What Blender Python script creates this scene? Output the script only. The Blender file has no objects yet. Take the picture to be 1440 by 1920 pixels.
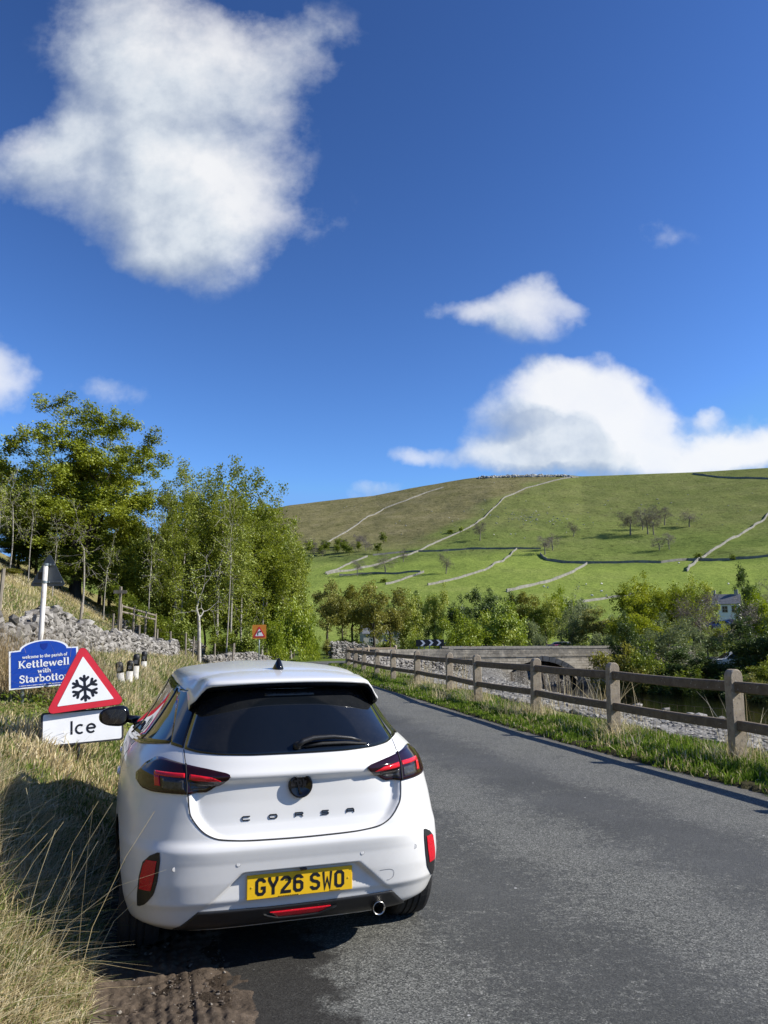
import bpy, bmesh, math, random
import numpy as np
from mathutils import Vector, Matrix

SC = bpy.context.scene
COL = SC.collection
R = math.radians
# ------------------------------------------------------------------ camera
PITCH, EYE, FPX = R(9.4), 1.58, 1442.0
cam = bpy.data.cameras.new('camera')
cam.sensor_fit = 'VERTICAL'
cam.sensor_height = 24.0
cam.lens = 24.0 * FPX / 1920.0
cam.clip_start = 0.05
cam.clip_end = 9000.0
camo = bpy.data.objects.new('camera', cam)
camo.location = (0, 0, EYE)
camo.rotation_euler = (R(90) + PITCH, 0, 0)
COL.objects.link(camo)
SC.camera = camo
# ------------------------------------------------------------------ exposure and render settings
SC.view_settings.view_transform = 'Standard'
SC.view_settings.look = 'None'
SC.view_settings.exposure = 0.5
SC.view_settings.gamma = 1.0
SC.cycles.max_bounces = 6
SC.cycles.transparent_max_bounces = 8
SC.cycles.caustics_reflective = False
SC.cycles.caustics_refractive = False
SC.cycles.use_denoising = True
# ------------------------------------------------------------------ sun
SUN_EL = R(33.0)
SUN_DIR = Vector((math.cos(SUN_EL) * 0.9965, -math.cos(SUN_EL) * 0.084, math.sin(SUN_EL)))
sun = bpy.data.lights.new('sun', 'SUN')
sun.energy = 5.0
sun.angle = R(0.53)
sun.color = (1.0, 0.955, 0.88)
suno = bpy.data.objects.new('sun', sun)
suno.rotation_euler = SUN_DIR.to_track_quat('Z', 'Y').to_euler()
suno.location = (30, -5, 30)
COL.objects.link(suno)


# ------------------------------------------------------------------ node helper
class NT:
    def __init__(s, tree):
        s.t = tree
        s.n = tree.nodes
        s.l = tree.links

    def new(s, typ, **kw):
        nd = s.n.new(typ)
        for k, v in kw.items():
            setattr(nd, k, v)
        return nd

    def put(s, sock, v):
        if v is None:
            return
        if isinstance(v, bpy.types.NodeSocket):
            s.l.new(v, sock)
        else:
            if hasattr(sock, 'default_value'):
                dv = sock.default_value
                if hasattr(dv, '__len__') and not hasattr(v, '__len__'):
                    v = [v] * len(dv)
                if hasattr(dv, '__len__') and len(dv) == 4 and len(v) == 3:
                    v = list(v) + [1.0]
                sock.default_value = v

    def m(s, op, a, b=None, c=None, clamp=False):
        nd = s.new('ShaderNodeMath', operation=op)
        nd.use_clamp = clamp
        s.put(nd.inputs[0], a)
        s.put(nd.inputs[1], b)
        s.put(nd.inputs[2], c)
        return nd.outputs[0]

    def vm(s, op, a, b=None, scale=None):
        nd = s.new('ShaderNodeVectorMath', operation=op)
        s.put(nd.inputs[0], a)
        s.put(nd.inputs[1], b)
        if scale is not None:
            s.put(nd.inputs['Scale'], scale)
        return nd.outputs['Value'] if op in ('DOT_PRODUCT', 'LENGTH', 'DISTANCE') else nd.outputs[0]

    def mix(s, f, a, b, blend='MIX'):
        nd = s.new('ShaderNodeMix', data_type='RGBA', blend_type=blend)
        s.put(nd.inputs[0], f)
        s.put(nd.inputs[6], a)
        s.put(nd.inputs[7], b)
        return nd.outputs[2]

    def noise(s, scale, detail=4.0, rough=0.55, vec=None, dist=0.0, out=0):
        nd = s.new('ShaderNodeTexNoise')
        nd.inputs['Scale'].default_value = scale
        nd.inputs['Detail'].default_value = detail
        nd.inputs['Roughness'].default_value = rough
        nd.inputs['Distortion'].default_value = dist
        if vec is not None:
            s.l.new(vec, nd.inputs['Vector'])
        return nd.outputs[out]

    def voro(s, scale, vec=None, feature='F1', out='Distance', rnd=1.0):
        nd = s.new('ShaderNodeTexVoronoi', feature=feature)
        nd.inputs['Scale'].default_value = scale
        nd.inputs['Randomness'].default_value = rnd
        if vec is not None:
            s.l.new(vec, nd.inputs['Vector'])
        return nd.outputs[out]

    def ramp(s, f, stops, interp='LINEAR'):
        nd = s.new('ShaderNodeValToRGB')
        cr = nd.color_ramp
        cr.interpolation = interp
        while len(cr.elements) < len(stops):
            cr.elements.new(0.5)
        for e, (p, c) in zip(cr.elements, stops):
            e.position = p
            e.color = (*c, 1.0) if len(c) == 3 else c
        s.put(nd.inputs[0], f)
        return nd.outputs[0]

    def sstep(s, v, a, b):
        nd = s.new('ShaderNodeMapRange', interpolation_type='SMOOTHSTEP')
        s.put(nd.inputs[0], v)
        nd.inputs[1].default_value = a
        nd.inputs[2].default_value = b
        return nd.outputs[0]

    def obj(s):
        return s.new('ShaderNodeTexCoord').outputs['Object']

    def pos(s):
        return s.new('ShaderNodeNewGeometry').outputs['Position']

    def scalev(s, vec, sc):
        nd = s.new('ShaderNodeMapping')
        s.l.new(vec, nd.inputs[0])
        nd.inputs['Scale'].default_value = sc
        return nd.outputs[0]

    def attr(s, name, out='Color'):
        nd = s.new('ShaderNodeAttribute')
        nd.attribute_name = name
        return nd.outputs[out]

    def bump(s, h, strength=0.5, dist=0.02, normal=None):
        nd = s.new('ShaderNodeBump')
        nd.inputs['Strength'].default_value = strength
        nd.inputs['Distance'].default_value = dist
        s.l.new(h, nd.inputs['Height'])
        if normal is not None:
            s.l.new(normal, nd.inputs['Normal'])
        return nd.outputs[0]


def material(name):
    m = bpy.data.materials.new(name)
    m.use_nodes = True
    t = NT(m.node_tree)
    t.n.clear()
    out = t.new('ShaderNodeOutputMaterial')
    return m, t, out


def principled(t, out, **kw):
    b = t.new('ShaderNodeBsdfPrincipled')
    for k, v in kw.items():
        t.put(b.inputs[k.replace('_', ' ')], v)
    if out is not None:
        t.l.new(b.outputs[0], out.inputs[0])
    return b


def simple(name, col, rough=0.5, metal=0.0, var=0.12, vscale=30.0, bump=0.0, bscale=80.0, **kw):
    m, t, out = material(name)
    v = t.obj()
    n = t.noise(vscale, 5, 0.6, v)
    lo = tuple(c * (1 - var) for c in col)
    hi = tuple(min(1, c * (1 + var)) for c in col)
    c = t.ramp(n, [(0.3, lo), (0.7, hi)])
    b = principled(t, out, Base_Color=c, Roughness=rough, Metallic=metal, **kw)
    if bump:
        t.l.new(t.bump(t.noise(bscale, 5, 0.6, v), bump, 0.01), b.inputs['Normal'])
    return m
# ------------------------------------------------------------------ pixel helpers (photo 1440 x 1920 -> world), for measuring only
CP, SP = math.cos(PITCH), math.sin(PITCH)


def ray(px, py):
    u, v = (px - 720) / FPX, (960 - py) / FPX
    return np.array([u, CP - v * SP, SP + v * CP])


def at(px, py, Y):
    d = ray(px, py)
    k = Y / d[1]
    return np.array([d[0] * k, Y, EYE + d[2] * k])


def to_px(x, y, z):
    z = z - EYE
    D = y * CP + z * SP
    U = -y * SP + z * CP
    D = np.where(D < 0.01, 0.01, D)
    return 720 + FPX * x / D, 960 - FPX * U / D


# ------------------------------------------------------------------ sky and clouds (world)
world = bpy.data.worlds.new('World')
SC.world = world
world.use_nodes = True
world.cycles.sampling_method = 'NONE'
w = NT(world.node_tree)
w.n.clear()
wout = w.new('ShaderNodeOutputWorld')
bg = w.new('ShaderNodeBackground')
sky = w.new('ShaderNodeTexSky')
sky.sky_type = 'NISHITA'
sky.sun_disc = False
sky.sun_elevation = SUN_EL
sky.sun_rotation = math.atan2(SUN_DIR.x, SUN_DIR.y)
sky.altitude = 200.0
sky.air_density = 1.0
sky.dust_density = 0.25
sky.ozone_density = 3.0
SKY_STRENGTH = 0.10


def cloud_group():
    g = bpy.data.node_groups.new('cloud_field', 'ShaderNodeTree')
    g.interface.new_socket('Vec', in_out='INPUT', socket_type='NodeSocketVector')
    g.interface.new_socket('Density', in_out='OUTPUT', socket_type='NodeSocketFloat')
    g.interface.new_socket('Puff', in_out='OUTPUT', socket_type='NodeSocketFloat')
    g.interface.new_socket('Field', in_out='OUTPUT', socket_type='NodeSocketFloat')
    t = NT(g)
    gi, go = t.new('NodeGroupInput'), t.new('NodeGroupOutput')
    v0 = gi.outputs[0]
    wn = t.noise(5.0, 5, 0.6, v0, out=1)
    v = t.vm('ADD', v0, t.vm('SCALE', t.vm('SUBTRACT', wn, (0.5, 0.5, 0.5)), scale=0.085))
    wn2 = t.noise(26.0, 4, 0.6, v0, out=1)
    v = t.vm('ADD', v, t.vm('SCALE', t.vm('SUBTRACT', wn2, (0.5, 0.5, 0.5)), scale=0.022))
    sep = t.new('ShaderNodeSeparateXYZ')
    t.l.new(v, sep.inputs[0])
    blobs = [  # px, py, rx, ry, strength
        (330, 300, 265, 215, 1.0), (250, 90, 190, 190, 0.85), (470, 110, 150, 120, 0.75), (370, 405, 190, 150, 0.95),
        (50, 305, 150, 80, 0.62), (610, 90, 110, 150, 0.20), (600, 400, 120, 75, 0.22), (110, 250, 90, 70, 0.4), (90, 385, 130, 70, 0.22), (300, 480, 110, 60, 0.4),
        (985, 585, 120, 66, 0.44), (880, 577, 120, 36, 0.50), (1015, 545, 70, 48, 0.50), (1090, 575, 50, 35, 0.45),
        (1050, 785, 190, 105, 1.15), (1115, 722, 115, 72, 1.05), (1030, 715, 80, 60, 0.85), (1180, 770, 100, 85, 1.0),
        (960, 858, 150, 48, 0.95), (1130, 858, 230, 62, 0.95), (1320, 862, 170, 55, 0.95), (1420, 850, 120, 45, 0.9),
        (1338, 793, 48, 24, 0.6), (785, 858, 66, 34, 0.62), (1255, 790, 40, 50, 0.5), (5, 715, 95, 85, 0.85), (215, 737, 90, 40, 0.33),
        (690, 925, 80, 24, 0.45), (1230, 445, 90, 50, 0.30), (390, 795, 50, 18, 0.2), (1560, 800, 160, 90, 0.9), (-180, 640, 200, 120, 0.9),
        (2300, 700, 500, 160, 0.9), (-900, 300, 500, 260, 0.9)]
    fld = None
    for (px, py, rx, ry, st) in blobs:
        d = ray(px, py)
        a0, b0 = d[0] / d[1], d[2] / d[1]
        sx, sy = FPX * 1.0 / rx, FPX * 1.0 / ry
        sc = 1.0 / (d[1] / math.hypot(1, 0))
        x = t.m('MULTIPLY', t.m('SUBTRACT', sep.outputs[0], a0), sx * d[1])
        y = t.m('MULTIPLY', t.m('SUBTRACT', sep.outputs[1], b0), sy * d[1] ** 2 * 1.02)
        r2 = t.m('ADD', t.m('MULTIPLY', x, x), t.m('MULTIPLY', y, y))
        f = t.m('MULTIPLY', t.sstep(t.m('SQRT', r2), 1.28, 0.0), st)
        fld = f if fld is None else t.m('ADD', fld, f)
    fld = t.m('MINIMUM', fld, 1.25)
    fb = t.noise(7.5, 10, 0.60, v0, 0.05)
    fb2 = t.noise(2.6, 3, 0.5, v0)
    nz = t.m('ADD', t.m('MULTIPLY', t.m('SUBTRACT', fb, 0.5), 1.9), t.m('MULTIPLY', t.m('SUBTRACT', fb2, 0.5), 0.7))
    den = t.m('SUBTRACT', t.m('ADD', t.m('MULTIPLY', fld, 1.55), nz), 0.26)
    den = t.m('MULTIPLY', den, t.m('MULTIPLY', fld, 5.0, clamp=True))
    t.l.new(fld, go.inputs[2])
    t.l.new(fb, go.inputs[1])
    t.l.new(den, go.inputs[0])
    return g


cg = cloud_group()
tc = w.new('ShaderNodeTexCoord').outputs['Generated']
sp = w.new('ShaderNodeSeparateXYZ')
w.l.new(tc, sp.inputs[0])
dy = w.m('MAXIMUM', sp.outputs[1], 0.05)
cmb = w.new('ShaderNodeCombineXYZ')
w.l.new(w.m('DIVIDE', sp.outputs[0], dy), cmb.inputs[0])
w.l.new(w.m('DIVIDE', sp.outputs[2], dy), cmb.inputs[1])
g1 = w.new('ShaderNodeGroup')
g1.node_tree = cg
w.l.new(cmb.outputs[0], g1.inputs[0])
puff2 = w.noise(7.5, 6, 0.6, w.vm('ADD', cmb.outputs[0], (0.022, 0.026, 0.0)), 0.05)
g2 = w.new('ShaderNodeGroup')
g2.node_tree = cg
w.l.new(w.vm('ADD', cmb.outputs[0], (0.045, 0.055, 0.0)), g2.inputs[0])
den = g1.outputs[0]
alpha = w.m('SUBTRACT', 1.0, w.m('EXPONENT', w.m('MULTIPLY', w.m('POWER', w.m('MAXIMUM', den, 0.0), 1.35), -1.5)))
front = w.sstep(sp.outputs[1], 0.05, 0.2)
alpha = w.m('MULTIPLY', w.m('MULTIPLY', alpha, front), 0.96)
lit = w.m('ADD', w.m('MULTIPLY', w.m('SUBTRACT', g1.outputs[1], puff2), 1.15), w.m('MULTIPLY', w.m('SUBTRACT', g1.outputs[2], g2.outputs[2]), 0.75))  # sunlit and shaded sides of the clouds, painted from the density step sunwards
lit = w.m('ADD', lit, 0.57, clamp=True)
ccol = w.ramp(lit, [(0.0, (2.6, 3.1, 3.9)), (0.35, (3.7, 4.2, 4.9)), (0.65, (5.4, 5.8, 6.2)), (1.0, (6.9, 6.95, 7.0))])
# deepen the blue as the phone recorded it: gamma and a per-channel gain on the Nishita colour
K_ = 0.1414
gm = w.new('ShaderNodeGamma')
w.l.new(w.mix(1.0, sky.outputs[0], (K_, K_, K_), 'MULTIPLY'), gm.inputs[0])
gm.inputs[1].default_value = 1.58
skyg = w.vm('MINIMUM', w.vm('MULTIPLY', gm.outputs[0], (1.38 / K_, 1.52 / K_, 1.70 / K_)), (0.20 / K_, 0.45 / K_, 0.93 / K_))
w.l.new(w.mix(alpha, skyg, ccol), bg.inputs[0])
bg.inputs[1].default_value = SKY_STRENGTH
w.l.new(bg.outputs[0], wout.inputs[0])


# ------------------------------------------------------------------ object helpers
def tag(o, label=None, cat=None, group=None, kind=None):
    if label:
        o['label'] = label
    if cat:
        o['category'] = cat
    if group:
        o['group'] = group
    if kind:
        o['kind'] = kind
    return o


def thing(name, label, cat, loc=(0, 0, 0), rz=0.0, group=None):
    o = bpy.data.objects.new(name, None)
    o.empty_display_size = 0.2
    o.location = loc
    o.rotation_euler = (0, 0, rz)
    COL.objects.link(o)
    return tag(o, label, cat, group)


def obj(name, V, F, mat, parent=None, smooth=True, loc=None, mats=None, mi=None):
    """link one mesh; F is a list of faces, or an (n,4)/(n,3) int array"""
    me = bpy.data.meshes.new(name)
    V = np.asarray(V, dtype=np.float32)
    if isinstance(F, np.ndarray):
        n, k = F.shape
        me.vertices.add(len(V))
        me.vertices.foreach_set('co', V.ravel())
        me.loops.add(n * k)
        me.loops.foreach_set('vertex_index', F.astype(np.int32).ravel())
        me.polygons.add(n)
        me.polygons.foreach_set('loop_start', np.arange(0, n * k, k, dtype=np.int32))
        me.update(calc_edges=True)
    else:
        me.from_pydata(V.tolist(), [], [tuple(int(i) for i in f) for f in F])
    for m in (mats or [mat]):
        me.materials.append(m)
    if mi is not None:
        me.polygons.foreach_set('material_index', np.asarray(mi, dtype=np.int32))
    fix = not isinstance(F, np.ndarray)
    me.polygons.foreach_set('use_smooth', np.full(len(me.polygons), bool(smooth)))
    if fix:
        bm = bmesh.new()
        bm.from_mesh(me)
        bmesh.ops.recalc_face_normals(bm, faces=bm.faces)
        bm.to_mesh(me)
        bm.free()
    me.update()
    o = bpy.data.objects.new(name, me)
    COL.objects.link(o)
    if parent is not None:
        o.parent = parent
    if loc is not None:
        o.location = loc
    return o


def set_attr(o, name, arr, typ='FLOAT_COLOR', domain='POINT'):
    me = o.data
    a = me.attributes.new(name, typ, domain)
    arr = np.asarray(arr, dtype=np.float32)
    if typ == 'FLOAT_COLOR':
        if arr.shape[1] == 3:
            arr = np.concatenate([arr, np.ones((len(arr), 1), np.float32)], 1)
        a.data.foreach_set('color', arr.ravel())
    else:
        a.data.foreach_set('value', arr.ravel())


class MB:
    """collects pieces into one mesh"""

    def __init__(s):
        s.V, s.F, s.n, s.M = [], [], 0, []

    def add(s, V, F, m=0):
        V = np.asarray(V, dtype=float)
        s.V.append(V)
        for f in F:
            s.F.append([int(i) + s.n for i in f])
            s.M.append(m)
        s.n += len(V)
        return s

    def box(s, c, size, rot=None, m=0, bevel=0.0):
        hx, hy, hz = (np.array(size) / 2.0)
        if bevel > 0:
            b = min(bevel, hx * .9, hy * .9, hz * .9)
            V, F = [], []
            idx = {}
            for sx in (-1, 1):
                for sy in (-1, 1):
                    for sz in (-1, 1):
                        for ax in range(3):
                            p = [sx * hx, sy * hy, sz * hz]
                            for k in range(3):
                                if k != ax:
                                    p[k] -= (sx, sy, sz)[k] * b
                            idx[(sx, sy, sz, ax)] = len(V)
                            V.append(p)
            for ax in range(3):
                for sg in (-1, 1):
                    o1, o2 = [k for k in range(3) if k != ax]
                    q = []
                    for (a, c2) in ((-1, -1), (1, -1), (1, 1), (-1, 1)):
                        k = [0, 0, 0]
                        k[ax], k[o1], k[o2] = sg, a, c2
                        q.append(idx[(*k, ax)])
                    F.append(q)
            for ax in range(3):
                o1, o2 = [k for k in range(3) if k != ax]
                for a in (-1, 1):
                    for c2 in (-1, 1):
                        k0, k1 = [0, 0, 0], [0, 0, 0]
                        k0[ax], k1[ax] = -1, 1
                        k0[o1] = k1[o1] = a
                        k0[o2] = k1[o2] = c2
                        F.append([idx[(*k0, o1)], idx[(*k1, o1)], idx[(*k1, o2)], idx[(*k0, o2)]])
            for sx in (-1, 1):
                for sy in (-1, 1):
                    for sz in (-1, 1):
                        F.append([idx[(sx, sy, sz, a)] for a in range(3)])
            V = np.array(V)
        else:
            V = np.array([[x, y, z] for x in (-hx, hx) for y in (-hy, hy) for z in (-hz, hz)])
            F = [(0, 1, 3, 2), (4, 6, 7, 5), (0, 4, 5, 1), (2, 3, 7, 6), (0, 2, 6, 4), (1, 5, 7, 3)]
        if rot is not None:
            V = V @ np.array(rot).T
        return s.add(V + np.array(c), F, m)

    def tube(s, pts, rad, n=8, m=0, cap=True):
        pts = np.asarray(pts, dtype=float)
        rad = np.broadcast_to(np.asarray(rad, float), (len(pts),))
        V, F = [], []
        T = np.gradient(pts, axis=0)
        T /= np.linalg.norm(T, axis=1, keepdims=True) + 1e-12
        ref = np.array([0, 0, 1.0]) if abs(T[0][2]) < 0.9 else np.array([0, 1.0, 0])
        for i, p in enumerate(pts):
            a = np.cross(T[i], ref)
            a /= np.linalg.norm(a) + 1e-12
            b = np.cross(T[i], a)
            for k in range(n):
                th = 2 * math.pi * k / n
                V.append(p + rad[i] * (a * math.cos(th) + b * math.sin(th)))
        for i in range(len(pts) - 1):
            for k in range(n):
                k2 = (k + 1) % n
                F.append([i * n + k, i * n + k2, (i + 1) * n + k2, (i + 1) * n + k])
        if cap:
            F.append(list(range(n))[::-1])
            F.append([(len(pts) - 1) * n + k for k in range(n)])
        return s.add(V, F, m)

    def prism(s, poly, d, y0=0.0, m=0):
        """polygon in (x,z), extruded from y0 to y0+d"""
        n = len(poly)
        V = [(x, y0, z) for x, z in poly] + [(x, y0 + d, z) for x, z in poly]
        F = [list(range(n)), list(range(2 * n - 1, n - 1, -1))] + [[i, i + n, (i + 1) % n + n, (i + 1) % n] for i in range(n)]
        return s.add(V, F, m)

    def lathe(s, prof, n=32, axis='x', c=(0, 0, 0), m=0):
        """profile of (axial, radius)"""
        V, F = [], []
        for (a, r) in prof:
            for k in range(n):
                th = 2 * math.pi * k / n
                p = (a, r * math.cos(th), r * math.sin(th)) if axis == 'x' else ((r * math.cos(th), a, r * math.sin(th)) if axis == 'y' else (r * math.cos(th), r * math.sin(th), a))
                V.append(np.array(p) + np.array(c))
        for i in range(len(prof) - 1):
            for k in range(n):
                k2 = (k + 1) % n
                F.append([i * n + k, i * n + k2, (i + 1) * n + k2, (i + 1) * n + k])
        return s.add(V, F, m)

    def build(s, name, mat, parent=None, smooth=False, loc=None, mats=None):
        V = np.concatenate(s.V) if s.V else np.zeros((0, 3))
        return obj(name, V, s.F, mat, parent, smooth, loc, mats, s.M if mats else None)

    def xf(s, Mx):
        """transform everything so far by a 4x4 matrix"""
        A = np.array(Mx)
        s.V = [v @ A[:3, :3].T + A[:3, 3] for v in s.V]
        return s


def copy_tree(o, parent=None):
    c = o.copy()
    COL.objects.link(c)
    if parent is not None:
        c.parent = parent
    for ch in list(o.children):
        copy_tree(ch, c)
    return c


def rotz(a):
    return np.array([[math.cos(a), -math.sin(a), 0], [math.sin(a), math.cos(a), 0], [0, 0, 1]])


def stroke(polys, width, z=0.0):
    """2-D pen strokes -> quads with mitred joints; polys: list of (points, width or None, closed)"""
    V, F = [], []
    for item in polys:
        pts, wd, closed = (list(item) + [None, False])[:3] if isinstance(item, tuple) and not isinstance(item[0], (int, float)) else (item, None, False)
        wd = wd or width
        P = np.array(pts, float)
        n = len(P)
        base = len(V)
        for i in range(n):
            if closed:
                a, b = P[i] - P[i - 1], P[(i + 1) % n] - P[i]
            else:
                a = P[i] - P[i - 1] if i > 0 else P[1] - P[0]
                b = P[i + 1] - P[i] if i < n - 1 else P[i] - P[i - 1]
            a = a / (np.linalg.norm(a) + 1e-9)
            b = b / (np.linalg.norm(b) + 1e-9)
            na, nb = np.array([-a[1], a[0]]), np.array([-b[1], b[0]])
            mm = na + nb
            mm = mm / (np.linalg.norm(mm) + 1e-9)
            k = min(1.0 / max(np.dot(mm, na), 0.35), 2.2)
            V.append((*(P[i] + mm * wd / 2 * k), z))
            V.append((*(P[i] - mm * wd / 2 * k), z))
        m = n if closed else n - 1
        for i in range(m):
            j = (i + 1) % n
            F.append([base + 2 * i, base + 2 * i + 1, base + 2 * j + 1, base + 2 * j])
    return np.array(V), F


def arc(cx, cy, rx, ry, a0, a1, n=10):
    return [(cx + rx * math.cos(R(a0 + (a1 - a0) * i / n)), cy + ry * math.sin(R(a0 + (a1 - a0) * i / n))) for i in range(n + 1)]
# ------------------------------------------------------------------ layout curves (metres, camera above the origin)
RIGHT_EDGE = np.array([(8.2, -9), (6.9, -3), (5.6, 3), (3.99, 8.36), (3.36, 10.5), (2.82, 12.4), (2.34, 14.5), (1.58, 18), (.62, 22.8), (-.92, 30.3),
                       (-2.3, 37.5), (-3.05, 43), (-3.0, 47.5), (-1.6, 51.6), (1.4, 54.6), (5.5, 56.3), (11, 58.4), (20, 62.2), (34, 68.2), (60, 79.0)])


def catmull(P, step):
    P = np.asarray(P, float)
    out = []
    Q = np.vstack([2 * P[0] - P[1], P, 2 * P[-1] - P[-2]])
    for i in range(1, len(Q) - 2):
        n = max(2, int(np.linalg.norm(Q[i + 1] - Q[i]) / step))
        for k in range(n):
            t = k / n
            out.append(0.5 * (2 * Q[i] + (Q[i + 1] - Q[i - 1]) * t + (2 * Q[i - 1] - 5 * Q[i] + 4 * Q[i + 1] - Q[i + 2]) * t * t + (3 * Q[i] - Q[i - 1] - 3 * Q[i + 1] + Q[i + 2]) * t ** 3))
    out.append(P[-1])
    return np.array(out)


RE = catmull(RIGHT_EDGE, 0.4)
_tg = np.gradient(RE, axis=0)
_tg /= np.linalg.norm(_tg, axis=1, keepdims=True)
RN = np.stack([_tg[:, 1], -_tg[:, 0]], 1)      # to the right of the road
ROADW = 5.95
LE = RE - RN * ROADW
RL = np.concatenate([[0], np.cumsum(np.linalg.norm(np.diff(RE, axis=0), axis=1))])


def sd_right(x, y):
    """signed distance from the road's right edge (positive to the right) and distance along it"""
    x, y = np.atleast_1d(x).astype(float), np.atleast_1d(y).astype(float)
    s, L = np.empty(len(x)), np.empty(len(x))
    for i in range(0, len(x), 20000):
        dx = x[i:i + 20000, None] - RE[None, :, 0]
        dy_ = y[i:i + 20000, None] - RE[None, :, 1]
        d2 = dx * dx + dy_ * dy_
        k = np.argmin(d2, 1)
        j = np.arange(len(k))
        sg = np.sign(dx[j, k] * RN[k, 0] + dy_[j, k] * RN[k, 1])
        s[i:i + 20000] = sg * np.sqrt(d2[j, k])
        L[i:i + 20000] = RL[k]
    return s, L


def smooth(x, a, b):
    t = np.clip((np.asarray(x, float) - a) / (b - a), 0, 1)
    return t * t * (3 - 2 * t)


_rs = np.random.RandomState(11)
_G = _rs.rand(256, 256)


def vnoise(x, y):
    x, y = np.asarray(x, float), np.asarray(y, float)
    xi, yi = np.floor(x).astype(int), np.floor(y).astype(int)
    fx, fy = x - xi, y - yi
    fx, fy = fx * fx * (3 - 2 * fx), fy * fy * (3 - 2 * fy)
    g = lambda a, b: _G[a & 255, b & 255]
    return (g(xi, yi) * (1 - fx) + g(xi + 1, yi) * fx) * (1 - fy) + (g(xi, yi + 1) * (1 - fx) + g(xi + 1, yi + 1) * fx) * fy - 0.5


def fbm(x, y, o=4):
    v, a = 0, 1.0
    for k in range(o):
        v = v + a * vnoise(x * 2 ** k + 17.3 * k, y * 2 ** k - 9.1 * k)
        a *= 0.5
    return v


TL_P, TL_N = np.array([-1.1, 8.2]), np.array([-0.976, -0.216])
RV_P, RV_N = np.array([17.2, 20.0]), np.array([0.976, 0.216])
RIVER_W, WATER_Z = 12.5, -1.85
CREST_PX = np.array([-900, 0, 300, 430, 540, 600, 700, 770, 870, 920, 1000, 1060, 1090, 1200, 1300, 1440, 1700, 2400])
CREST_PY = np.array([1100, 1060, 1000, 972, 947, 940, 929, 915, 898, 892, 890, 890, 893, 889, 885, 877, 868, 880])


def far_hill(x, y):
    rho = np.hypot(x, y)
    yy = np.maximum(y, 1.0)
    zc = 0.2 * rho
    for _ in range(4):
        px = 720 + FPX * x / (yy * CP + (zc - EYE) * SP)
        px = np.where(y > 1, px, np.where(x > 0, 3000, -1500))
        v = (960 - np.interp(px, CREST_PX, CREST_PY)) / FPX
        zc = EYE + np.where(y > 1, yy, rho) * (SP + v * CP) / (CP - v * SP)
    el = np.arctan((zc - EYE) / np.maximum(rho, 1))
    fr = np.interp(rho, [0, 190, 240, 300, 420, 520, 620, 800, 960, 1050, 1100, 1300, 1700, 2500, 9000], [0, 0, .07, .175, .32, .41, .52, .715, .88, .965, 1.0, .97, .80, .6, .2])
    z = rho * np.tan(np.maximum(el, 0.01) * fr) + 1.58 * smooth(rho, 300, 1100)
    z = z + 3.4 * smooth(x / np.maximum(y, 1), .28, .38) * smooth(rho, 95, 140) * (1 - smooth(rho, 190, 260))
    bump_ = fbm(x / 70.0, y / 70.0, 4) * 4.0 * smooth(rho, 260, 500) * (1 - 0.85 * smooth(rho, 950, 1090)) + fbm(x / 22.0 + 5, y / 40.0, 3) * 1.1 * smooth(rho, 350, 600) * (1 - smooth(rho, 950, 1080))
    lee = smooth(y / np.maximum(rho, 1e-6), -0.2, 0.3)
    return z * lee + bump_ * lee


BANK_T = [-1000, 0.9, 1.3, 2.0, 3.0, 4.4, 6.0, 10, 20, 40, 90, 200, 3000]
BANK_Z = [0, 0.0, 0.11, 0.56, 0.70, 1.05, 1.95, 4.15, 9.0, 17.5, 38, 70, 200]


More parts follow.
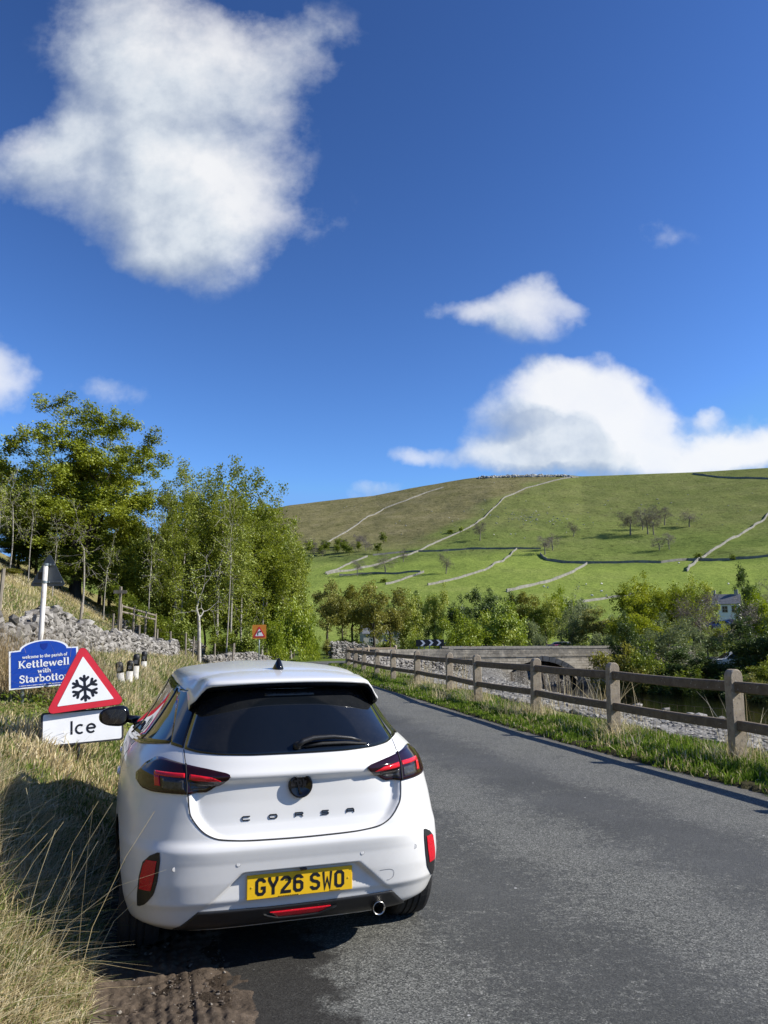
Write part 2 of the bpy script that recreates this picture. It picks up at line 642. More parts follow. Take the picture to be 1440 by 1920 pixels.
def terrain(x, y):
    x, y = np.atleast_1d(np.asarray(x, float)), np.atleast_1d(np.asarray(y, float))
    s, L = sd_right(x, y)
    z = far_hill(x, y)
    # left bank and hillside
    t = (x - TL_P[0]) * TL_N[0] + (y - TL_P[1]) * TL_N[1]
    zl = np.interp(t, BANK_T, BANK_Z) + (fbm(x * 0.9, y * 0.9, 4) * 0.16 + fbm(x * .2, y * .2, 3) * 0.5 * smooth(t, 4, 12)) * smooth(t, 1.2, 3.0)
    zl *= 1 - smooth(y, 130, 240)
    dl = np.where(s < 0, -s - ROADW, 0)
    z = z + zl * smooth(dl, 0.0, 1.4)
    # right bank down to the river, the bed and the far bank
    r = (x - RV_P[0]) * RV_N[0] + (y - RV_P[1]) * RV_N[1]
    fade = (1 - smooth(y, 88, 110)) * smooth(y, -60, -30)
    inside = (s > 0) & (x < 40)
    W = np.maximum(s + np.maximum(-r, 0), 0.01)
    u = np.clip(s / W, 0, 1)
    drop = np.interp(u, [0, .13, .22, .55, .9, 1.0], [0.03, 0.02, -0.22, -0.85, -1.62, -1.95])
    drop2 = np.where(r < 0, -1.95 * smooth(r, -9, 0), 0)
    bed = np.where(r < RIVER_W, -1.95 - 0.6 * np.sin(np.clip(r / RIVER_W, 0, 1) * np.pi), np.interp(r, [RIVER_W, RIVER_W + 1.2, RIVER_W + 4, RIVER_W + 12], [-1.95, -1.2, -0.6, 0.0]))
    zr = np.where(r >= 0, bed, np.where(inside, drop, drop2))
    road_shield = np.where((s <= 0.0) & (s > -ROADW - .6), 0.0, 1.0)
    zr = zr * fade * road_shield
    z = z + np.where(inside | (r > -9) & (y >= 57.5) & (s < 0), zr, 0) + fbm(x * .8, y * .8, 3) * 0.07 * np.where(inside, smooth(s, 1.5, 4), 0)
    # road bed and verges
    on = (s < 0.02) & (s > -ROADW - 0.02)
    z = z + (-0.05 - z) * np.where(x < 40, 1 - smooth(np.abs(s + ROADW / 2), ROADW / 2 - .25, ROADW / 2 + .22), 0) * (s > -ROADW / 2) + 0
    z = np.where(on & (s < -ROADW / 2) & (s > -ROADW + .12), -0.05, z)
    lay = smooth(dl, 0.0, .3) * (1 - smooth(t, 1.0, 2.2)) * (s < -ROADW)
    z = z - 0.012 * lay + lay * fbm(x * 5, y * 1.3, 3) * 0.03
    return z


def on_terrain(px, py, a=5.0, b=1600.0):
    """world point where the photograph's pixel ray first meets the terrain"""
    d = ray(px, py)
    d = d / d[1]
    Y = np.exp(np.linspace(math.log(a), math.log(b), 1500))
    z = terrain(d[0] * Y, Y)
    below = np.nonzero(EYE + d[2] * Y < z)[0]
    if not len(below):
        return None
    k = below[0]
    return np.array([d[0] * Y[k], Y[k], z[k]])


def tz(x, y):
    return float(terrain(np.array([x]), np.array([y]))[0])


# ------------------------------------------------------------------ ground sheet (polar grid, one mesh)
az = np.concatenate([np.arange(-180, -36, 4.0), np.arange(-36, 36, 0.22), np.arange(36, 180, 4.0)])
rr = np.concatenate([[0.4, 1.0, 1.6], np.exp(np.arange(math.log(2.0), math.log(160), 0.0125)), np.exp(np.arange(math.log(160), math.log(1250), 0.011)), [1400, 1700, 2200, 3000, 5000]])
A, RR = np.meshgrid(np.radians(az), rr)
gx, gy = (RR * np.sin(A)).ravel(), (RR * np.cos(A)).ravel()
gz = terrain(gx, gy)
na, nr = len(az), len(rr)
ii = np.arange(nr - 1)[:, None] * na
jj = np.arange(na)[None, :]
j2 = (jj + 1) % na
GF = np.stack([ii + jj, ii + j2, ii + na + j2, ii + na + jj], -1).reshape(-1, 4)
GV = np.stack([gx, gy, gz], 1)
c0 = len(GV)
GV = np.vstack([GV, [[0, 0, -0.05]]])

# what grows or lies where (masks for the ground material)
gs, gL = sd_right(gx, gy)
gt = (gx - TL_P[0]) * TL_N[0] + (gy - TL_P[1]) * TL_N[1]
gr = (gx - RV_P[0]) * RV_N[0] + (gy - RV_P[1]) * RV_N[1]
grho = np.hypot(gx, gy)
ppx, ppy = to_px(gx, gy, gz)
nz1, nz2 = fbm(gx * .6, gy * .6, 4), fbm(gx / 60, gy / 60, 4)
dirt = (gs < -ROADW + .4) * (1 - smooth(gt + nz1 * .5, 1.0, 1.7)) * (1 - smooth(gy, 9, 14))
gravel = ((gs > 0) & (gy < 66) & (gr < 0.5)) * smooth(gs + nz1 * 1.3 - 1.1 * smooth(vnoise(gx * .25, gy * .25), .1, .35), 1.9, 2.3)
gravel = np.maximum(gravel, ((gr > -7) & (gr < 13.5) & (gy < 100)) * 1.0)
dirt = np.maximum(dirt, ((gs > -.35) & (gs < .3 + .3 * nz1) & (gy < 60)) * .85)
dry = (gs < -ROADW) * smooth(gt, .8, 1.6) * (1 - smooth(gy, 120, 200))
dry = np.clip(dry * (0.75 + nz1 * .5), 0, 1)
# moor to the left of the long wall, brighter meadow below the cross walls
wl_py = np.array([880, 893, 920, 960, 985, 1010, 1030, 1060, 1100])
wl_px = np.array([1120, 1085, 985, 915, 880, 830, 790, 700, 600])
bx = np.interp(ppy, wl_py, wl_px)
hill = smooth(grho, 230, 330) * (gy > 0)
moor = hill * smooth(bx - ppx + nz2 * 60, -12, 60) * smooth(1060 - ppy, 0, 60)
moor = np.maximum(moor, hill * 0.35 * smooth(1035 - ppy + nz2 * 50, 0, 90))
low_px = np.array([300, 590, 700, 800, 970, 1015, 1040, 1100, 1200, 1300, 1440, 1800])
low_py = np.array([1060, 1052, 1058, 1048, 1030, 1028, 1052, 1055, 1055, 1050, 1044, 1030])
meadow = smooth(ppy - np.interp(ppx, low_px, low_py), -4, 10) * smooth(grho, 60, 90) * (gy > 0)
wear = np.clip(0.5 + nz2, 0, 1)
mask_a = np.stack([dirt, gravel, dry], 1)
mask_b = np.stack([moor, meadow, wear], 1)


def ground_material():
    m, t, out = material('ground')
    p = t.pos()
    a, b = t.new('ShaderNodeSeparateColor'), t.new('ShaderNodeSeparateColor')
    t.l.new(t.attr('mask_a'), a.inputs[0])
    t.l.new(t.attr('mask_b'), b.inputs[0])
    n1, n2, n3 = t.noise(0.9, 6, .6, p), t.noise(9, 5, .65, p), t.noise(0.035, 7, .6, p)
    fine = t.noise(60, 4, .6, p)
    grass = t.mix(n1, (0.052, 0.092, 0.015), (0.115, 0.165, 0.028))
    grass = t.mix(t.m('MULTIPLY', n2, .5), grass, (0.16, 0.17, 0.06))
    # far fields
    st = t.noise(0.02, 8, .68, t.scalev(p, (1, 1, 3.0)))
    mead = t.ramp(st, [(.3, (0.195, 0.260, 0.055)), (.52, (0.255, 0.315, 0.070)), (.72, (0.310, 0.350, 0.095))])
    mead = t.mix(t.m('MULTIPLY', t.noise(.22, 5, .7, p), .5), mead, (0.190, 0.235, 0.058))
    past = t.ramp(st, [(.3, (0.130, 0.172, 0.045)), (.5, (0.178, 0.220, 0.058)), (.7, (0.230, 0.252, 0.082))])
    past = t.mix(t.sstep(t.noise(.13, 7, .72, p), .5, .72), past, (0.062, 0.074, 0.022))
    mo = t.ramp(t.noise(.03, 9, .7, t.scalev(p, (1, 1, 2.5))), [(.3, (0.150, 0.142, 0.058)), (.5, (0.222, 0.196, 0.092)), (.7, (0.290, 0.248, 0.135))])
    mo = t.mix(t.sstep(t.noise(.16, 8, .75, p), .5, .7), mo, (0.066, 0.062, 0.024))
    farc = t.mix(b.outputs[1], t.mix(b.outputs[0], past, mo), mead)
    speck = t.m('MULTIPLY', t.m('SUBTRACT', t.noise(.45, 6, .75, t.scalev(p, (1, 1, 2.2))), .36, clamp=True), 2.4, clamp=True)
    farc = t.mix(1.0, farc, t.ramp(speck, [(0, (.62, .66, .62)), (.5, (.98, .98, .98)), (1, (1.22, 1.18, 1.2))]), 'MULTIPLY')
    dist = t.vm('LENGTH', p)
    base = t.mix(t.sstep(dist, 120, 230), grass, farc)
    straw = t.ramp(t.noise(2.2, 7, .7, p), [(.25, (0.10, 0.092, 0.035)), (.5, (0.235, 0.185, 0.085)), (.75, (0.36, 0.285, 0.15))])
    straw = t.mix(t.sstep(n1, .52, .68), straw, (0.09, 0.11, 0.03))
    base = t.mix(a.outputs[2], base, straw)
    cell = t.voro(11.0, p, 'F1', 'Color')
    edge = t.voro(11.0, p, 'DISTANCE_TO_EDGE')
    sepc = t.new('ShaderNodeSeparateColor')
    t.l.new(cell, sepc.inputs[0])
    stone = t.ramp(sepc.outputs[0], [(0, (0.15, 0.145, 0.13)), (.5, (0.25, 0.24, 0.22)), (1, (0.36, 0.35, 0.33))])
    stone = t.mix(t.sstep(edge, 0.10, 0.0), stone, (0.05, 0.045, 0.04))
    base = t.mix(a.outputs[1], base, stone)
    mud = t.ramp(t.noise(7, 8, .7, p), [(.3, (0.026, 0.020, 0.015)), (.55, (0.060, 0.046, 0.034)), (.8, (0.115, 0.088, 0.066))])
    spk = t.sstep(t.voro(55.0, p), .17, .08)
    mud = t.mix(t.m('MULTIPLY', spk, t.sstep(t.noise(4, 3, .5, p), .45, .62)), mud, (0.30, 0.27, 0.23))
    base = t.mix(a.outputs[0], base, mud)
    bs = principled(t, out, Base_Color=base, Roughness=0.95)
    bs.inputs['Specular IOR Level'].default_value = 0.0
    h = t.m('ADD', t.m('MULTIPLY', n2, .5), t.m('MULTIPLY', fine, .5))
    h = t.m('ADD', h, t.m('MULTIPLY', t.m('MULTIPLY', t.sstep(edge, 0, .22), a.outputs[1]), 2.0))
    near = t.bump(h, .8, .03)
    hf = t.noise(.12, 8, .7, p)
    bb = t.bump(hf, 0.9, 1.6, near)
    mixn = t.new('ShaderNodeMix', data_type='VECTOR')
    t.put(mixn.inputs[0], t.sstep(dist, 120, 260))
    t.l.new(near, mixn.inputs[4])
    t.l.new(bb, mixn.inputs[5])
    t.l.new(mixn.outputs[1], bs.inputs['Normal'])
    return m


fan = [(c0, j, (j + 1) % na) for j in range(na)]
ground = obj('ground', GV[:c0], GF, ground_material(), smooth=True)
set_attr(ground, 'mask_a', mask_a)
set_attr(ground, 'mask_b', mask_b)
tag(ground, kind='structure')


# ------------------------------------------------------------------ road sheet
def asphalt_material():
    m, t, out = material('asphalt')
    p = t.pos()
    uv = t.attr('across', 'Fac')
    big = t.noise(.55, 5, .6, p)
    patch = t.noise(1.6, 8, .72, p, 0.4)
    chip = t.voro(150.0, p, 'F1', 'Color')
    sc = t.new('ShaderNodeSeparateColor')
    t.l.new(chip, sc.inputs[0])
    stones = t.ramp(sc.outputs[0], [(0, (0.030, 0.031, 0.029)), (.4, (0.126, 0.127, 0.111)), (.8, (0.238, 0.238, 0.208)), (1, (0.41, 0.40, 0.36))])
    fine = t.noise(55, 5, .75, p)
    stones = t.mix(t.m('MULTIPLY', fine, .5), stones, (0.045, 0.046, 0.048))
    # bitumen polished dark along the wheel tracks and in torn patches
    tr = t.m('ADD', t.sstep(t.m('ABSOLUTE', t.m('SUBTRACT', uv, 0.36)), .16, .02), t.sstep(t.m('ABSOLUTE', t.m('SUBTRACT', uv, 0.70)), .14, .02))
    mott = t.noise(26, 7, .75, t.scalev(p, (.8, 1, 1)))
    dark = t.m('MULTIPLY', t.sstep(t.m('ADD', t.m('ADD', t.m('MULTIPLY', patch, .55), t.m('MULTIPLY', mott, 1.0)), t.m('MULTIPLY', tr, .20)), .76, .96), .78)
    col = t.mix(dark, stones, (0.053, 0.053, 0.049))
    col = t.mix(t.m('MULTIPLY', t.sstep(big, .35, .75), .3), col, (0.145, 0.145, 0.14))
    dust = t.m('MULTIPLY', t.m('ADD', t.sstep(uv, .93, 1.0), t.sstep(uv, .07, 0.0)), t.noise(5, 4, .6, p))
    col = t.mix(dust, col, (0.12, 0.105, 0.085))
    fleck = t.sstep(t.voro(3.1, p), .035, .02)
    col = t.mix(fleck, col, (0.5, 0.49, 0.46))
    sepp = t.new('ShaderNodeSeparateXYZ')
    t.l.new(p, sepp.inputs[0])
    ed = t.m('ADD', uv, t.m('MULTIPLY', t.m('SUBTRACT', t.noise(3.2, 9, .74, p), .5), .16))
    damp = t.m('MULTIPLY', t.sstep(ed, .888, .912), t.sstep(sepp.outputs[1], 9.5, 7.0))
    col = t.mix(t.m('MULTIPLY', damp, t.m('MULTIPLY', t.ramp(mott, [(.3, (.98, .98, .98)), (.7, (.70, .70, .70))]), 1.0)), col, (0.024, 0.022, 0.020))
    b = principled(t, out, Base_Color=col, Roughness=t.ramp(dark, [(0, (.86, .86, .86)), (1, (.62, .62, .62))]))
    b.inputs['Specular IOR Level'].default_value = 0.18
    h = t.m('ADD', t.m('MULTIPLY', sc.outputs[0], .6), fine)
    t.l.new(t.bump(h, .75, .007), b.inputs['Normal'])
    return m


RV, RA, RF = [], [], []
nac = 14
sub = catmull(RIGHT_EDGE, 0.12)
tg = np.gradient(sub, axis=0)
tg /= np.linalg.norm(tg, axis=1, keepdims=True)
rn = np.stack([tg[:, 1], -tg[:, 0]], 1)
for i in range(len(sub)):
    jagR = 0.07 * vnoise(i * .23, 3.3) + .06 * vnoise(i * .9, 8)
    jagL = (0.30 * vnoise(i * .10, 7.7) + .16 * vnoise(i * .55, 1.2) + .08 * vnoise(i * 1.3, 5.2)) * (1 - smooth(sub[i][1], 9, 13)) + 0.1 * vnoise(i * .4, 2)
    for k in range(nac):
        u = k / (nac - 1)
        off = -ROADW * u + (jagR if k == 0 else 0) + (jagL if k == nac - 1 else 0)
        q = sub[i] + rn[i] * off
        zc = 0.004 if 0 < k < nac - 1 else -0.012
        RV.append((q[0], q[1], zc + 0.012 * math.sin(math.pi * u)))
        RA.append(u)
for i in range(len(sub) - 1):
    for k in range(nac - 1):
        a0 = i * nac + k
        RF.append((a0, a0 + nac, a0 + nac + 1, a0 + 1))
road = obj('road', RV, RF, asphalt_material())
set_attr(road, 'across', np.array(RA), 'FLOAT')
tag(road, kind='structure')


# ------------------------------------------------------------------ river
def water_material():
    m, t, out = material('river_water')
    p = t.pos()
    b = principled(t, out, Base_Color=(0.004, 0.004, 0.003), Roughness=0.05)
    b.inputs['IOR'].default_value = 1.33
    n = t.m('ADD', t.noise(1.6, 5, .6, t.scalev(p, (1, .4, 1))), t.m('MULTIPLY', t.noise(7, 3, .6, p), .35))
    t.l.new(t.bump(n, .35, .06), b.inputs['Normal'])
    return m


WV, WF = [], []
ys = np.arange(-40, 106, 2.0)
for yv in ys:
    for r_ in (-1.5, 3, 8, 13.5):
        x_ = RV_P[0] + (r_ - (yv - RV_P[1]) * RV_N[1]) / RV_N[0]
        WV.append((x_, yv, WATER_Z))
for i in range(len(ys) - 1):
    for k in range(3):
        WF.append((i * 4 + k, i * 4 + k + 1, i * 4 + k + 5, i * 4 + k + 4))
tag(obj('river', WV, WF, water_material()), kind='structure')
# ------------------------------------------------------------------ the parked hatchback: body surface functions (x right, y forward, z up)
CAR_O, CAR_YAW, CAR_ROLL = (-0.392, 3.948, 0.0), R(18.0), R(-0.45)
YM = 1.55
_zf = np.arange(0.18, 1.44, 0.002)


def _table(zs, vs, sig):
    v = np.interp(_zf, zs, vs)
    k = np.arange(-int(3 * sig / .002), int(3 * sig / .002) + 1) * .002
    g = np.exp(-0.5 * (k / sig) ** 2)
    g /= g.sum()
    vp = np.concatenate([np.full(len(k) // 2, v[0]), v, np.full(len(k) // 2, v[-1])])
    return np.convolve(vp, g, 'valid')


_YR = _table([.18, .22, .25, .33, .36, .45, .55, .60, .625, .645, .72, .85, .90, .925, .955, 1.00, 1.03, 1.06, 1.30, 1.335, 1.36, 1.38, 1.40, 1.415, 1.425, 1.431, 1.44],
             [.20, .14, .10, .055, .03, .012, .0, .000, .012, .020, .026, .030, .031, .031, .050, .072, .095, .12, .355, .39, .43, .50, .62, .78, .98, 1.2, 1.45], .0045)
_WW = _table([.18, .22, .25, .33, .45, .60, .75, .85, .92, .97, 1.01, 1.05, 1.15, 1.25, 1.31, 1.345, 1.37, 1.39, 1.405, 1.417, 1.425, 1.431, 1.44],
             [.78, .81, .835, .857, .868, .873, .870, .860, .842, .812, .775, .732, .665, .607, .577, .560, .542, .52, .45, .355, .25, .15, .06], .010)
_YF = _table([.18, .25, .35, .50, .62, .72, .80, .86, .92, .98, 1.10, 1.20, 1.30, 1.36, 1.39, 1.41, 1.425, 1.431, 1.44],
             [3.90, 3.98, 4.03, 4.06, 4.05, 4.0, 3.9, 3.72, 3.42, 3.08, 2.80, 2.56, 2.32, 2.14, 2.02, 1.90, 1.76, 1.66, 1.60], .02)
_NR = _table([.18, .25, .45, .60, .80, .92, 1.0, 1.1, 1.3, 1.36, 1.44], [4.4, 5.7, 5.7, 5.1, 4.2, 3.8, 3.5, 3.3, 3.3, 3.2, 2.8], .02)
yr_ = lambda z: np.interp(z, _zf, _YR)
ww_ = lambda z: np.interp(z, _zf, _WW)
yf_ = lambda z: np.interp(z, _zf, _YF)
nr_ = lambda z: np.interp(z, _zf, _NR)


def gate_x(z):
    """half width of the tailgate at height z"""
    return np.interp(z, [.629, .633, .646, .668, .69, .72, .755, .80, .845, 1.0], [.05, .255, .40, .45, .479, .505, .527, .535, .538, .556])


def dimple(x, z):
    ax = np.abs(x)
    m = smooth(gate_x(z) - ax, -.004, .045) * smooth(z, .638, .652)
    d = m * np.interp(z, [.64, .66, .70, .80, .885, .906, .922], [.012, .022, .033, .038, .036, .012, 0])
    p = smooth(.492 - z, 0, .010) * smooth(.285 + (.492 - z) * 1.15 - ax, 0, .022) * np.interp(z, [.315, .34, .48, .50], [0, .010, .040, .042])
    # bumper shoulder rolls outward under the tailgate and beside the lamps
    b = -0.010 * smooth(z, .53, .60) * (1 - smooth(z, .612, .636)) * (1 - smooth(ax, .45, .7))
    return d + p + b


def rear_y(x, z):
    x, z = np.asarray(x, float), np.asarray(z, float)
    w_, n, a = ww_(z), nr_(z), YM - yr_(z)
    q = np.clip(np.abs(x) / w_, 0, .99999) ** n
    return YM - a * (1 - q) ** (1 / n) + dimple(x, z)


def side_x(y, z):
    y, z = np.asarray(y, float), np.asarray(z, float)
    w_ = ww_(z)
    n, a = nr_(z), YM - yr_(z)
    b = yf_(z) - YM
    q1 = np.clip((YM - y) / a, 0, .99999) ** n
    q2 = np.clip((y - YM) / b, 0, .99999) ** 3.0
    return w_ * np.where(y < YM, (1 - q1) ** (1 / n), (1 - q2) ** (1 / 3.0))


def car_world(P):
    P = np.asarray(P, float)
    xc, yc, z = P[..., 0], P[..., 1], P[..., 2]
    x2 = xc * math.cos(CAR_ROLL) + z * math.sin(CAR_ROLL)
    z2 = -xc * math.sin(CAR_ROLL) + z * math.cos(CAR_ROLL)
    return np.stack([CAR_O[0] + x2 * math.cos(CAR_YAW) - yc * math.sin(CAR_YAW), CAR_O[1] + x2 * math.sin(CAR_YAW) + yc * math.cos(CAR_YAW), z2 + CAR_O[2]], -1)
# ------------------------------------------------------------------ car materials
def paint_material():
    m, t, out = material('white_car_paint')
    v = t.obj()
    dirt = t.noise(6, 6, .65, v)
    sep = t.new('ShaderNodeSeparateXYZ')
    t.l.new(v, sep.inputs[0])
    low = t.m('MULTIPLY', t.sstep(sep.outputs[2], .75, .25), t.sstep(dirt, .45, .8))
    c = t.mix(t.m('MULTIPLY', low, .42), (0.73, 0.722, 0.70), (0.48, 0.45, 0.40))
    b = principled(t, out, Base_Color=c, Roughness=0.22)
    b.inputs['Coat Weight'].default_value = 0.30
    b.inputs['Specular IOR Level'].default_value = 0.35
    b.inputs['Coat Roughness'].default_value = 0.03
    return m


M_PAINT = paint_material()
M_GLOSS = simple('gloss_black', (0.006, 0.006, 0.008), 0.06, var=.1)
M_SATIN = simple('satin_black_plastic', (0.014, 0.014, 0.015), 0.42, bump=.15, bscale=400)
M_GLASS = simple('dark_privacy_glass', (0.004, 0.006, 0.009), 0.025, var=.3, vscale=3)


def dusty_glass():
    """dark glass with road dust everywhere but in the arc the wiper has cleaned"""
    m, t, out = material('dusty_rear_glass')
    v = t.obj()
    sp_ = t.new('ShaderNodeSeparateXYZ')
    t.l.new(v, sp_.inputs[0])
    dx = t.m('ADD', sp_.outputs[0], .01)
    dz = t.m('MULTIPLY', t.m('SUBTRACT', sp_.outputs[2], 1.03), 1.35)
    rad = t.m('SQRT', t.m('ADD', t.m('MULTIPLY', dx, dx), t.m('MULTIPLY', dz, dz)))
    wiped = t.sstep(t.m('ADD', rad, t.m('MULTIPLY', t.noise(9, 3, .6, v), .02)), .365, .345)
    spk = t.m('ADD', t.m('MULTIPLY', t.noise(14, 6, .7, v), .6), t.sstep(t.voro(75, v), .16, .05))
    dust = t.m('MULTIPLY', t.m('SUBTRACT', 1.0, t.m('MULTIPLY', wiped, .8)), spk)
    c = t.mix(t.m('MULTIPLY', dust, .055), (0.004, 0.006, 0.009), (0.5, 0.46, 0.40))
    principled(t, out, Base_Color=c, Roughness=t.m('ADD', .025, t.m('MULTIPLY', dust, .05)))
    return m


M_RGLASS = dusty_glass()
M_RUBBER = simple('tyre_rubber', (0.018, 0.018, 0.018), 0.75, bump=.2, bscale=120)
M_ALLOY = simple('alloy_rim', (0.32, 0.32, 0.33), 0.35, 0.9)
M_STEEL = simple('steel', (0.55, 0.53, 0.50), 0.28, 1.0)
M_LENS = simple('smoked_red_lens', (0.018, 0.004, 0.006), 0.05, var=.2)
M_REDBAR = simple('red_lamp_bar', (0.62, 0.012, 0.022), 0.12, var=.15, vscale=60)
M_REDREF = simple('red_reflector', (0.58, 0.008, 0.020), 0.15, var=.25, vscale=160, bump=.4, bscale=300)
M_SMOKE = simple('smoked_clear_lens', (0.055, 0.052, 0.05), 0.1, var=.5, vscale=70)
M_GAP = simple('panel_gap', (0.012, 0.012, 0.013), 0.8)
M_PLATE = simple('yellow_plate', (0.83, 0.50, 0.012), 0.35, var=.05)
M_INK = simple('black_ink', (0.010, 0.010, 0.014), 0.4)
M_WELL = simple('wheel_well', (0.006, 0.006, 0.006), 0.9)

CAR = thing('parked_car', 'white hatchback parked on the verge with its tailgate towards us', 'car', CAR_O, CAR_YAW)
CAR.rotation_euler = Matrix(((math.cos(CAR_YAW) * math.cos(CAR_ROLL), -math.sin(CAR_YAW), math.cos(CAR_YAW) * math.sin(CAR_ROLL)),
                             (math.sin(CAR_YAW) * math.cos(CAR_ROLL), math.cos(CAR_YAW), math.sin(CAR_YAW) * math.sin(CAR_ROLL)),
                             (-math.sin(CAR_ROLL), 0, math.cos(CAR_ROLL)))).to_euler()


# ---- body: rings of the plan outline stacked by height
def car_body():
    zs = np.concatenate([np.arange(.20, .30, .012), np.arange(.30, .52, .006), np.arange(.52, .70, .006), np.arange(.70, 1.34, .012), [1.345, 1.355, 1.365, 1.375, 1.385, 1.395, 1.403, 1.41, 1.416, 1.421, 1.4255, 1.4285, 1.431, 1.4335]])
    nrear, nfront = 110, 60
    rows = []
    for z in zs:
        w_, n, a, b = float(ww_(z)), float(nr_(z)), YM - float(yr_(z)), float(yf_(z)) - YM
        u = np.linspace(0, 1, nrear)
        th = (0.5 * (1 - np.cos(np.pi * u)) * .35 + u * .65) * np.pi / 2
        # even spacing across the back, then round the corner
        xb = np.linspace(0, .80, 60) * w_
        thb = np.arcsin((xb / w_) ** (n / 2))
        th2 = np.concatenate([thb, np.linspace(thb[-1], np.pi / 2, nrear - 59)[1:]])
        x = w_ * np.sin(th2) ** (2 / n)
        y = YM - a * np.clip(np.cos(th2), 0, 1) ** (2 / n)
        y = y + np.where(y < .5, dimple(x, np.full_like(x, z)), 0)
        thf = np.linspace(np.pi / 2, 0, nfront + 1)[1:]
        ys = np.linspace(0, 1, nfront + 1)[1:]
        xf = w_ * np.clip(np.sin(np.pi / 2 * (1 - ys) ** .8), 0, 1) ** (2 / 3.0)
        yf2 = YM + b * np.clip(np.cos(np.pi / 2 * (1 - ys) ** .8), 0, 1) ** (2 / 3.0)
        half = np.stack([np.concatenate([x, xf]), np.concatenate([y, yf2]), np.full(len(x) + nfront, z)], 1)
        mir = half[-2:0:-1] * np.array([-1, 1, 1])
        rows.append(np.concatenate([half, mir]))
    G = np.array(rows)
    nz, nc = G.shape[:2]
    F = []
    kill = np.zeros((nz, nc), bool)
    Ra = 0.343
    for yc in (0.70, 3.235):
        d = np.hypot(G[..., 1] - yc, G[..., 2] - .315)
        kill |= (d < Ra) & (np.abs(G[..., 0]) > .55)
    keep_edge = np.zeros_like(kill)
    for i in range(nz - 1):
        for k in range(nc):
            k2 = (k + 1) % nc
            q = [(i, k), (i, k2), (i + 1, k2), (i + 1, k)]
            c = sum(kill[p] for p in q)
            if c == 4:
                continue
            if c:
                for p in q:
                    if kill[p]:
                        keep_edge[p] = True
            F.append([p[0] * nc + p[1] for p in q])
    for i, k in np.argwhere(keep_edge):
        yc = 0.70 if G[i, k, 1] < 2 else 3.235
        v = np.array([G[i, k, 1] - yc, G[i, k, 2] - .315])
        v *= Ra / (np.linalg.norm(v) + 1e-9)
        yy, zz = yc + v[0], .315 + v[1]
        if zz > .2:
            sx = float(side_x(np.array(yy), np.array(zz)))
            G[i, k] = (math.copysign(sx, G[i, k, 0]), yy, zz)
    V = G.reshape(-1, 3)
    top = len(V)
    V = np.vstack([V, [[0, 1.56, 1.4345]]])
    for k in range(nc):
        F.append([(nz - 1) * nc + k, (nz - 1) * nc + (k + 1) % nc, top])
    return obj('body', V, F, M_PAINT, CAR)


car_body()
mb = MB()
mb.box((0, 2.0, .24), (1.36, 2.9, .06))
mb.box((0, .50, .31), (1.0, .5, .12))
for yc in (.70, 3.235):
    for sx in (-1, 1):
        V, F = [], []
        nn = 28
        for j, (xo, rr_) in enumerate(((.80, .342), (.52, .342), (.52, .02))):
            for k in range(nn + 1):
                th = 0.12 + (math.pi - .24) * k / nn
                V.append((sx * xo, yc + rr_ * math.cos(th), .315 + rr_ * math.sin(th)))
        for j in range(2):
            for k in range(nn):
                F.append([j * (nn + 1) + k, j * (nn + 1) + k + 1, (j + 1) * (nn + 1) + k + 1, (j + 1) * (nn + 1) + k])
        mb.add(V, F)
mb.build('underbody', M_WELL, CAR)


# ---- skin panels that follow the body surface
def rear_patch(name, mat, u0, u1, zlo, zhi, off=.004, nu=24, nv=10, sym=False, parent=None, edge=True):
    """a panel on the back: across from x=u0(v) to u1(v), up from zlo(x) to zhi(x); all callables or numbers"""
    f = lambda g, *a: g(*a) if callable(g) else g
    V, F = [], []
    for layer in (off, -.004):
        for j in range(nv + 1):
            v = j / nv
            for i in range(nu + 1):
                x = f(u0, v) + (f(u1, v) - f(u0, v)) * i / nu
                z = f(zlo, x) + (f(zhi, x) - f(zlo, x)) * v
                e = 1e-3
                y = float(rear_y(x, z))
                gx_, gz_ = float(rear_y(x + e, z) - rear_y(x - e, z)) / (2 * e), float(rear_y(x, z + e) - rear_y(x, z - e)) / (2 * e)
                nv_ = np.array([gx_, -1, gz_])
                nv_ /= np.linalg.norm(nv_)
                V.append(np.array([x, y, z]) + nv_ * layer)
    n1 = (nu + 1) * (nv + 1)
    idx = lambda i, j, l=0: l * n1 + j * (nu + 1) + i
    for j in range(nv):
        for i in range(nu):
            F.append([idx(i, j), idx(i + 1, j), idx(i + 1, j + 1), idx(i, j + 1)])
    if edge:
        for i in range(nu):
            F.append([idx(i, 0), idx(i, 0, 1), idx(i + 1, 0, 1), idx(i + 1, 0)])
            F.append([idx(i, nv), idx(i + 1, nv), idx(i + 1, nv, 1), idx(i, nv, 1)])
        for j in range(nv):
            F.append([idx(0, j), idx(0, j + 1), idx(0, j + 1, 1), idx(0, j, 1)])
            F.append([idx(nu, j), idx(nu, j, 1), idx(nu, j + 1, 1), idx(nu, j + 1)])
    o = obj(name, V, F, mat, parent or CAR, smooth=False)
    me = o.data
    sm = np.zeros(len(me.polygons), bool)
    sm[:nu * nv] = True
    me.polygons.foreach_set('use_smooth', sm)
    return o


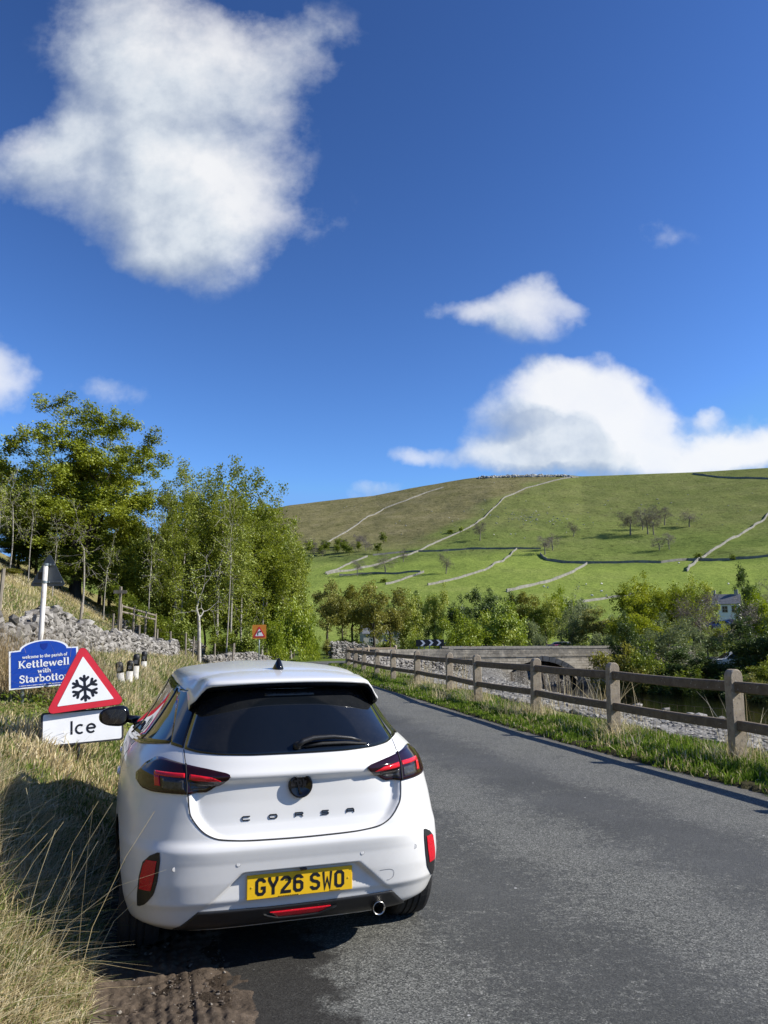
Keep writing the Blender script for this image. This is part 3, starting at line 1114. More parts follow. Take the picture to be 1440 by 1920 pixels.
ip = lambda xs, ys: (lambda x: float(np.interp(abs(x), xs, ys)))
glass_top = 1.312
win_lo = ip([0, .24, .40, .50, .555, .62], [1.012, 1.013, 1.018, 1.026, 1.037, 1.046])
hatch = rear_patch('rear_window', M_RGLASS, lambda v: -.552 + .108 * v ** 1.1, lambda v: .552 - .108 * v ** 1.1, win_lo, glass_top, off=.005, nu=48, nv=16)
for s_ in (-1, 1):
    rear_patch('pillar_trim', M_GLOSS, lambda v: s_ * (.557 - .108 * v ** 1.1), lambda v: s_ * (.612 - .055 * v), lambda x: win_lo(x) + .001, 1.30, off=.0045, nu=8, nv=14)
# side glasshouse: black band, then the panes
def side_patch(name, mat, sgn, ylo, yhi, zlo, zhi, off, ny=26, nz=10, parent=None):
    V, F = [], []
    for layer in (off, -.004):
        for j in range(nz + 1):
            v = j / nz
            for i in range(ny + 1):
                y0 = ylo(v) if callable(ylo) else ylo
                y1 = yhi(v) if callable(yhi) else yhi
                y = y0 + (y1 - y0) * i / ny
                a_, b_ = (zlo(y) if callable(zlo) else zlo), (zhi(y) if callable(zhi) else zhi)
                z = a_ + (b_ - a_) * v
                V.append((sgn * (float(side_x(y, z)) + layer), y, z + layer * .4))
    n1 = (ny + 1) * (nz + 1)
    idx = lambda i, j, l=0: l * n1 + j * (ny + 1) + i
    for j in range(nz):
        for i in range(ny):
            F.append([idx(i, j), idx(i + 1, j), idx(i + 1, j + 1), idx(i, j + 1)])
    for i in range(ny):
        F.append([idx(i, 0), idx(i, 0, 1), idx(i + 1, 0, 1), idx(i + 1, 0)])
        F.append([idx(i, nz), idx(i + 1, nz), idx(i + 1, nz, 1), idx(i, nz, 1)])
    for j in range(nz):
        F.append([idx(0, j), idx(0, j + 1), idx(0, j + 1, 1), idx(0, j, 1)])
        F.append([idx(ny, j), idx(ny, j, 1), idx(ny, j + 1, 1), idx(ny, j + 1)])
    o = obj(name, V, F, mat, parent or CAR, smooth=False)
    sm = np.zeros(len(o.data.polygons), bool)
    sm[:ny * nz] = True
    o.data.polygons.foreach_set('use_smooth', sm)
    return o


belt = lambda y: float(np.interp(y, [.35, .8, 1.6, 2.6, 3.1], [1.055, 1.01, .965, .945, .96]))
roofl = lambda y: float(np.interp(y, [.35, .6, .9, 1.3, 1.7, 2.1, 2.5, 3.0], [1.245, 1.285, 1.32, 1.342, 1.345, 1.325, 1.235, 1.02]))
for s_ in (-1, 1):
    side_patch('window_surround', M_GLOSS, s_, .42, 2.92, belt, roofl, .004, ny=44)
    side_patch('rear_side_window', M_GLASS, s_, .88, 1.52, lambda y: belt(y) + .018, lambda y: roofl(y) - .018, .0065, ny=14)
    side_patch('front_side_window', M_GLASS, s_, 1.58, 2.66, lambda y: belt(y) + .018, lambda y: max(belt(y) + .03, roofl(y) - .018), .0065, ny=24)
    side_patch('sill_trim', M_SATIN, s_, 1.08, 2.86, .205, .255, .006, ny=20, nz=3)
    for yd in (1.05, 1.56, 2.78):
        side_patch('door_gap', M_GAP, s_, yd, yd + .006, .30 if yd > 1.2 else .70, belt(yd), .0012, ny=1, nz=14)
    for yd in (1.25, 2.18):
        mbh = MB()
        xx = float(side_x(yd, .80))
        mbh.tube([(s_ * (xx - .002), yd - .09, .80), (s_ * (xx + .001), yd - .075, .803), (s_ * (xx + .002), yd + .075, .803), (s_ * (xx - .002), yd + .09, .80)], [.011, .014, .014, .011], 10)
        mbh.build('door_handle', M_PAINT, CAR, smooth=True)
# windscreen and front
V, F = [], []
for j in range(9):
    z = 1.01 + .33 * j / 8
    for i in range(21):
        ph = -1.08 + 2.16 * i / 20
        w_, b = float(ww_(z)), float(yf_(z)) - YM
        x = w_ * abs(math.sin(ph)) ** (2 / 3) * (1 if ph > 0 else -1)
        y = YM + b * abs(math.cos(ph)) ** (2 / 3)
        V.append((x, y + .005, z + .003))
for j in range(8):
    for i in range(20):
        F.append([j * 21 + i, j * 21 + i + 1, (j + 1) * 21 + i + 1, (j + 1) * 21 + i])
obj('windscreen', V, F, M_GLASS, CAR)

# ---- spoiler over the rear window
def roof_z(x, y):
    zz = np.arange(1.25, 1.434, .001)
    yy = np.array([float(YM - (YM - yr_(z)) * (1 - min(.9999, (abs(x) / ww_(z))) ** nr_(z)) ** (1 / nr_(z))) for z in zz])
    ok = np.nonzero(yy >= y)[0]
    return zz[ok[0]] if len(ok) else 1.433


XS = np.linspace(-.522, .522, 41)
V, F, mi = [], [], []
for x in XS:
    bow = 1.05 * (1 - (1 - min(.999, abs(x) / .60) ** 3.6) ** (1 / 3.6))
    cam_ = -.020 * (abs(x) / .46) ** 2.4 - .085 * float(smooth(abs(x), .42, .525)) ** 1.3
    yl = .272 + bow * .62
    lip = 1.366 + cam_
    sec = [(.70 + bow * .35, None), (.60 + bow * .4, None), (.48 + bow * .5, 1.3935), (.38 + bow * .58, 1.3825), (yl + .03, lip + .0085), (yl + .006, lip + .001), (yl, lip - .006), (yl + .004, lip - .014), (yl + .022, lip - .028), (yl + .055, lip - .040), (yl + .11, lip - .052)]
    for k, (y, z) in enumerate(sec):
        if z is None:
            z = float(roof_z(x, y)) + (.0035 if k else -.002)
        elif k < 4:
            z = z + cam_
        V.append((x, y, z))
ns_ = 11
for i in range(40):
    for k in range(ns_ - 1):
        F.append([i * ns_ + k, (i + 1) * ns_ + k, (i + 1) * ns_ + k + 1, i * ns_ + k + 1])
        mi.append(0 if k < 7 else 1)
for i in (0, 40):
    F.append([i * ns_ + k for k in range(ns_)])
    mi.append(0)
obj('spoiler', V, F, None, CAR, mats=[M_PAINT, M_GLOSS], mi=mi)
rear_patch('brake_lamp', M_SMOKE, -.14, .13, 1.278, 1.292, off=.009, nu=12, nv=2)

# ---- shut lines of the tailgate, drawn as narrow dark gaps
def gap_ribbon(pts, width=.0052, off=.0016):
    pts = np.array(pts)
    V, F = [], []
    T = np.gradient(pts, axis=0)
    T /= np.linalg.norm(T, axis=1, keepdims=True)
    for p, tt in zip(pts, T):
        nrm = np.array([-tt[1], tt[0]])
        for sg in (-1, 1):
            q = p + nrm * sg * width / 2
            V.append((q[0], float(rear_y(q[0], q[1])) - off, q[1] + off * .3))
    for i in range(len(pts) - 1):
        F.append([2 * i, 2 * i + 1, 2 * i + 3, 2 * i + 2])
    return V, F


mb = MB()
half = [(0, .629), (.12, .630), (.255, .633), (.33, .638), (.40, .647), (.45, .668), (.481, .692), (.507, .722), (.529, .757), (.537, .80), (.541, .848)]
full = [(-x, z) for x, z in half[::-1]] + half[1:]
mb.add(*gap_ribbon(catmull(full, .012), .0062))
for s_ in (-1, 1):
    mb.add(*gap_ribbon([(s_ * (.552 + .004 * k / 4), .985 + .05 * k / 4) for k in range(5)], .004, .0022))
mb.build('panel_gap', M_GAP, CAR)


# ---- tail lamps, reflectors, fog lamp
def lens_edge(pts):
    return np.array(pts, float)


for s_ in (-1, 1):
    zhi = ip([.345, .36, .45, .55, .65, .68, .73, .775], [.928, .937, .957, .974, .990, .988, .955, .905])
    zlo = ip([.345, .36, .40, .45, .53, .70, .745, .775], [.924, .913, .884, .853, .848, .849, .856, .885])
    lamp = rear_patch('tail_lamp', M_LENS, s_ * .345, s_ * .772, zlo, zhi, off=.010, nu=40, nv=10)
    rear_patch('lamp_bar', M_REDBAR, s_ * .552, s_ * .688, lambda x: .917 + .002, lambda x: .9345, off=.0125, nu=18, nv=3, parent=lamp)
    rear_patch('lamp_bar', M_REDBAR, s_ * .388, s_ * .532, ip([.388, .532], [.911, .916]), ip([.388, .41, .532], [.913, .921, .932]), off=.0125, nu=14, nv=3, parent=lamp)
    rear_patch('lamp_bar', M_REDBAR, lambda v: s_ * (.664 - .004 * (1 - v)), lambda v: s_ * (.688 - .004 * (1 - v)), .876, .9185, off=.0126, nu=5, nv=5, parent=lamp)
    rear_patch('clear_lens', M_SMOKE, s_ * .556, s_ * .652, .866, .909, off=.0118, nu=10, nv=4, parent=lamp)
    rear_patch('clear_lens', M_SMOKE, s_ * .42, s_ * .535, ip([.42, .46, .535], [.886, .866, .864]), ip([.42, .535], [.903, .906]), off=.0118, nu=10, nv=4, parent=lamp)
    rear_patch('lamp_joint', M_GAP, lambda v: s_ * (.541 + .003 * v), lambda v: s_ * (.5455 + .003 * v), .848, .978, off=.0128, nu=2, nv=10, parent=lamp)
    # corner reflectors: black slot with a red lens; written per height
    def slot(name, mat, z0, z1, xin, xout, off, par=None):
        V, F = [], []
        nz, nu = 16, 8
        for layer in (off, -.004):
            for j in range(nz + 1):
                z = z0 + (z1 - z0) * j / nz
                for i in range(nu + 1):
                    x = np.interp(z, *xin) + (np.interp(z, *xout) - np.interp(z, *xin)) * i / nu
                    e = 1e-3
                    g_ = float(rear_y(x + e, z) - rear_y(x - e, z)) / (2 * e)
                    nn_ = np.array([g_, -1.0]) / math.hypot(g_, 1)
                    V.append((s_ * (x + nn_[0] * layer), float(rear_y(x, z)) + nn_[1] * layer, z))
        n1 = (nu + 1) * (nz + 1)
        idx = lambda i, j, l=0: l * n1 + j * (nu + 1) + i
        for j in range(nz):
            for i in range(nu):
                F.append([idx(i, j), idx(i + 1, j), idx(i + 1, j + 1), idx(i, j + 1)])
        for i in range(nu):
            F.append([idx(i, 0), idx(i, 0, 1), idx(i + 1, 0, 1), idx(i + 1, 0)])
            F.append([idx(i, nz), idx(i + 1, nz), idx(i + 1, nz, 1), idx(i, nz, 1)])
        for j in range(nz):
            F.append([idx(0, j), idx(0, j + 1), idx(0, j + 1, 1), idx(0, j, 1)])
            F.append([idx(nu, j), idx(nu, j, 1), idx(nu, j + 1, 1), idx(nu, j + 1)])
        return obj(name, V, F, mat, par or CAR, smooth=False)
    vent = slot('corner_vent', M_SATIN, .341, .598, ([.341, .36, .41, .47, .56, .598], [.738, .716, .682, .668, .659, .661]), ([.341, .40, .48, .55, .585, .598], [.749, .752, .748, .733, .700, .672]), .005)
    slot('reflector', M_REDREF, .428, .562, ([.428, .50, .562], [.693, .679, .673]), ([.428, .48, .54, .562], [.742, .740, .729, .715]), .0085, vent)

diff = rear_patch('diffuser', M_SATIN, lambda v: -.585 + .105 * v, lambda v: .585 - .105 * v, .222, ip([0, .15, .48, .6], [.312, .313, .322, .322]), off=.007, nu=40, nv=8)
fog = rear_patch('fog_lamp', M_REDREF, lambda v: -.105 - .035 * v, lambda v: .125 + .035 * v, ip([0, .10, .16], [.259, .261, .276]), .288, off=.012, nu=20, nv=4, parent=diff)
rear_patch('lamp_lip', M_SATIN, lambda v: -.15 - .02 * v, lambda v: .17 + .02 * v, ip([0, .10, .18], [.246, .248, .272]), ip([0, .10, .18], [.257, .259, .285]), off=.016, nu=20, nv=2, parent=diff)
mb = MB()
ey = float(rear_y(.407, .25)) - .035
mb.lathe([(ey + .16, .030), (ey - .004, .031), (ey - .014, .0325), (ey - .016, .030), (ey - .010, .0265), (ey + .0, .0255), (ey + .15, .0255)], 28, 'y', (.407, 0, .247))
mb.build('exhaust_tip', M_STEEL, CAR, smooth=True)
mb = MB()
mb.lathe([(ey + .13, .0005), (ey + .13, .025)], 20, 'y', (.407, 0, .247))
mb.lathe([(ey + .10, .065), (ey + .5, .065)], 20, 'y', (.30, 0, .26))
mb.build('exhaust_box', M_WELL, CAR, smooth=True)

# ---- number plate with its registration
def plate_glyphs():
    g = {}
    wd, h, sw = 50, 79, 14
    a, b = sw / 2, wd - sw / 2
    t_, l_ = h - sw / 2, sw / 2
    c = 9
    g['G'] = [[(b, h - 22), (b, t_ - c), (b - c, t_), (a + c, t_), (a, t_ - c), (a, l_ + c), (a + c, l_), (b - c, l_), (b, l_ + c), (b, 34), (27, 34)]]
    g['Y'] = [[(a, h), (a, h - 14), (25, 33), (25, 0)], [(b, h), (b, h - 14), (25, 33)]]
    g['2'] = [[(a, h - 20), (a, t_ - c), (a + c, t_), (b - c, t_), (b, t_ - c), (b, 50), (a + 2, 16), (a, l_), (wd, l_)]]
    g['6'] = [[(b, h - 18), (b, t_ - c), (b - c, t_), (a + c, t_), (a, t_ - c), (a, l_ + c), (a + c, l_), (b - c, l_), (b, l_ + c), (b, 38), (b - c, 46), (a, 46)]]
    g['S'] = [[(b, h - 20), (b, t_ - c), (b - c, t_), (a + c, t_), (a, t_ - c), (a, 50), (a + c, 42), (b - c, 38), (b, 30), (b, l_ + c), (b - c, l_), (a + c, l_), (a, l_ + c), (a, 20)]]
    g['W'] = [([(5.5, h), (12, 2), (25, 48), (38, 2), (44.5, h)], 11)]
    g['O'] = [([(a + c, t_), (b - c, t_), (b, t_ - c), (b, l_ + c), (b - c, l_), (a + c, l_), (a, l_ + c), (a, t_ - c)], sw, True)]
    return g


pl = MB()
py_ = float(rear_y(0, .415)) - .012
pl.box((0, py_, .4150), (.520, .006, .111), bevel=.0025)
plate = pl.build('number_plate', M_PLATE, CAR)
GL = plate_glyphs()
mb = MB()
cx_ = -(4 * 50 + 3 * 11 + 33 + 3 * 50 + 2 * 11) / 2.0
for ch in 'GY26 SWO':
    if ch == ' ':
        cx_ += 33 - 11
        continue
    Vs, Fs = stroke(GL[ch], 14)
    mb.add([((cx_ + v[0]) / 1000, py_ - .0042, .415 - .0395 + v[1] / 1000) for v in Vs], Fs)
    cx_ += 61
for xx, ww, zz in ((-.06, .09, -.050), (.17, .05, -.0495)):
    for q in range(9):
        mb.box((xx + ww * q / 8 - ww / 2, py_ - .0036, .415 + zz), (ww / 11, .001, .0022))
mb.build('registration', M_INK, plate)
M_SCREW = simple('plate_screw', (.62, .40, .03), .4)
for sx in (-1, 1):
    mb = MB()
    mb.lathe([(py_ - .0055, .0004), (py_ - .0050, .004), (py_ - .003, .0048)], 12, 'y', (sx * .238, 0, .415))
    mb.build('plate_screw', M_SCREW, plate)

# ---- badges
gl = {'C': [[(50, 18), (6, 18), (0, 12), (0, 6), (6, 0), (50, 0)]], 'O': [([(6, 18), (46, 18), (52, 12), (52, 6), (46, 0), (6, 0), (0, 6), (0, 12)], None, True)],
      'R': [[(0, -2), (0, 18), (44, 18), (50, 14), (44, 8), (8, 8)], [(34, 8), (50, -2)]], 'S': [[(50, 18), (6, 18), (2, 13), (6, 9), (44, 9), (48, 5), (44, 0), (0, 0)]],
      'A': [[(0, -2), (0, 12), (6, 18), (44, 18), (50, 12), (50, -2)], [(4, 7), (46, 7)]]}
for k, ch in enumerate('CORSA'):
    mb = MB()
    Vs, Fs = stroke(gl[ch], 5.2)
    x0 = -.265 + .131 * k - .019
    P = [(x0 + v[0] * .74 / 1000, .7175 + v[1] * .92 / 1000) for v in Vs]
    V1 = [(x, float(rear_y(x, z)) - .0045, z) for x, z in P]
    V0 = [(x, float(rear_y(x, z)) + .001, z) for x, z in P]
    n = len(V1)
    mb.add(V1, Fs)
    mb.add(V1 + V0, [[f[i], f[(i + 1) % 4], f[(i + 1) % 4] + n, f[i] + n] for f in Fs for i in range(4)])
    mb.build('badge_letter', M_INK, CAR)
mb = MB()
eyc = float(rear_y(0, .864)) - .016
mb.lathe([(eyc + .05, .060), (eyc - .004, .060), (eyc - .009, .057), (eyc - .009, .049), (eyc - .004, .046), (eyc - .005, .0005)], 48, 'y', (0, 0, .864))
emb = mb.build('emblem', M_GLOSS, CAR, smooth=True)
mb = MB()
Vs, Fs = stroke([[(-34, 26), (-18, 20), (-4, -34), (6, -34)], [(-22, 30), (-4, 24), (2, 8), (-8, 2)], [(10, 34), (16, 10), (8, -14)], [(24, 24), (20, -4)]], 8)
V1 = [(v[0] / 1000, eyc - .0085, .864 + v[1] / 1000) for v in Vs]
V0 = [(v[0] / 1000, eyc - .003, .864 + v[1] / 1000) for v in Vs]
n = len(V1)
mb.add(V1, Fs)
mb.add(V1 + V0, [[f[i], f[(i + 1) % 4], f[(i + 1) % 4] + n, f[i] + n] for f in Fs for i in range(4)])
mb.build('emblem_relief', simple('emblem_grey', (.03, .03, .034), .2, .6), emb)

M_RING = simple('sensor_ring', (.25, .25, .26), .6)
# ---- sensors, tow cover, camera
for x, z in ((-.595, .528), (-.305, .534), (.305, .534), (.595, .528)):
    mb = MB()
    yy = float(rear_y(x, z))
    mb.lathe([(yy + .003, .0115), (yy - .0006, .0115), (yy - .0006, .0100)], 18, 'y', (x, 0, z))
    mb.build('parking_sensor_ring', M_RING, CAR)
    mb = MB()
    mb.lathe([(yy - .0005, .0098), (yy - .0008, .0004)], 18, 'y', (x, 0, z))
    mb.build('parking_sensor', M_PAINT, CAR)
mb = MB()
tow = [(.40, .437), (.455, .437), (.475, .425), (.475, .40), (.455, .385), (.44, .385)]
mb.add(*gap_ribbon(catmull(tow, .008), .0022, .0012))
mb.build('tow_cover_gap', simple('grey_gap', (.22, .22, .23), .7), CAR)
mb = MB()
yy = float(rear_y(0.009, .50))
mb.box((.009, yy + .008, .484), (.032, .03, .014), bevel=.004)
mb.build('reversing_camera', M_GLOSS, CAR)

# ---- rear wiper
mb = MB()
def gw(x, z, o):
    return (x, float(rear_y(x, z)) - o, z + o * .25)
mb.tube([gw(-.012, 1.046, .0), gw(-.012, 1.046, .03)], .019, 14)
mb.tube([gw(-.012, 1.044, .03), gw(.02, 1.062, .034), gw(.075, 1.074, .036), (gw(.18, 1.0755, .036)), gw(.275, 1.064, .034), gw(.33, 1.050, .028)], [.013, .0145, .0135, .011, .009, .006], 10)
wip = mb.build('rear_wiper', M_SATIN, CAR, smooth=True)
mb = MB()
mb.tube([gw(.03, 1.040, .016), gw(.12, 1.049, .018), gw(.24, 1.047, .018), gw(.362, 1.036, .014)], [.006, .008, .008, .005], 8)
mb.build('wiper_blade', M_RUBBER, wip, smooth=True)

# ---- shark-fin aerial
V, F = [], []
for j in range(9):
    v = j / 8
    h = .068 * v
    y0 = .660 + .012 * v + .035 * v * v
    y1 = .82 - .125 * v ** .75
    hw = .030 * (1 - v) ** .8 + .005
    for i in range(12):
        th = 2 * math.pi * i / 12
        yc, ly = (y0 + y1) / 2, (y1 - y0) / 2
        V.append((hw * math.sin(th), yc - ly * math.cos(th), 1.402 + .012 * (y0 - .66) + h))
for j in range(8):
    for i in range(12):
        F.append([j * 12 + i, j * 12 + (i + 1) % 12, (j + 1) * 12 + (i + 1) % 12, (j + 1) * 12 + i])
F.append([8 * 12 + i for i in range(12)])
obj('aerial_fin', V, F, M_GLOSS, CAR)

# ---- door mirrors
for s_ in (-1, 1):
    mb = MB()
    xa = s_ * (float(side_x(2.55, .95)) - .02)
    mb.tube([(xa, 2.58, .965), (xa + s_ * .10, 2.55, .985)], [.035, .028], 10)
    mir = mb.build('door_mirror', M_GLOSS, CAR, smooth=True)
    V, F = [], []
    nu, nv = 20, 12
    for j in range(nv + 1):
        ph = -math.pi / 2 + math.pi * j / nv
        for i in range(nu):
            th = 2 * math.pi * i / nu
            cx1 = math.copysign(abs(math.cos(ph) * math.cos(th)) ** .75, math.cos(th))
            cy1 = math.copysign(abs(math.cos(ph) * math.sin(th)) ** .75, math.sin(th))
            cz1 = math.copysign(abs(math.sin(ph)) ** .8, ph)
            x = .112 * cx1
            yd = .07 * cy1 if cy1 > 0 else .045 * cy1
            zz = .075 * cz1 * (1 - .18 * cx1)
            V.append((xa + s_ * (.185 + x), 2.56 + yd - .02 * cx1, 1.005 + zz))
    for j in range(nv):
        for i in range(nu):
            F.append([j * nu + i, j * nu + (i + 1) % nu, (j + 1) * nu + (i + 1) % nu, (j + 1) * nu + i])
    obj('mirror_shell', V, F, M_GLOSS, mir)
    mb = MB()
    ring = [(xa + s_ * (.185 + .088 * math.copysign(abs(math.cos(a)) ** .6, math.cos(a))), 2.503, 1.005 + .055 * math.copysign(abs(math.sin(a)) ** .6, math.sin(a))) for a in np.linspace(0, 2 * math.pi, 24, endpoint=False)]
    mb.add(ring, [list(range(24))])
    mb.build('mirror_glass', simple('mirror_glass', (.35, .38, .42), .03, 1.0), mir)

# ---- wheels
def wheel(sx, yc):
    tyre = [(-.100, .225), (-.102, .29), (-.088, .310), (-.070, .316), (-.050, .3165), (-.048, .309), (-.040, .309), (-.038, .3175), (-.016, .318), (-.014, .310), (-.006, .310), (-.004, .318), (.018, .3175), (.020, .309), (.028, .309), (.030, .317), (.070, .315), (.088, .309), (.102, .29), (.100, .225)]
    mb = MB()
    mb.lathe(tyre, 48, 'x', (0, 0, 0))
    wh = mb.build('wheel', M_RUBBER, CAR, smooth=False, loc=(sx * .735, yc, .316))
    mb = MB()
    mb.lathe([(-.09, .225), (.094, .226), (.098, .218), (.080, .205), (-.02, .200), (-.02, .01)], 48, 'x')
    for k in range(5):
        a = 2 * math.pi * k / 5 + .3
        for da in (-.16, .16):
            p0 = np.array([.075, .05 * math.cos(a), .05 * math.sin(a)])
            p1 = np.array([.088, .208 * math.cos(a + da), .208 * math.sin(a + da)])
            mb.tube([p0, p1], [.020, .014], 6)
    mb.lathe([(.075, .062), (.088, .055), (.09, .001)], 20, 'x')
    if sx < 0:
        mb.V = [v * np.array([-1, 1, 1]) for v in mb.V]
    mb.build('rim', M_ALLOY, wh, smooth=False)
    return wh


for sx in (-1, 1):
    for yc in (.70, 3.235):
        wheel(sx, yc)
# ------------------------------------------------------------------ roadside furniture
M_WHITE = simple('white_sign_face', (0.80, 0.81, 0.82), 0.35, var=.04, vscale=6)
M_RED = simple('red_sign_border', (0.58, 0.022, 0.035), 0.38, var=.08, vscale=8)
M_BLUE = simple('blue_sign_face', (0.010, 0.055, 0.37), 0.35, var=.08, vscale=8)
M_BLUE2 = simple('dark_blue_shield', (0.008, 0.025, 0.24), 0.35, var=.06)
M_BLACK = simple('black_sign_ink', (0.008, 0.008, 0.010), 0.4)
M_FRAME = simple('dark_sign_frame', (0.025, 0.025, 0.026), 0.6, var=.3)
M_GREYBACK = simple('grey_sign_back', (0.10, 0.115, 0.125), 0.55, var=.2, vscale=10)
M_ORANGE = simple('orange_sign_face', (0.62, 0.22, 0.022), 0.4, var=.06)
M_GALV = simple('galvanised_post', (0.22, 0.26, 0.27), 0.45, .5, var=.25, vscale=14)


def weathered_white():
    m, t, out = material('weathered_white_pole')
    v = t.obj()
    n = t.noise(5, 7, .7, t.scalev(v, (3, 3, .7)))
    c = t.ramp(n, [(.35, (.66, .64, .60)), (.58, (.60, .57, .52)), (.66, (.33, .20, .11)), (.8, (.25, .14, .08))])
    principled(t, out, Base_Color=c, Roughness=.6)
    return m


M_POLE = weathered_white()


def rounded_poly(P, r, n=6):
    P = np.array(P, float)
    out = []
    for i in range(len(P)):
        a, b, c = P[i - 1], P[i], P[(i + 1) % len(P)]
        u, v = (a - b) / np.linalg.norm(a - b), (c - b) / np.linalg.norm(c - b)
        half = math.acos(np.clip(np.dot(u, v), -1, 1)) / 2
        d = r / math.tan(half)
        p0, p1 = b + u * d, b + v * d
        cc = b + (u + v) / np.linalg.norm(u + v) * r / math.sin(half)
        a0, a1 = math.atan2(*(p0 - cc)[::-1]), math.atan2(*(p1 - cc)[::-1])
        da = (a1 - a0 + math.pi) % (2 * math.pi) - math.pi
        for k in range(n + 1):
            out.append((cc[0] + r * math.cos(a0 + da * k / n), cc[1] + r * math.sin(a0 + da * k / n)))
    return out


def board(loc, yaw, lean, roll):
    """local x right, z up, front towards -y; returns a 4x4 for a sign that faces the road user"""
    return Matrix.Translation(loc) @ Matrix.Rotation(yaw, 4, 'Z') @ Matrix.Rotation(lean, 4, 'X') @ Matrix.Rotation(-roll, 4, 'Y')


def part_mat(mb, Mx):
    return mb.xf([list(r) for r in Mx])


def flat(V, y):
    return [(v[0], y, v[1]) for v in V]


# serif lettering: pen strokes with slab feet, unit cap height
def serif_text(txt, h, weight=.15):
    T, t_ = weight, weight * .55
    def stem(x, y0, y1, foot=True, top=True):
        r = [([(x, y0), (x, y1)], T)]
        if foot:
            r.append(([(x - .14, y0 + t_ * .4), (x + .14, y0 + t_ * .4)], t_ * .8))
        if top:
            r.append(([(x - .14, y1 - t_ * .4), (x + .02, y1 - t_ * .4)], t_ * .8))
        return r
    xh = .66
    G = {
        'K': (.80, stem(.16, 0, 1) + [([(.16 + .14, 1 - t_ * .4), (.16, 1 - t_ * .4)], t_ * .8), ([(.22, .42), (.62, .95)], t_), ([(.33, .52), (.66, .03)], T), ([(.52, .03), (.80, .03)], t_ * .8), ([(.50, .97), (.76, .97)], t_ * .8)]),
        'S': (.62, [(arc(.31, .73, .20, .23, 30, 270, 10)[0:8] + [(.30, .53)] + arc(.31, .27, .21, .24, 75, -150, 10), T * .9), ([(.50, .70), (.51, .97)], t_), ([(.10, .30), (.10, .03)], t_)]),
        'e': (.58, [(arc(.29, xh / 2, .22, xh / 2 - .04, 8, 320, 14), T * .85), ([(.09, xh / 2 + .02), (.50, xh / 2 + .02)], t_)]),
        't': (.40, [([(.17, .92), (.17, .12), (.23, .05), (.36, .08)], T), ([(.02, xh - .04), (.36, xh - .04)], t_)]),
        'l': (.36, stem(.18, 0, 1.04)), 'w': (.92, [([(.10, xh - .02), (.26, .02)], T), ([(.27, .02), (.45, xh - .06)], t_), ([(.45, xh - .02), (.62, .02)], T), ([(.62, .02), (.80, xh - .04)], t_), ([(0, xh - .03), (.22, xh - .03)], t_ * .8), ([(.70, xh - .03), (.92, xh - .03)], t_ * .8), ([(.34, xh - .03), (.54, xh - .03)], t_ * .8)]),
        'c': (.54, [(arc(.29, xh / 2, .21, xh / 2 - .04, 50, 310, 12), T * .9)]), 'o': (.62, [(arc(.31, xh / 2, .22, xh / 2 - .04, 0, 345, 14), T * .85, True)]),
        'm': (1.0, stem(.16, 0, xh) + [(arc(.33, xh - .22, .17, .18, 170, 0, 8) + [(.50, .02)], T * .9), (arc(.67, xh - .22, .17, .18, 170, 0, 8) + [(.84, .02)], T * .9), ([(.38, .03), (.62, .03)], t_ * .8), ([(.72, .03), (.97, .03)], t_ * .8)]),
        'n': (.70, stem(.16, 0, xh) + [(arc(.35, xh - .22, .19, .18, 170, 0, 8) + [(.54, .02)], T * .9), ([(.42, .03), (.68, .03)], t_ * .8)]),
        'h': (.70, stem(.16, 0, 1.04) + [(arc(.35, xh - .22, .19, .18, 170, 0, 8) + [(.54, .02)], T * .9), ([(.42, .03), (.68, .03)], t_ * .8)]),
        'p': (.64, stem(.16, -.3, xh) + [(arc(.33, xh / 2, .20, xh / 2 - .05, 150, -150, 12), T * .85)]), 'b': (.64, stem(.14, 0, 1.04, False) + [(arc(.33, xh / 2, .21, xh / 2 - .05, 160, -160, 12), T * .85)]),
        'a': (.58, [([(.10, xh - .14), (.18, xh - .05), (.32, xh - .06), (.40, xh - .18), (.40, .10), (.46, .04), (.56, .06)], T * .9), (arc(.25, .18, .16, .13, 60, 320, 10), T * .75)]),
        'r': (.48, stem(.16, 0, xh) + [([(.20, xh - .22), (.30, xh - .06), (.44, xh - .08)], T * .9)]), 'i': (.34, stem(.17, 0, xh) + [([(.17, .86), (.17, 1.0)], T)]),
        's': (.50, [(arc(.25, xh * .72, .15, .14, 20, 265, 8) + arc(.25, xh * .26, .17, .14, 80, -155, 8), T * .85)]), 'f': (.38, stem(.17, 0, .8, True, False) + [(arc(.29, .84, .12, .14, 180, 30, 6), T * .85), ([(.02, xh - .04), (.36, xh - .04)], t_)]), ' ': (.30, [])}
    V, F, x = [], [], 0.0
    for ch in txt:
        adv, st = G[ch]
        if st:
            v, f = stroke(st, T)
            b = len(V)
            V += [((p[0] + x) * h, p[1] * h) for p in v]
            F += [[i + b for i in q] for q in f]
        x += adv
    w_ = x * h
    return [(p[0] - w_ / 2, p[1]) for p in V], F


# ---- parish sign
b0 = at(83, 1247, 10.6)
PAR = thing('parish_sign', 'blue parish welcome sign with a curved white edged top on a grey post', 'sign', (b0[0], b0[1], tz(b0[0], b0[1])))
Mx = board((0, 0.0, b0[2] - PAR.location.z), R(24), R(-3), R(4.4))


def arch_outline(w_, h0, h1, sh):
    P = [(-w_, -h0), (w_, -h0), (w_, h1), (w_ * (1 - sh), h1 + .005)]
    a = []
    for k in range(1, 16):
        t = math.pi * k / 16
        x = w_ * (1 - sh) * math.cos(t)
        a.append((x, h1 + .01 + .115 * math.sin(t) ** 1.15))
    return P + a + [(-w_ * (1 - sh), h1 + .005), (-w_, h1)]


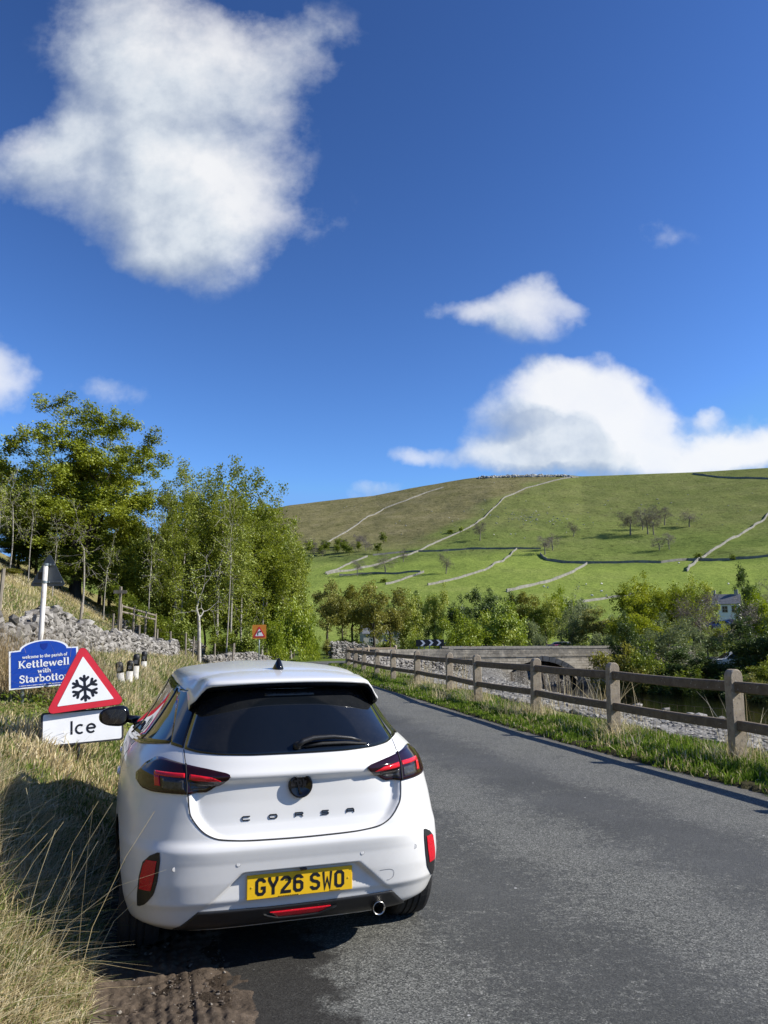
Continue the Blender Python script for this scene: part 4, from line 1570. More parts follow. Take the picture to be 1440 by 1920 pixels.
mb = MB()
mb.prism(arch_outline(.430, .290, .215, .30), .020, .0)
part_mat(mb, Mx).build('border_panel', M_WHITE, PAR)
mb = MB()
mb.prism([(x * .938, z * .93 if z < 0 else z - .016) for x, z in arch_outline(.430, .290, .215, .30)], .004, -.004)
part_mat(mb, Mx).build('face', M_BLUE, PAR)
mb = MB()
mb.prism([(-.045, .292), (.045, .292), (.043, .25), (.026, .222), (0, .205), (-.026, .222), (-.043, .25)], .003, -.0068)
part_mat(mb, Mx).build('shield', M_BLUE2, PAR)
mb = MB()
for txt, h, z, wt, dx, wd in (('welcome to the parish of', .042, .105, .19, .01, .56), ('Kettlewell', .098, -.020, .165, .0, .63), ('with', .056, -.098, .19, .0, .165), ('Starbotton', .098, -.213, .165, .01, .63)):
    Vs, Fs = serif_text(txt, h, wt)
    ws = max(v[0] for v in Vs) - min(v[0] for v in Vs)
    mb.add([(v[0] * wd / ws + dx, -.0075, v[1] + z) for v in Vs], Fs)
for q in range(26):
    mb.box((-.30 + .6 * q / 26, -.0072, -.252), (.014 + .006 * (q % 3), .0008, .007))
part_mat(mb, Mx).build('lettering', M_WHITE, PAR)
for px_ in (-.255, .28):
    q = Mx @ Vector((px_, .045, -.1))
    mb = MB()
    mb.tube([(q.x, q.y, -.3), (q.x, q.y, q.z), (q.x, q.y, q.z + .18)], .027, 12)
    mb.build('post', M_GALV, PAR, smooth=True)

# ---- ice warning sign on its frame
tb = at(159, 1285, 7.95)
ICE = thing('ice_warning_sign', 'red bordered triangular snowflake warning sign with an Ice plate below it', 'sign', (tb[0], tb[1], tz(tb[0], tb[1])))
zc = tb[2] - ICE.location.z
Mt = board((0, 0, zc), R(23), R(-7), R(6.5))
S = .382
tri = [(-S, -S * .62), (S, -S * .62), (0, S * 1.115)]
mb = MB()
mb.prism(rounded_poly(tri, .045), .018, .004)
part_mat(mb, Mt).build('backing', M_FRAME, ICE)
mb = MB()
mb.prism(rounded_poly([(x * .985, z * .985) for x, z in tri], .042), .004, 0)
part_mat(mb, Mt).build('red_border', M_RED, ICE)
mb = MB()
mb.prism(rounded_poly([(x * .70, z * .70 - .006) for x, z in tri], .006), .003, -.003)
part_mat(mb, Mt).build('white_field', M_WHITE, ICE)
mb = MB()
st = []
for k in range(6):
    a = R(90 + 60 * k)
    d, nrm = np.array([math.cos(a), math.sin(a)]), np.array([-math.sin(a), math.cos(a)])
    st.append([tuple(d * 0), tuple(d * .122)])
    for sg in (-1, 1):
        st.append([tuple(d * .070), tuple(d * .105 + nrm * sg * .036)])
for k, s_ in enumerate(st):
    Vs, Fs = stroke([s_], .0255)
    mb.add([(v[0], -.0045 - k * 3e-5, v[1] - .028) for v in Vs], Fs)
    if True:
        e = s_[1]
        mb.add([(e[0] + .0128 * math.cos(2 * math.pi * j / 12), -.0045 - k * 3e-5 - 1e-5, e[1] - .028 + .0128 * math.sin(2 * math.pi * j / 12)) for j in range(12)], [list(range(12))])
part_mat(mb, Mt).build('snowflake', M_BLACK, ICE)
ib = at(154, 1363, 7.95)
Mi = board((ib[0] - tb[0], 0.02, ib[2] - ICE.location.z), R(23), R(-7), R(3.0))
mb = MB()
mb.prism(rounded_poly([(-.388, -.165), (.388, -.165), (.388, .165), (-.388, .165)], .03), .03, .006)
part_mat(mb, Mi).build('plate_frame', M_FRAME, ICE)
mb = MB()
mb.prism(rounded_poly([(-.368, -.148), (.368, -.148), (.368, .148), (-.368, .148)], .02), .005, 0)
plt_ = part_mat(mb, Mi).build('ice_plate', M_WHITE, ICE)
mb = MB()
st = [[(-.105, -.062), (-.105, .068)], arc(-.026, -.016, .038, .040, 50, 310, 14), arc(.078, -.016, .038, .040, 0, 318, 14), [(.040, -.014), (.116, -.014)]]
for k, s_ in enumerate(st):
    Vs, Fs = stroke([s_], .0195)
    mb.add([(v[0] - .0, -.0020 - k * 4e-5, v[1] - .004) for v in Vs], Fs)
part_mat(mb, Mi).build('lettering', M_BLACK, plt_)
mb = MB()
for sx in (-.30, -.04):
    mb.tube([(sx, .05, -.55), (sx, .05, .15)], .018, 8)
mb.tube([(0, .03, -.1), (0, .03, .78)], .02, 8)
part_mat(mb, Mi).build('frame', M_FRAME, ICE, smooth=True)

# ---- back of a triangular sign on a tall rusting pole
pt = at(86, 1058, 12.8)
TS = thing('road_sign', 'back of a grey triangular road sign on a tall rust streaked white pole', 'sign', (pt[0], pt[1], tz(pt[0], pt[1])))
zt = pt[2] - TS.location.z
mb = MB()
mb.tube([(0, 0, -.3), (0, 0, zt)], .040, 16)
mb.build('pole', M_POLE, TS, smooth=True)
Mt = board((.03, .055, zt - .17), R(-4), 0, R(.5))
mb = MB()
mb.prism(rounded_poly([(-.315, -.19), (.315, -.19), (0, .37)], .035), .004, 0)
part_mat(mb, Mt).build('sign_back', M_GREYBACK, TS)
for hz, hw in ((-.125, .24), (.165, .10)):
    mb = MB()
    mb.box((0, -.012, hz), (hw * 2, .022, .03), bevel=.004)
    part_mat(mb, Mt).build('channel', M_GREYBACK, TS)
for hz in (-.125, .165):
    mb = MB()
    mb.lathe([(-.02, .043), (-.02, .050), (.02, .050), (.02, .043)], 16, 'z', (0, 0, zt - .17 + hz))
    mb.box((.06, .02, zt - .17 + hz), (.035, .05, .03))
    mb.build('clamp', M_GALV, TS)
mb = MB()
mb.box((-.135, -.002, -.015), (.085, .002, .12))
part_mat(mb, Mt).build('maker_sticker', M_INK, TS)

# ---- bend ahead sign
bb = at(486.5, 1184.5, 51.0)
BS = thing('bend_warning_sign', 'small orange backed red triangle sign warning of a right hand bend', 'sign', (bb[0], bb[1], tz(bb[0], bb[1])))
zc = bb[2] - BS.location.z
Mb = board((0, -.06, zc), R(8), 0, R(1.5))
mb = MB()
mb.prism(rounded_poly([(-.45, -.45), (.45, -.45), (.45, .45), (-.45, .45)], .04), .02, 0)
part_mat(mb, Mb).build('orange_board', M_ORANGE, BS)
mb = MB()
mb.prism(rounded_poly([(-.41, -.36), (.41, -.36), (0, .37)], .05), .01, -.012)
part_mat(mb, Mb).build('red_border', M_RED, BS)
mb = MB()
mb.prism(rounded_poly([(-.27, -.28), (.27, -.28), (0, .20)], .02), .006, -.019)
part_mat(mb, Mb).build('white_field', M_WHITE, BS)
mb = MB()
Vs, Fs = stroke([[(-.10, -.24), (-.10, -.08), (-.05, -.01), (.04, .0)]], .07)
mb.add(flat(Vs, -.021), Fs)
mb.add([(.03, -.0212, -.085), (.03, -.0212, .085), (.14, -.0212, 0)], [(0, 1, 2)])
part_mat(mb, Mb).build('arrow', M_BLACK, BS)
mb = MB()
mb.tube([(0, 0, -.3), (0, 0, zc + .4)], .038, 10)
mb.build('pole', M_GALV, BS, smooth=True)

# ---- chevron boards at the bridge bend
for k, (px_, py_c, Y, n, lab) in enumerate(((790.5, 1206, 60.5, 1, 'single white chevron board beside the bridge bend'), (815.5, 1205, 61.5, 2, 'double white chevron board between the single chevron board and the barriers'))):
    c = at(px_, py_c, Y)
    o = thing('chevron_sign', lab, 'sign', (c[0], c[1], tz(c[0], c[1])))
    zc = c[2] - o.location.z
    hw = .36 * n
    mb = MB()
    mb.box((0, 0, zc), (hw * 2 + .16 * (n == 1), .03, .52), bevel=.01)
    mb.build('board', M_BLACK, o)
    for q in range(n):
        x0 = (q - (n - 1) / 2) * .62 + (.1 if n == 1 else 0)
        mb = MB()
        mb.prism([(x0 - .20, .22), (x0 - .02, .22), (x0 + .19, 0), (x0 - .02, -.22), (x0 - .20, -.22), (x0 + .01, 0)], .004, -.02)
        mb.V = [v + np.array([0, 0, zc]) for v in mb.V]
        mb.build('chevron', M_WHITE, o)
    for sx in (-.6, .6):
        mb = MB()
        mb.box((sx * hw, .03, zc / 2 - .2), (.07, .05, zc + .4))
        mb.build('leg', M_GALV, o)

# ---- plastic works barriers along the far side of the bridge
M_BRED = simple('barrier_red', (0.45, 0.03, 0.03), .5)
M_BBLUE = simple('barrier_blue', (0.03, 0.09, 0.40), .5)
ORIG = {}
for k, (px_, Y, kind) in enumerate(((840, 62.6, 'r'), (853.5, 62.5, 'r'), (860.5, 62.4, 'b'), (868.5, 62.3, 'w'), (877, 62.2, 'r'), (887.5, 62.1, 'r'))):
    c = at(px_, 1214, Y)
    wd = .55 if kind == 'r' else .34
    lab = {'r': 'red plastic roadworks barrier standing behind the bridge parapet', 'b': 'blue roadworks panel standing between the red barriers', 'w': 'white roadworks panel beside the blue one'}[kind]
    if kind in ORIG:
        o = copy_tree(ORIG[kind])
        o.location = (c[0], c[1], tz(c[0], c[1]))
        continue
    o = thing('roadworks_barrier', lab, 'barrier', (c[0], c[1], tz(c[0], c[1])), 0, 'roadworks barriers on the bridge approach')
    ORIG[kind] = o
    col = {'r': M_BRED, 'b': M_BBLUE, 'w': M_WHITE}[kind]
    mb = MB()
    for z in (.92, .60):
        mb.box((0, 0, z), (wd * .96, .05, .17), bevel=.01)
    for sx in (-1, 1):
        mb.box((sx * wd * .42, 0, .55), (.05, .045, 1.06))
    mb.build('panel', col, o)
    mb = MB()
    mb.box((0, -.028, .92), (wd * .4, .006, .10))
    mb.build('stripe', M_WHITE if kind != 'w' else M_BBLUE, o)
    for sx in (-1, 1):
        mb = MB()
        mb.box((sx * wd * .42, 0, .03), (.08, .5, .06))
        mb.build('foot', M_RUBBER, o)

# ---- black and white verge marker posts
M_MARKW = simple('marker_white', (0.48, 0.46, 0.41), .6, var=.2, vscale=12)
M_MARKB = simple('marker_black', (0.012, 0.012, 0.013), .55, var=.2)
marks = [(231, 1240, 1276, 16.6, 'leftmost verge marker post in a broken cluster, tilting over'), (243, 1238, 1276, 17.2, 'black topped verge marker post beside the tilting one'), (255.5, 1226, 1272, 18.4, 'tallest verge marker post, upright with a rounded black top'), (271, 1221, 1256, 21.5, 'slim verge marker post farthest right of its cluster')]
mk0 = None
for px_, ytop, ybot, Y, lab in marks:
    top, bot = at(px_, ytop, Y), at(px_, ybot, Y)
    if mk0 is None:
        o = mk0 = thing('marker_post', lab, 'marker post', (0, 0, 0), 0, 'verge marker posts')
        for nm, m_, z0, z1 in (('white_shaft', M_MARKW, -.6, .58), ('black_cap', M_MARKB, .58, 1.0)):
            mb = MB()
            pts = [(0, 0, z0), (0, 0, z1)] if nm == 'white_shaft' else [(0, 0, z0), (0, 0, .9), (0, 0, .95), (0, 0, .985), (0, 0, 1.0)]
            mb.tube(pts, [.075, .075] if nm == 'white_shaft' else [.078, .078, .070, .048, .012], 12)
            mb.build(nm, m_, o, smooth=True)
        mb = MB()
        mb.box((0, -.079, .72), (.07, .006, .14))
        mb.build('reflector', simple('dull_reflector', (.10, .10, .10), .3), o)
    else:
        o = tag(copy_tree(mk0), lab, 'marker post', 'verge marker posts')
    gz_ = tz(bot[0], Y)
    zz = max(top[2] - gz_, .5)
    o.location = (top[0], Y, gz_)
    o.rotation_euler = (0, R(-9) if px_ < 235 else R(random.Random(px_).uniform(-3, 3)), R(15))
    o.scale = (1, 1, zz)

# ------------------------------------------------------------------ concrete post and rail fence
def concrete_material(name, lo, hi, lich=.5):
    m, t, out = material(name)
    v = t.obj()
    n = t.noise(7, 8, .7, v)
    c = t.ramp(n, [(.3, lo), (.7, hi)])
    c = t.mix(t.m('MULTIPLY', t.sstep(t.noise(24, 5, .7, v), .56, .7), .8), c, (.06, .055, .045))
    l = t.sstep(t.noise(5.5, 6, .65, v), .60, .66)
    c = t.mix(t.m('MULTIPLY', l, lich), c, (.42, .29, .05))
    c = t.mix(t.m('MULTIPLY', t.sstep(t.voro(16, v), .16, .08), .6), c, (.50, .49, .44))
    b = principled(t, out, Base_Color=c, Roughness=.9)
    t.l.new(t.bump(t.noise(60, 6, .7, v), .6, .01), b.inputs['Normal'])
    return m


M_POST = concrete_material('concrete_post', (.25, .20, .14), (.43, .36, .265))
M_RAIL = concrete_material('concrete_rail', (.105, .078, .052), (.21, .165, .115), .15)
FENCE = thing('post_and_rail_fence', 'weathered concrete post and rail fence between the road and the river', 'fence', (4.57, 10.3, 0))
# posts: photograph pixel of the foot; those outside the picture continue the line
fp = []
for px_, py_ in ((1385, 1430), (1152, 1378), (1005, 1342), (897, 1317), (843, 1301), (783, 1286), (731, 1273), (700, 1265), (675, 1259)):
    d = ray(px_, py_)
    k = (0.03 - EYE) / d[2]
    fp.append(np.array([d[0] * k, d[1] * k]))
u0 = (fp[0] - fp[1]) / np.linalg.norm(fp[0] - fp[1])
pre = [fp[0] + u0 * 3.0 + np.array([.03, 0]), fp[0] + u0 * 6.1 + np.array([.12, 0]), fp[0] + u0 * 9.2 + np.array([.3, 0])]
SF, LF = sd_right(np.array([q[0] for q in fp]), np.array([q[1] for q in fp]))
far_posts = []
L0 = LF[5]
for k in range(1, 15):
    Lk = L0 + 3.15 * k
    i = int(np.argmin(np.abs(RL - Lk)))
    if RE[i][0] < 1.6:
        far_posts.append(RE[i] + RN[i] * 1.05)
posts = pre[::-1] + fp[:6] + far_posts
posts = [q for q in posts if q[0] < 3.9 or q[1] < 40]
rf = random.Random(5)
leans = {3: (.6, 0), 7: (2.0, 6.5), 6: (-1, 1.5), 4: (1.2, .5)}
post_me = None


def post_mesh():
    """rounded top seen along the fence; local x across the fence, y along it"""
    prof = [(-.095, -.5), (.095, -.5), (.095, 1.08)] + [(.095 * math.cos(a), 1.08 + .095 * math.sin(a)) for a in np.linspace(0, math.pi, 10)[1:-1]] + [(-.095, 1.08)]
    mb = MB()
    n = len(prof)
    ch = .014
    rings = [(-.07 + 0, 1 - .10), (-.07 + ch, 1.0), (.07 - ch, 1.0), (.07, 1 - .10)]
    V, F = [], []
    for y_, sc_ in rings:
        for x, z in prof:
            V.append((x * (sc_ if sc_ == 1 else .88), y_, z if sc_ == 1 else min(z, 1.08) + (z - min(z, 1.08)) * .88))
    for r_ in range(3):
        for i in range(n):
            F.append([r_ * n + i, r_ * n + (i + 1) % n, (r_ + 1) * n + (i + 1) % n, (r_ + 1) * n + i])
    F.append(list(range(n))[::-1])
    F.append([3 * n + i for i in range(n)])
    mb.add(V, F)
    return mb


frames = []
for i, q in enumerate(posts):
    a = posts[max(i - 1, 0)]
    b = posts[min(i + 1, len(posts) - 1)]
    dv = (b - a) / np.linalg.norm(b - a)
    ang = math.atan2(dv[1], dv[0]) - math.pi / 2
    z = tz(*q)
    la, lr = leans.get(i, (rf.uniform(-1.2, 1.2), rf.uniform(-1.8, 1.8)))
    Mp = Matrix.Translation((q[0] - 4.57, q[1] - 10.3, z)) @ Matrix.Rotation(ang, 4, 'Z') @ Matrix.Rotation(R(la), 4, 'Y') @ Matrix.Rotation(R(-lr), 4, 'X')
    frames.append(Mp)
    if post_me is None:
        o = post_mesh().build('post', M_POST, FENCE)
        post_me = o.data
    else:
        o = bpy.data.objects.new('post', post_me)
        COL.objects.link(o)
        o.parent = FENCE
    o.matrix_local = Mp
for i in range(len(posts) - 1):
    for hz, tall in ((.965, .135), (.47, .125)):
        p0, p1 = frames[i] @ Vector((0, 0, hz + rf.uniform(-.012, .012))), frames[i + 1] @ Vector((0, 0, hz + rf.uniform(-.012, .012)))
        d = (p1 - p0)
        L = d.length
        rot = d.to_track_quat('Y', 'Z').to_matrix()
        mb = MB()
        h_, w_ = tall / 2, .050
        prof = [(-w_, -h_ * .8), (-w_ * .8, -h_), (w_ * .8, -h_), (w_, -h_ * .8), (w_, h_ * .75), (w_ * .7, h_), (-w_ * .7, h_), (-w_, h_ * .75)]
        V, F = [], []
        ks = 9
        for k in range(ks + 1):
            y_ = L * (-.0 + k / ks)
            sag = -.012 * math.sin(math.pi * k / ks) + .004 * vnoise(k * .7, i * 3 + hz)
            for x, z in prof:
                V.append((x + .006 * vnoise(k * .9, i + 40 * hz), y_, z + sag))
        n = len(prof)
        for k in range(ks):
            for j in range(n):
                F.append([k * n + j, k * n + (j + 1) % n, (k + 1) * n + (j + 1) % n, (k + 1) * n + j])
        F.append(list(range(n))[::-1])
        F.append([ks * n + j for j in range(n)])
        V = np.array(V) @ np.array(rot).T + np.array(p0)
        obj('rail', V, F, M_RAIL, FENCE, smooth=False)
# slack wire netting on the river side of the near bays
M_WIRE = simple('rusty_wire', (.16, .13, .10), .6, .6)
for i in range(2, 6):
    mb = MB()
    a, b = frames[i] @ Vector((.11, 0, .66)), frames[i + 1] @ Vector((.11, 0, .66))
    nn = 15
    for hz in (.66, .36):
        P = []
        for k in range(nn + 1):
            t = k / nn
            p = a.lerp(b, t)
            P.append((p.x + .015 * vnoise(k, i), p.y, p.z - .66 + hz - .05 * math.sin(math.pi * t) + .02 * vnoise(k * 1.3, i + hz)))
        mb.tube(P, .0022, 4, cap=False)
    for k in range(1, nn):
        t = k / nn
        p = a.lerp(b, t)
        t2 = min(1, max(0, t + .028))
        p2 = a.lerp(b, t2)
        mb.tube([(p.x, p.y, p.z - .05 * math.sin(math.pi * t)), (p.x * .6 + p2.x * .4 + .02, p.y * .6 + p2.y * .4, p.z - .13), (p2.x, p2.y, p.z - .62)], .0018, 4, cap=False)
    mb.build('wire_netting', M_WIRE, FENCE)
# ------------------------------------------------------------------ trees
def bark_material(name, lo, hi, streak=0.0):
    m, t, out = material(name)
    v = t.obj()
    n = t.noise(3.5, 7, .7, t.scalev(v, (1, 1, .35 if not streak else 2.5)))
    c = t.ramp(n, [(.35, lo), (.65, hi)])
    if streak:
        c = t.mix(t.m('MULTIPLY', t.sstep(t.noise(5, 6, .7, t.scalev(v, (1, 1, 3))), .56, .66), streak), c, (.03, .027, .024))
    b = principled(t, out, Base_Color=c, Roughness=.9)
    b.inputs['Specular IOR Level'].default_value = .2
    return m


def leaf_material(name, lo, mid, hi, trans=.32):
    m, t, out = material(name)
    a = t.attr('tint', 'Fac')
    c = t.ramp(a, [(0, lo), (.5, mid), (1, hi)])
    d = t.new('ShaderNodeBsdfDiffuse')
    t.l.new(c, d.inputs[0])
    tr = t.new('ShaderNodeBsdfTranslucent')
    hs = t.new('ShaderNodeHueSaturation')
    hs.inputs['Value'].default_value = 1.25
    hs.inputs['Saturation'].default_value = 1.08
    t.l.new(c, hs.inputs['Color'])
    t.l.new(hs.outputs[0], tr.inputs[0])
    mx = t.new('ShaderNodeMixShader')
    mx.inputs[0].default_value = trans
    t.l.new(d.outputs[0], mx.inputs[1])
    t.l.new(tr.outputs[0], mx.inputs[2])
    gl = t.new('ShaderNodeBsdfGlossy')
    gl.inputs['Roughness'].default_value = .45
    gl.inputs[0].default_value = (.6, .65, .55, 1)
    m2 = t.new('ShaderNodeMixShader')
    m2.inputs[0].default_value = .05
    t.l.new(mx.outputs[0], m2.inputs[1])
    t.l.new(gl.outputs[0], m2.inputs[2])
    t.l.new(m2.outputs[0], out.inputs[0])
    return m


BK_DARK = bark_material('dark_bark', (.035, .029, .022), (.085, .072, .055))
BK_GREY = bark_material('grey_bark', (.12, .105, .085), (.24, .215, .18))
BK_BIRCH = bark_material('birch_bark', (.22, .20, .17), (.42, .39, .34), .8)
LF_SYC = leaf_material('sycamore_leaves', (.120, .140, .014), (.265, .310, .032), (.430, .440, .070))
LF_BIRCH = leaf_material('birch_leaves', (.140, .165, .020), (.265, .310, .044), (.385, .410, .090))
LF_WOOD = leaf_material('woodland_leaves', (.085, .115, .012), (.190, .240, .028), (.310, .345, .055))
LF_LIME = leaf_material('fresh_leaves', (.150, .200, .014), (.265, .335, .030), (.390, .420, .060))
LF_OLIVE = leaf_material('olive_leaves', (.140, .142, .024), (.250, .245, .048), (.350, .320, .090))
LF_WILLOW = leaf_material('willow_leaves', (.125, .155, .060), (.205, .240, .095), (.310, .335, .170))
LF_DARK = leaf_material('dark_leaves', (.028, .050, .010), (.066, .105, .020), (.120, .160, .040))
LF_BUDS = leaf_material('bare_twigs', (.130, .105, .090), (.190, .155, .135), (.260, .220, .190), .15)
LF_COPPER = leaf_material('copper_leaves', (.050, .026, .026), (.085, .046, .044), (.12, .07, .06))


def tubes(segs, name, mat, parent, thin=.04):
    """segments (p0, p1, r0, r1) -> one mesh of tapered tubes"""
    S = np.array([np.concatenate([s[0], s[1], [s[2], s[3]]]) for s in segs])
    Vs, Fs, b = [], [], 0
    for n, sel in ((7, S[:, 6] > .10), (5, (S[:, 6] <= .10) & (S[:, 6] > thin)), (3, S[:, 6] <= thin)):
        Q = S[sel]
        if not len(Q):
            continue
        d = Q[:, 3:6] - Q[:, 0:3]
        d /= np.linalg.norm(d, axis=1, keepdims=True) + 1e-9
        ref = np.where(np.abs(d[:, 2:3]) > .9, np.array([[1.0, 0, 0]]), np.array([[0, 0, 1.0]]))
        a = np.cross(d, ref)
        a /= np.linalg.norm(a, axis=1, keepdims=True) + 1e-9
        c = np.cross(d, a)
        th = 2 * np.pi * np.arange(n) / n
        ring = a[:, None, :] * np.cos(th)[None, :, None] + c[:, None, :] * np.sin(th)[None, :, None]
        v0 = Q[:, None, 0:3] + ring * Q[:, 6][:, None, None]
        v1 = Q[:, None, 3:6] + ring * Q[:, 7][:, None, None]
        V = np.concatenate([v0, v1], 1).reshape(-1, 3)
        base = b + np.arange(len(Q))[:, None] * 2 * n
        k = np.arange(n)[None, :]
        k2 = (k + 1) % n
        F = np.stack([base + k, base + k2, base + n + k2, base + n + k], -1).reshape(-1, 4)
        Vs.append(V)
        Fs.append(F)
        b += len(V)
    return obj(name, np.concatenate(Vs), np.concatenate(Fs), mat, parent)


def leaf_mesh(C, size, rng, tint, name, mat, parent, up=.55, aspect=.62, jit=.35):
    """one small bent leaf face at every point of C"""
    n = len(C)
    nrm = rng.randn(n, 3)
    nrm[:, 2] = np.abs(nrm[:, 2]) + up * .7
    nrm += np.array(SUN_DIR)[None] * .75
    nrm /= np.linalg.norm(nrm, axis=1, keepdims=True)
    a = np.cross(nrm, rng.randn(n, 3))
    a /= np.linalg.norm(a, axis=1, keepdims=True) + 1e-9
    b = np.cross(nrm, a)
    s = size * (1 - jit + 2 * jit * rng.rand(n, 1))
    p0, p2 = C - a * s, C + a * s
    p1, p3 = C + b * s * aspect + nrm * s * .18, C - b * s * aspect + nrm * s * .18
    V = np.stack([p0, p1, p2, p3], 1).reshape(-1, 3)
    F = np.arange(4 * n).reshape(-1, 4)
    o = obj(name, V, F, mat, parent, smooth=False)
    set_attr(o, 'tint', np.repeat(np.clip(tint, 0, 1), 4), 'FLOAT')
    return o


def kmeans(P, k, rng, it=4):
    c = P[rng.choice(len(P), k, replace=False)]
    for _ in range(it):
        lab = np.argmin(((P[:, None] - c[None]) ** 2).sum(2), 1)
        for j in range(k):
            if (lab == j).any():
                c[j] = P[lab == j].mean(0)
    return lab


def skeleton(base, pts, r0, rng, fork=.5, wob=.08, leafsize=3, first=None, kk=(2, 3)):
    """limbs that divide again and again until they reach every point of pts"""
    segs = []
    N = len(pts)

    def limb(p, q, ra, rb):
        L = np.linalg.norm(q - p)
        m = 3 if L > 1.2 else 2
        prev, pr = p, ra
        off = rng.randn(3) * L * wob
        for i in range(1, m + 1):
            t = i / m
            x = p + (q - p) * t + off * math.sin(math.pi * t) + (rng.randn(3) * L * .02 if i < m else 0)
            r_ = ra + (rb - ra) * t
            segs.append((prev, x, pr, r_))
            prev, pr = x, r_

    def rec(p, idx, r, depth):
        P = pts[idx]
        if len(idx) <= leafsize or depth > 11:
            for i in idx:
                limb(p, pts[i], max(r * .7, .008), .006)
            return
        k = min(len(idx), kk[0] if rng.rand() < .6 else kk[1])
        lab = kmeans(P, k, rng)
        for j in range(k):
            sub_ = idx[lab == j]
            if not len(sub_):
                continue
            c = pts[sub_].mean(0)
            q = p + (c - p) * (fork + .12 * rng.rand())
            rj = max(r * (len(sub_) / len(idx)) ** .45 * .96, .009)
            limb(p, q, max(rj, .01), max(rj * .78, .009))
            rec(q, sub_, rj * .78, depth + 1)

    f = first if first is not None else base + np.array([0, 0, .3])
    m = 6
    prev = base - np.array([0, 0, .4])
    bend = rng.randn(3) * np.array([.12, .12, 0]) * np.linalg.norm(f - base) * .3
    for i in range(1, m + 1):
        t = i / m
        x = base + (f - base) * t + bend * math.sin(math.pi * t)
        segs.append((prev, x, r0 * (1.25 - .45 * (t - 1 / m)) if i > 1 else r0 * 1.5, r0 * (1.25 - .45 * t)))
        prev = x
    rec(f, np.arange(N), r0 * .8, 0)
    return segs


def clumpy(rng, n, rx, ry, zlo, zhi, shell=.55, nclump=28, spread=.22, flat=.8, dome=1.0):
    """points gathered in clumps through an uneven crown; centre at the origin of x, y"""
    C = []
    while len(C) < nclump:
        v = rng.randn(3)
        v /= np.linalg.norm(v)
        rr_ = rng.uniform(shell, 1.0) if rng.rand() < .75 else rng.uniform(.1, shell)
        x, y, z = v[0] * rr_, v[1] * rr_, v[2] * rr_
        if z < -.75:
            continue
        bx_ = (1 - abs(v[2]) ** 2.8) ** (1 / 2.8) / math.sqrt(max(1 - v[2] ** 2, .02))
        x, y = x * min(bx_, 1.6), y * min(bx_, 1.6)
        C.append((x * rx * (1 - .06 * max(z, 0)), y * ry * (1 - .06 * max(z, 0)), zlo + (zhi - zlo) * (z + .8) / 1.8))
    C = np.array(C)
    w_ = rng.rand(nclump) + .35
    w_ /= w_.sum()
    k = rng.choice(nclump, n, p=w_)
    sp_ = np.array([rx, ry, (zhi - zlo) * .5]) * spread
    P = C[k] + rng.randn(n, 3) * sp_ * np.array([1, 1, flat])
    return P, k, nclump


def tree(name, label, cat, loc, seed, H, W, crown_lo, leaf, bark, nleaf=7000, size=.16, npts=150, nclump=28, trunk=.18, fork=.5, trunk_to=.5, shell=.5, spread=.2, group=None, up=.55, twiggy=False, wob=.08, tint_bias=0.0, droop=0.0, kk=(2, 3), aspect=.62):
    rng = np.random.RandomState(seed)
    o = thing(name, label, cat, loc, 0, group)
    P, k, nc = clumpy(rng, npts, W / 2 * .92, W / 2 * .92, H * crown_lo, H * .96, shell, nclump, spread)
    P[:, 2] = np.clip(P[:, 2], H * crown_lo * .75, H * 1.02)
    first = np.array([rng.randn() * W * .03, rng.randn() * W * .03, H * crown_lo + (H - H * crown_lo) * trunk_to * .4])
    segs = skeleton(np.zeros(3), P, trunk, rng, fork, wob, 3, first, kk)
    tubes(segs, 'trunk', bark, o)
    per = nleaf // npts + 1
    idx = np.repeat(np.arange(npts), per)[:nleaf]
    sg = np.array([W * .035, W * .035, W * .027]) + .05
    tips = P[idx] + rng.randn(len(idx), 3) * sg
    if droop:
        tips[:, 2] -= np.abs(rng.randn(len(idx))) * droop
    tint = .5 + tint_bias + (rng.rand(nc)[k][idx] - .5) * .5 + rng.randn(len(idx)) * .16
    leaf_mesh(tips, size, rng, tint, 'crown', leaf, o, up, aspect)
    return o


def place(o0, x, y, s, rz, label=None, group=None, sx=None):
    c = copy_tree(o0)
    c.location = (x, y, tz(x, y) - .1)
    c.rotation_euler = (0, 0, rz)
    c.scale = (s * (sx or 1), s * (sx or 1), s)
    if label:
        c['label'] = label
    if group:
        c['group'] = group
    return c


def gp(px, Y):
    """ground point under photograph column px at forward distance Y"""
    x = (px - 720) / FPX * Y * 1.012
    return x, Y


def top_h(px, py, Y):
    p = at(px, py, Y)
    return p[2] - tz(p[0], Y)


# ---- the big sycamore on the left slope
x, y = gp(152, 58)
H = top_h(152, 742, 58)
rng = np.random.RandomState(3)
SYC = thing('sycamore_tree', 'tallest broad sycamore with dark limbs on the left slope', 'tree', (x, y, tz(x, y)))
W = 13.0
P, k, nc = clumpy(rng, 640, W / 2 * .92, W / 2 * .9, H * .30, H * .985, .70, 120, .095, .75)
low = rng.rand(len(P)) < .10
P[low, 2] -= H * .14
segs = skeleton(np.zeros(3), P, .36, rng, .42, .07, 3, np.array([.1, 0, H * .20]), (3, 4))
tubes(segs, 'trunk', BK_DARK, SYC)
idx = np.repeat(np.arange(len(P)), 118)
tips = P[idx] + rng.randn(len(idx), 3) * np.array([.27, .27, .19])
tint = .45 + (rng.rand(nc)[k][idx] - .5) * .6 + rng.randn(len(idx)) * .15
leaf_mesh(tips, .100, rng, tint, 'crown', LF_SYC, SYC, .7)


# ---- tree kinds used again and again
def proto(*a, **kw):
    return tree(*a, **kw)


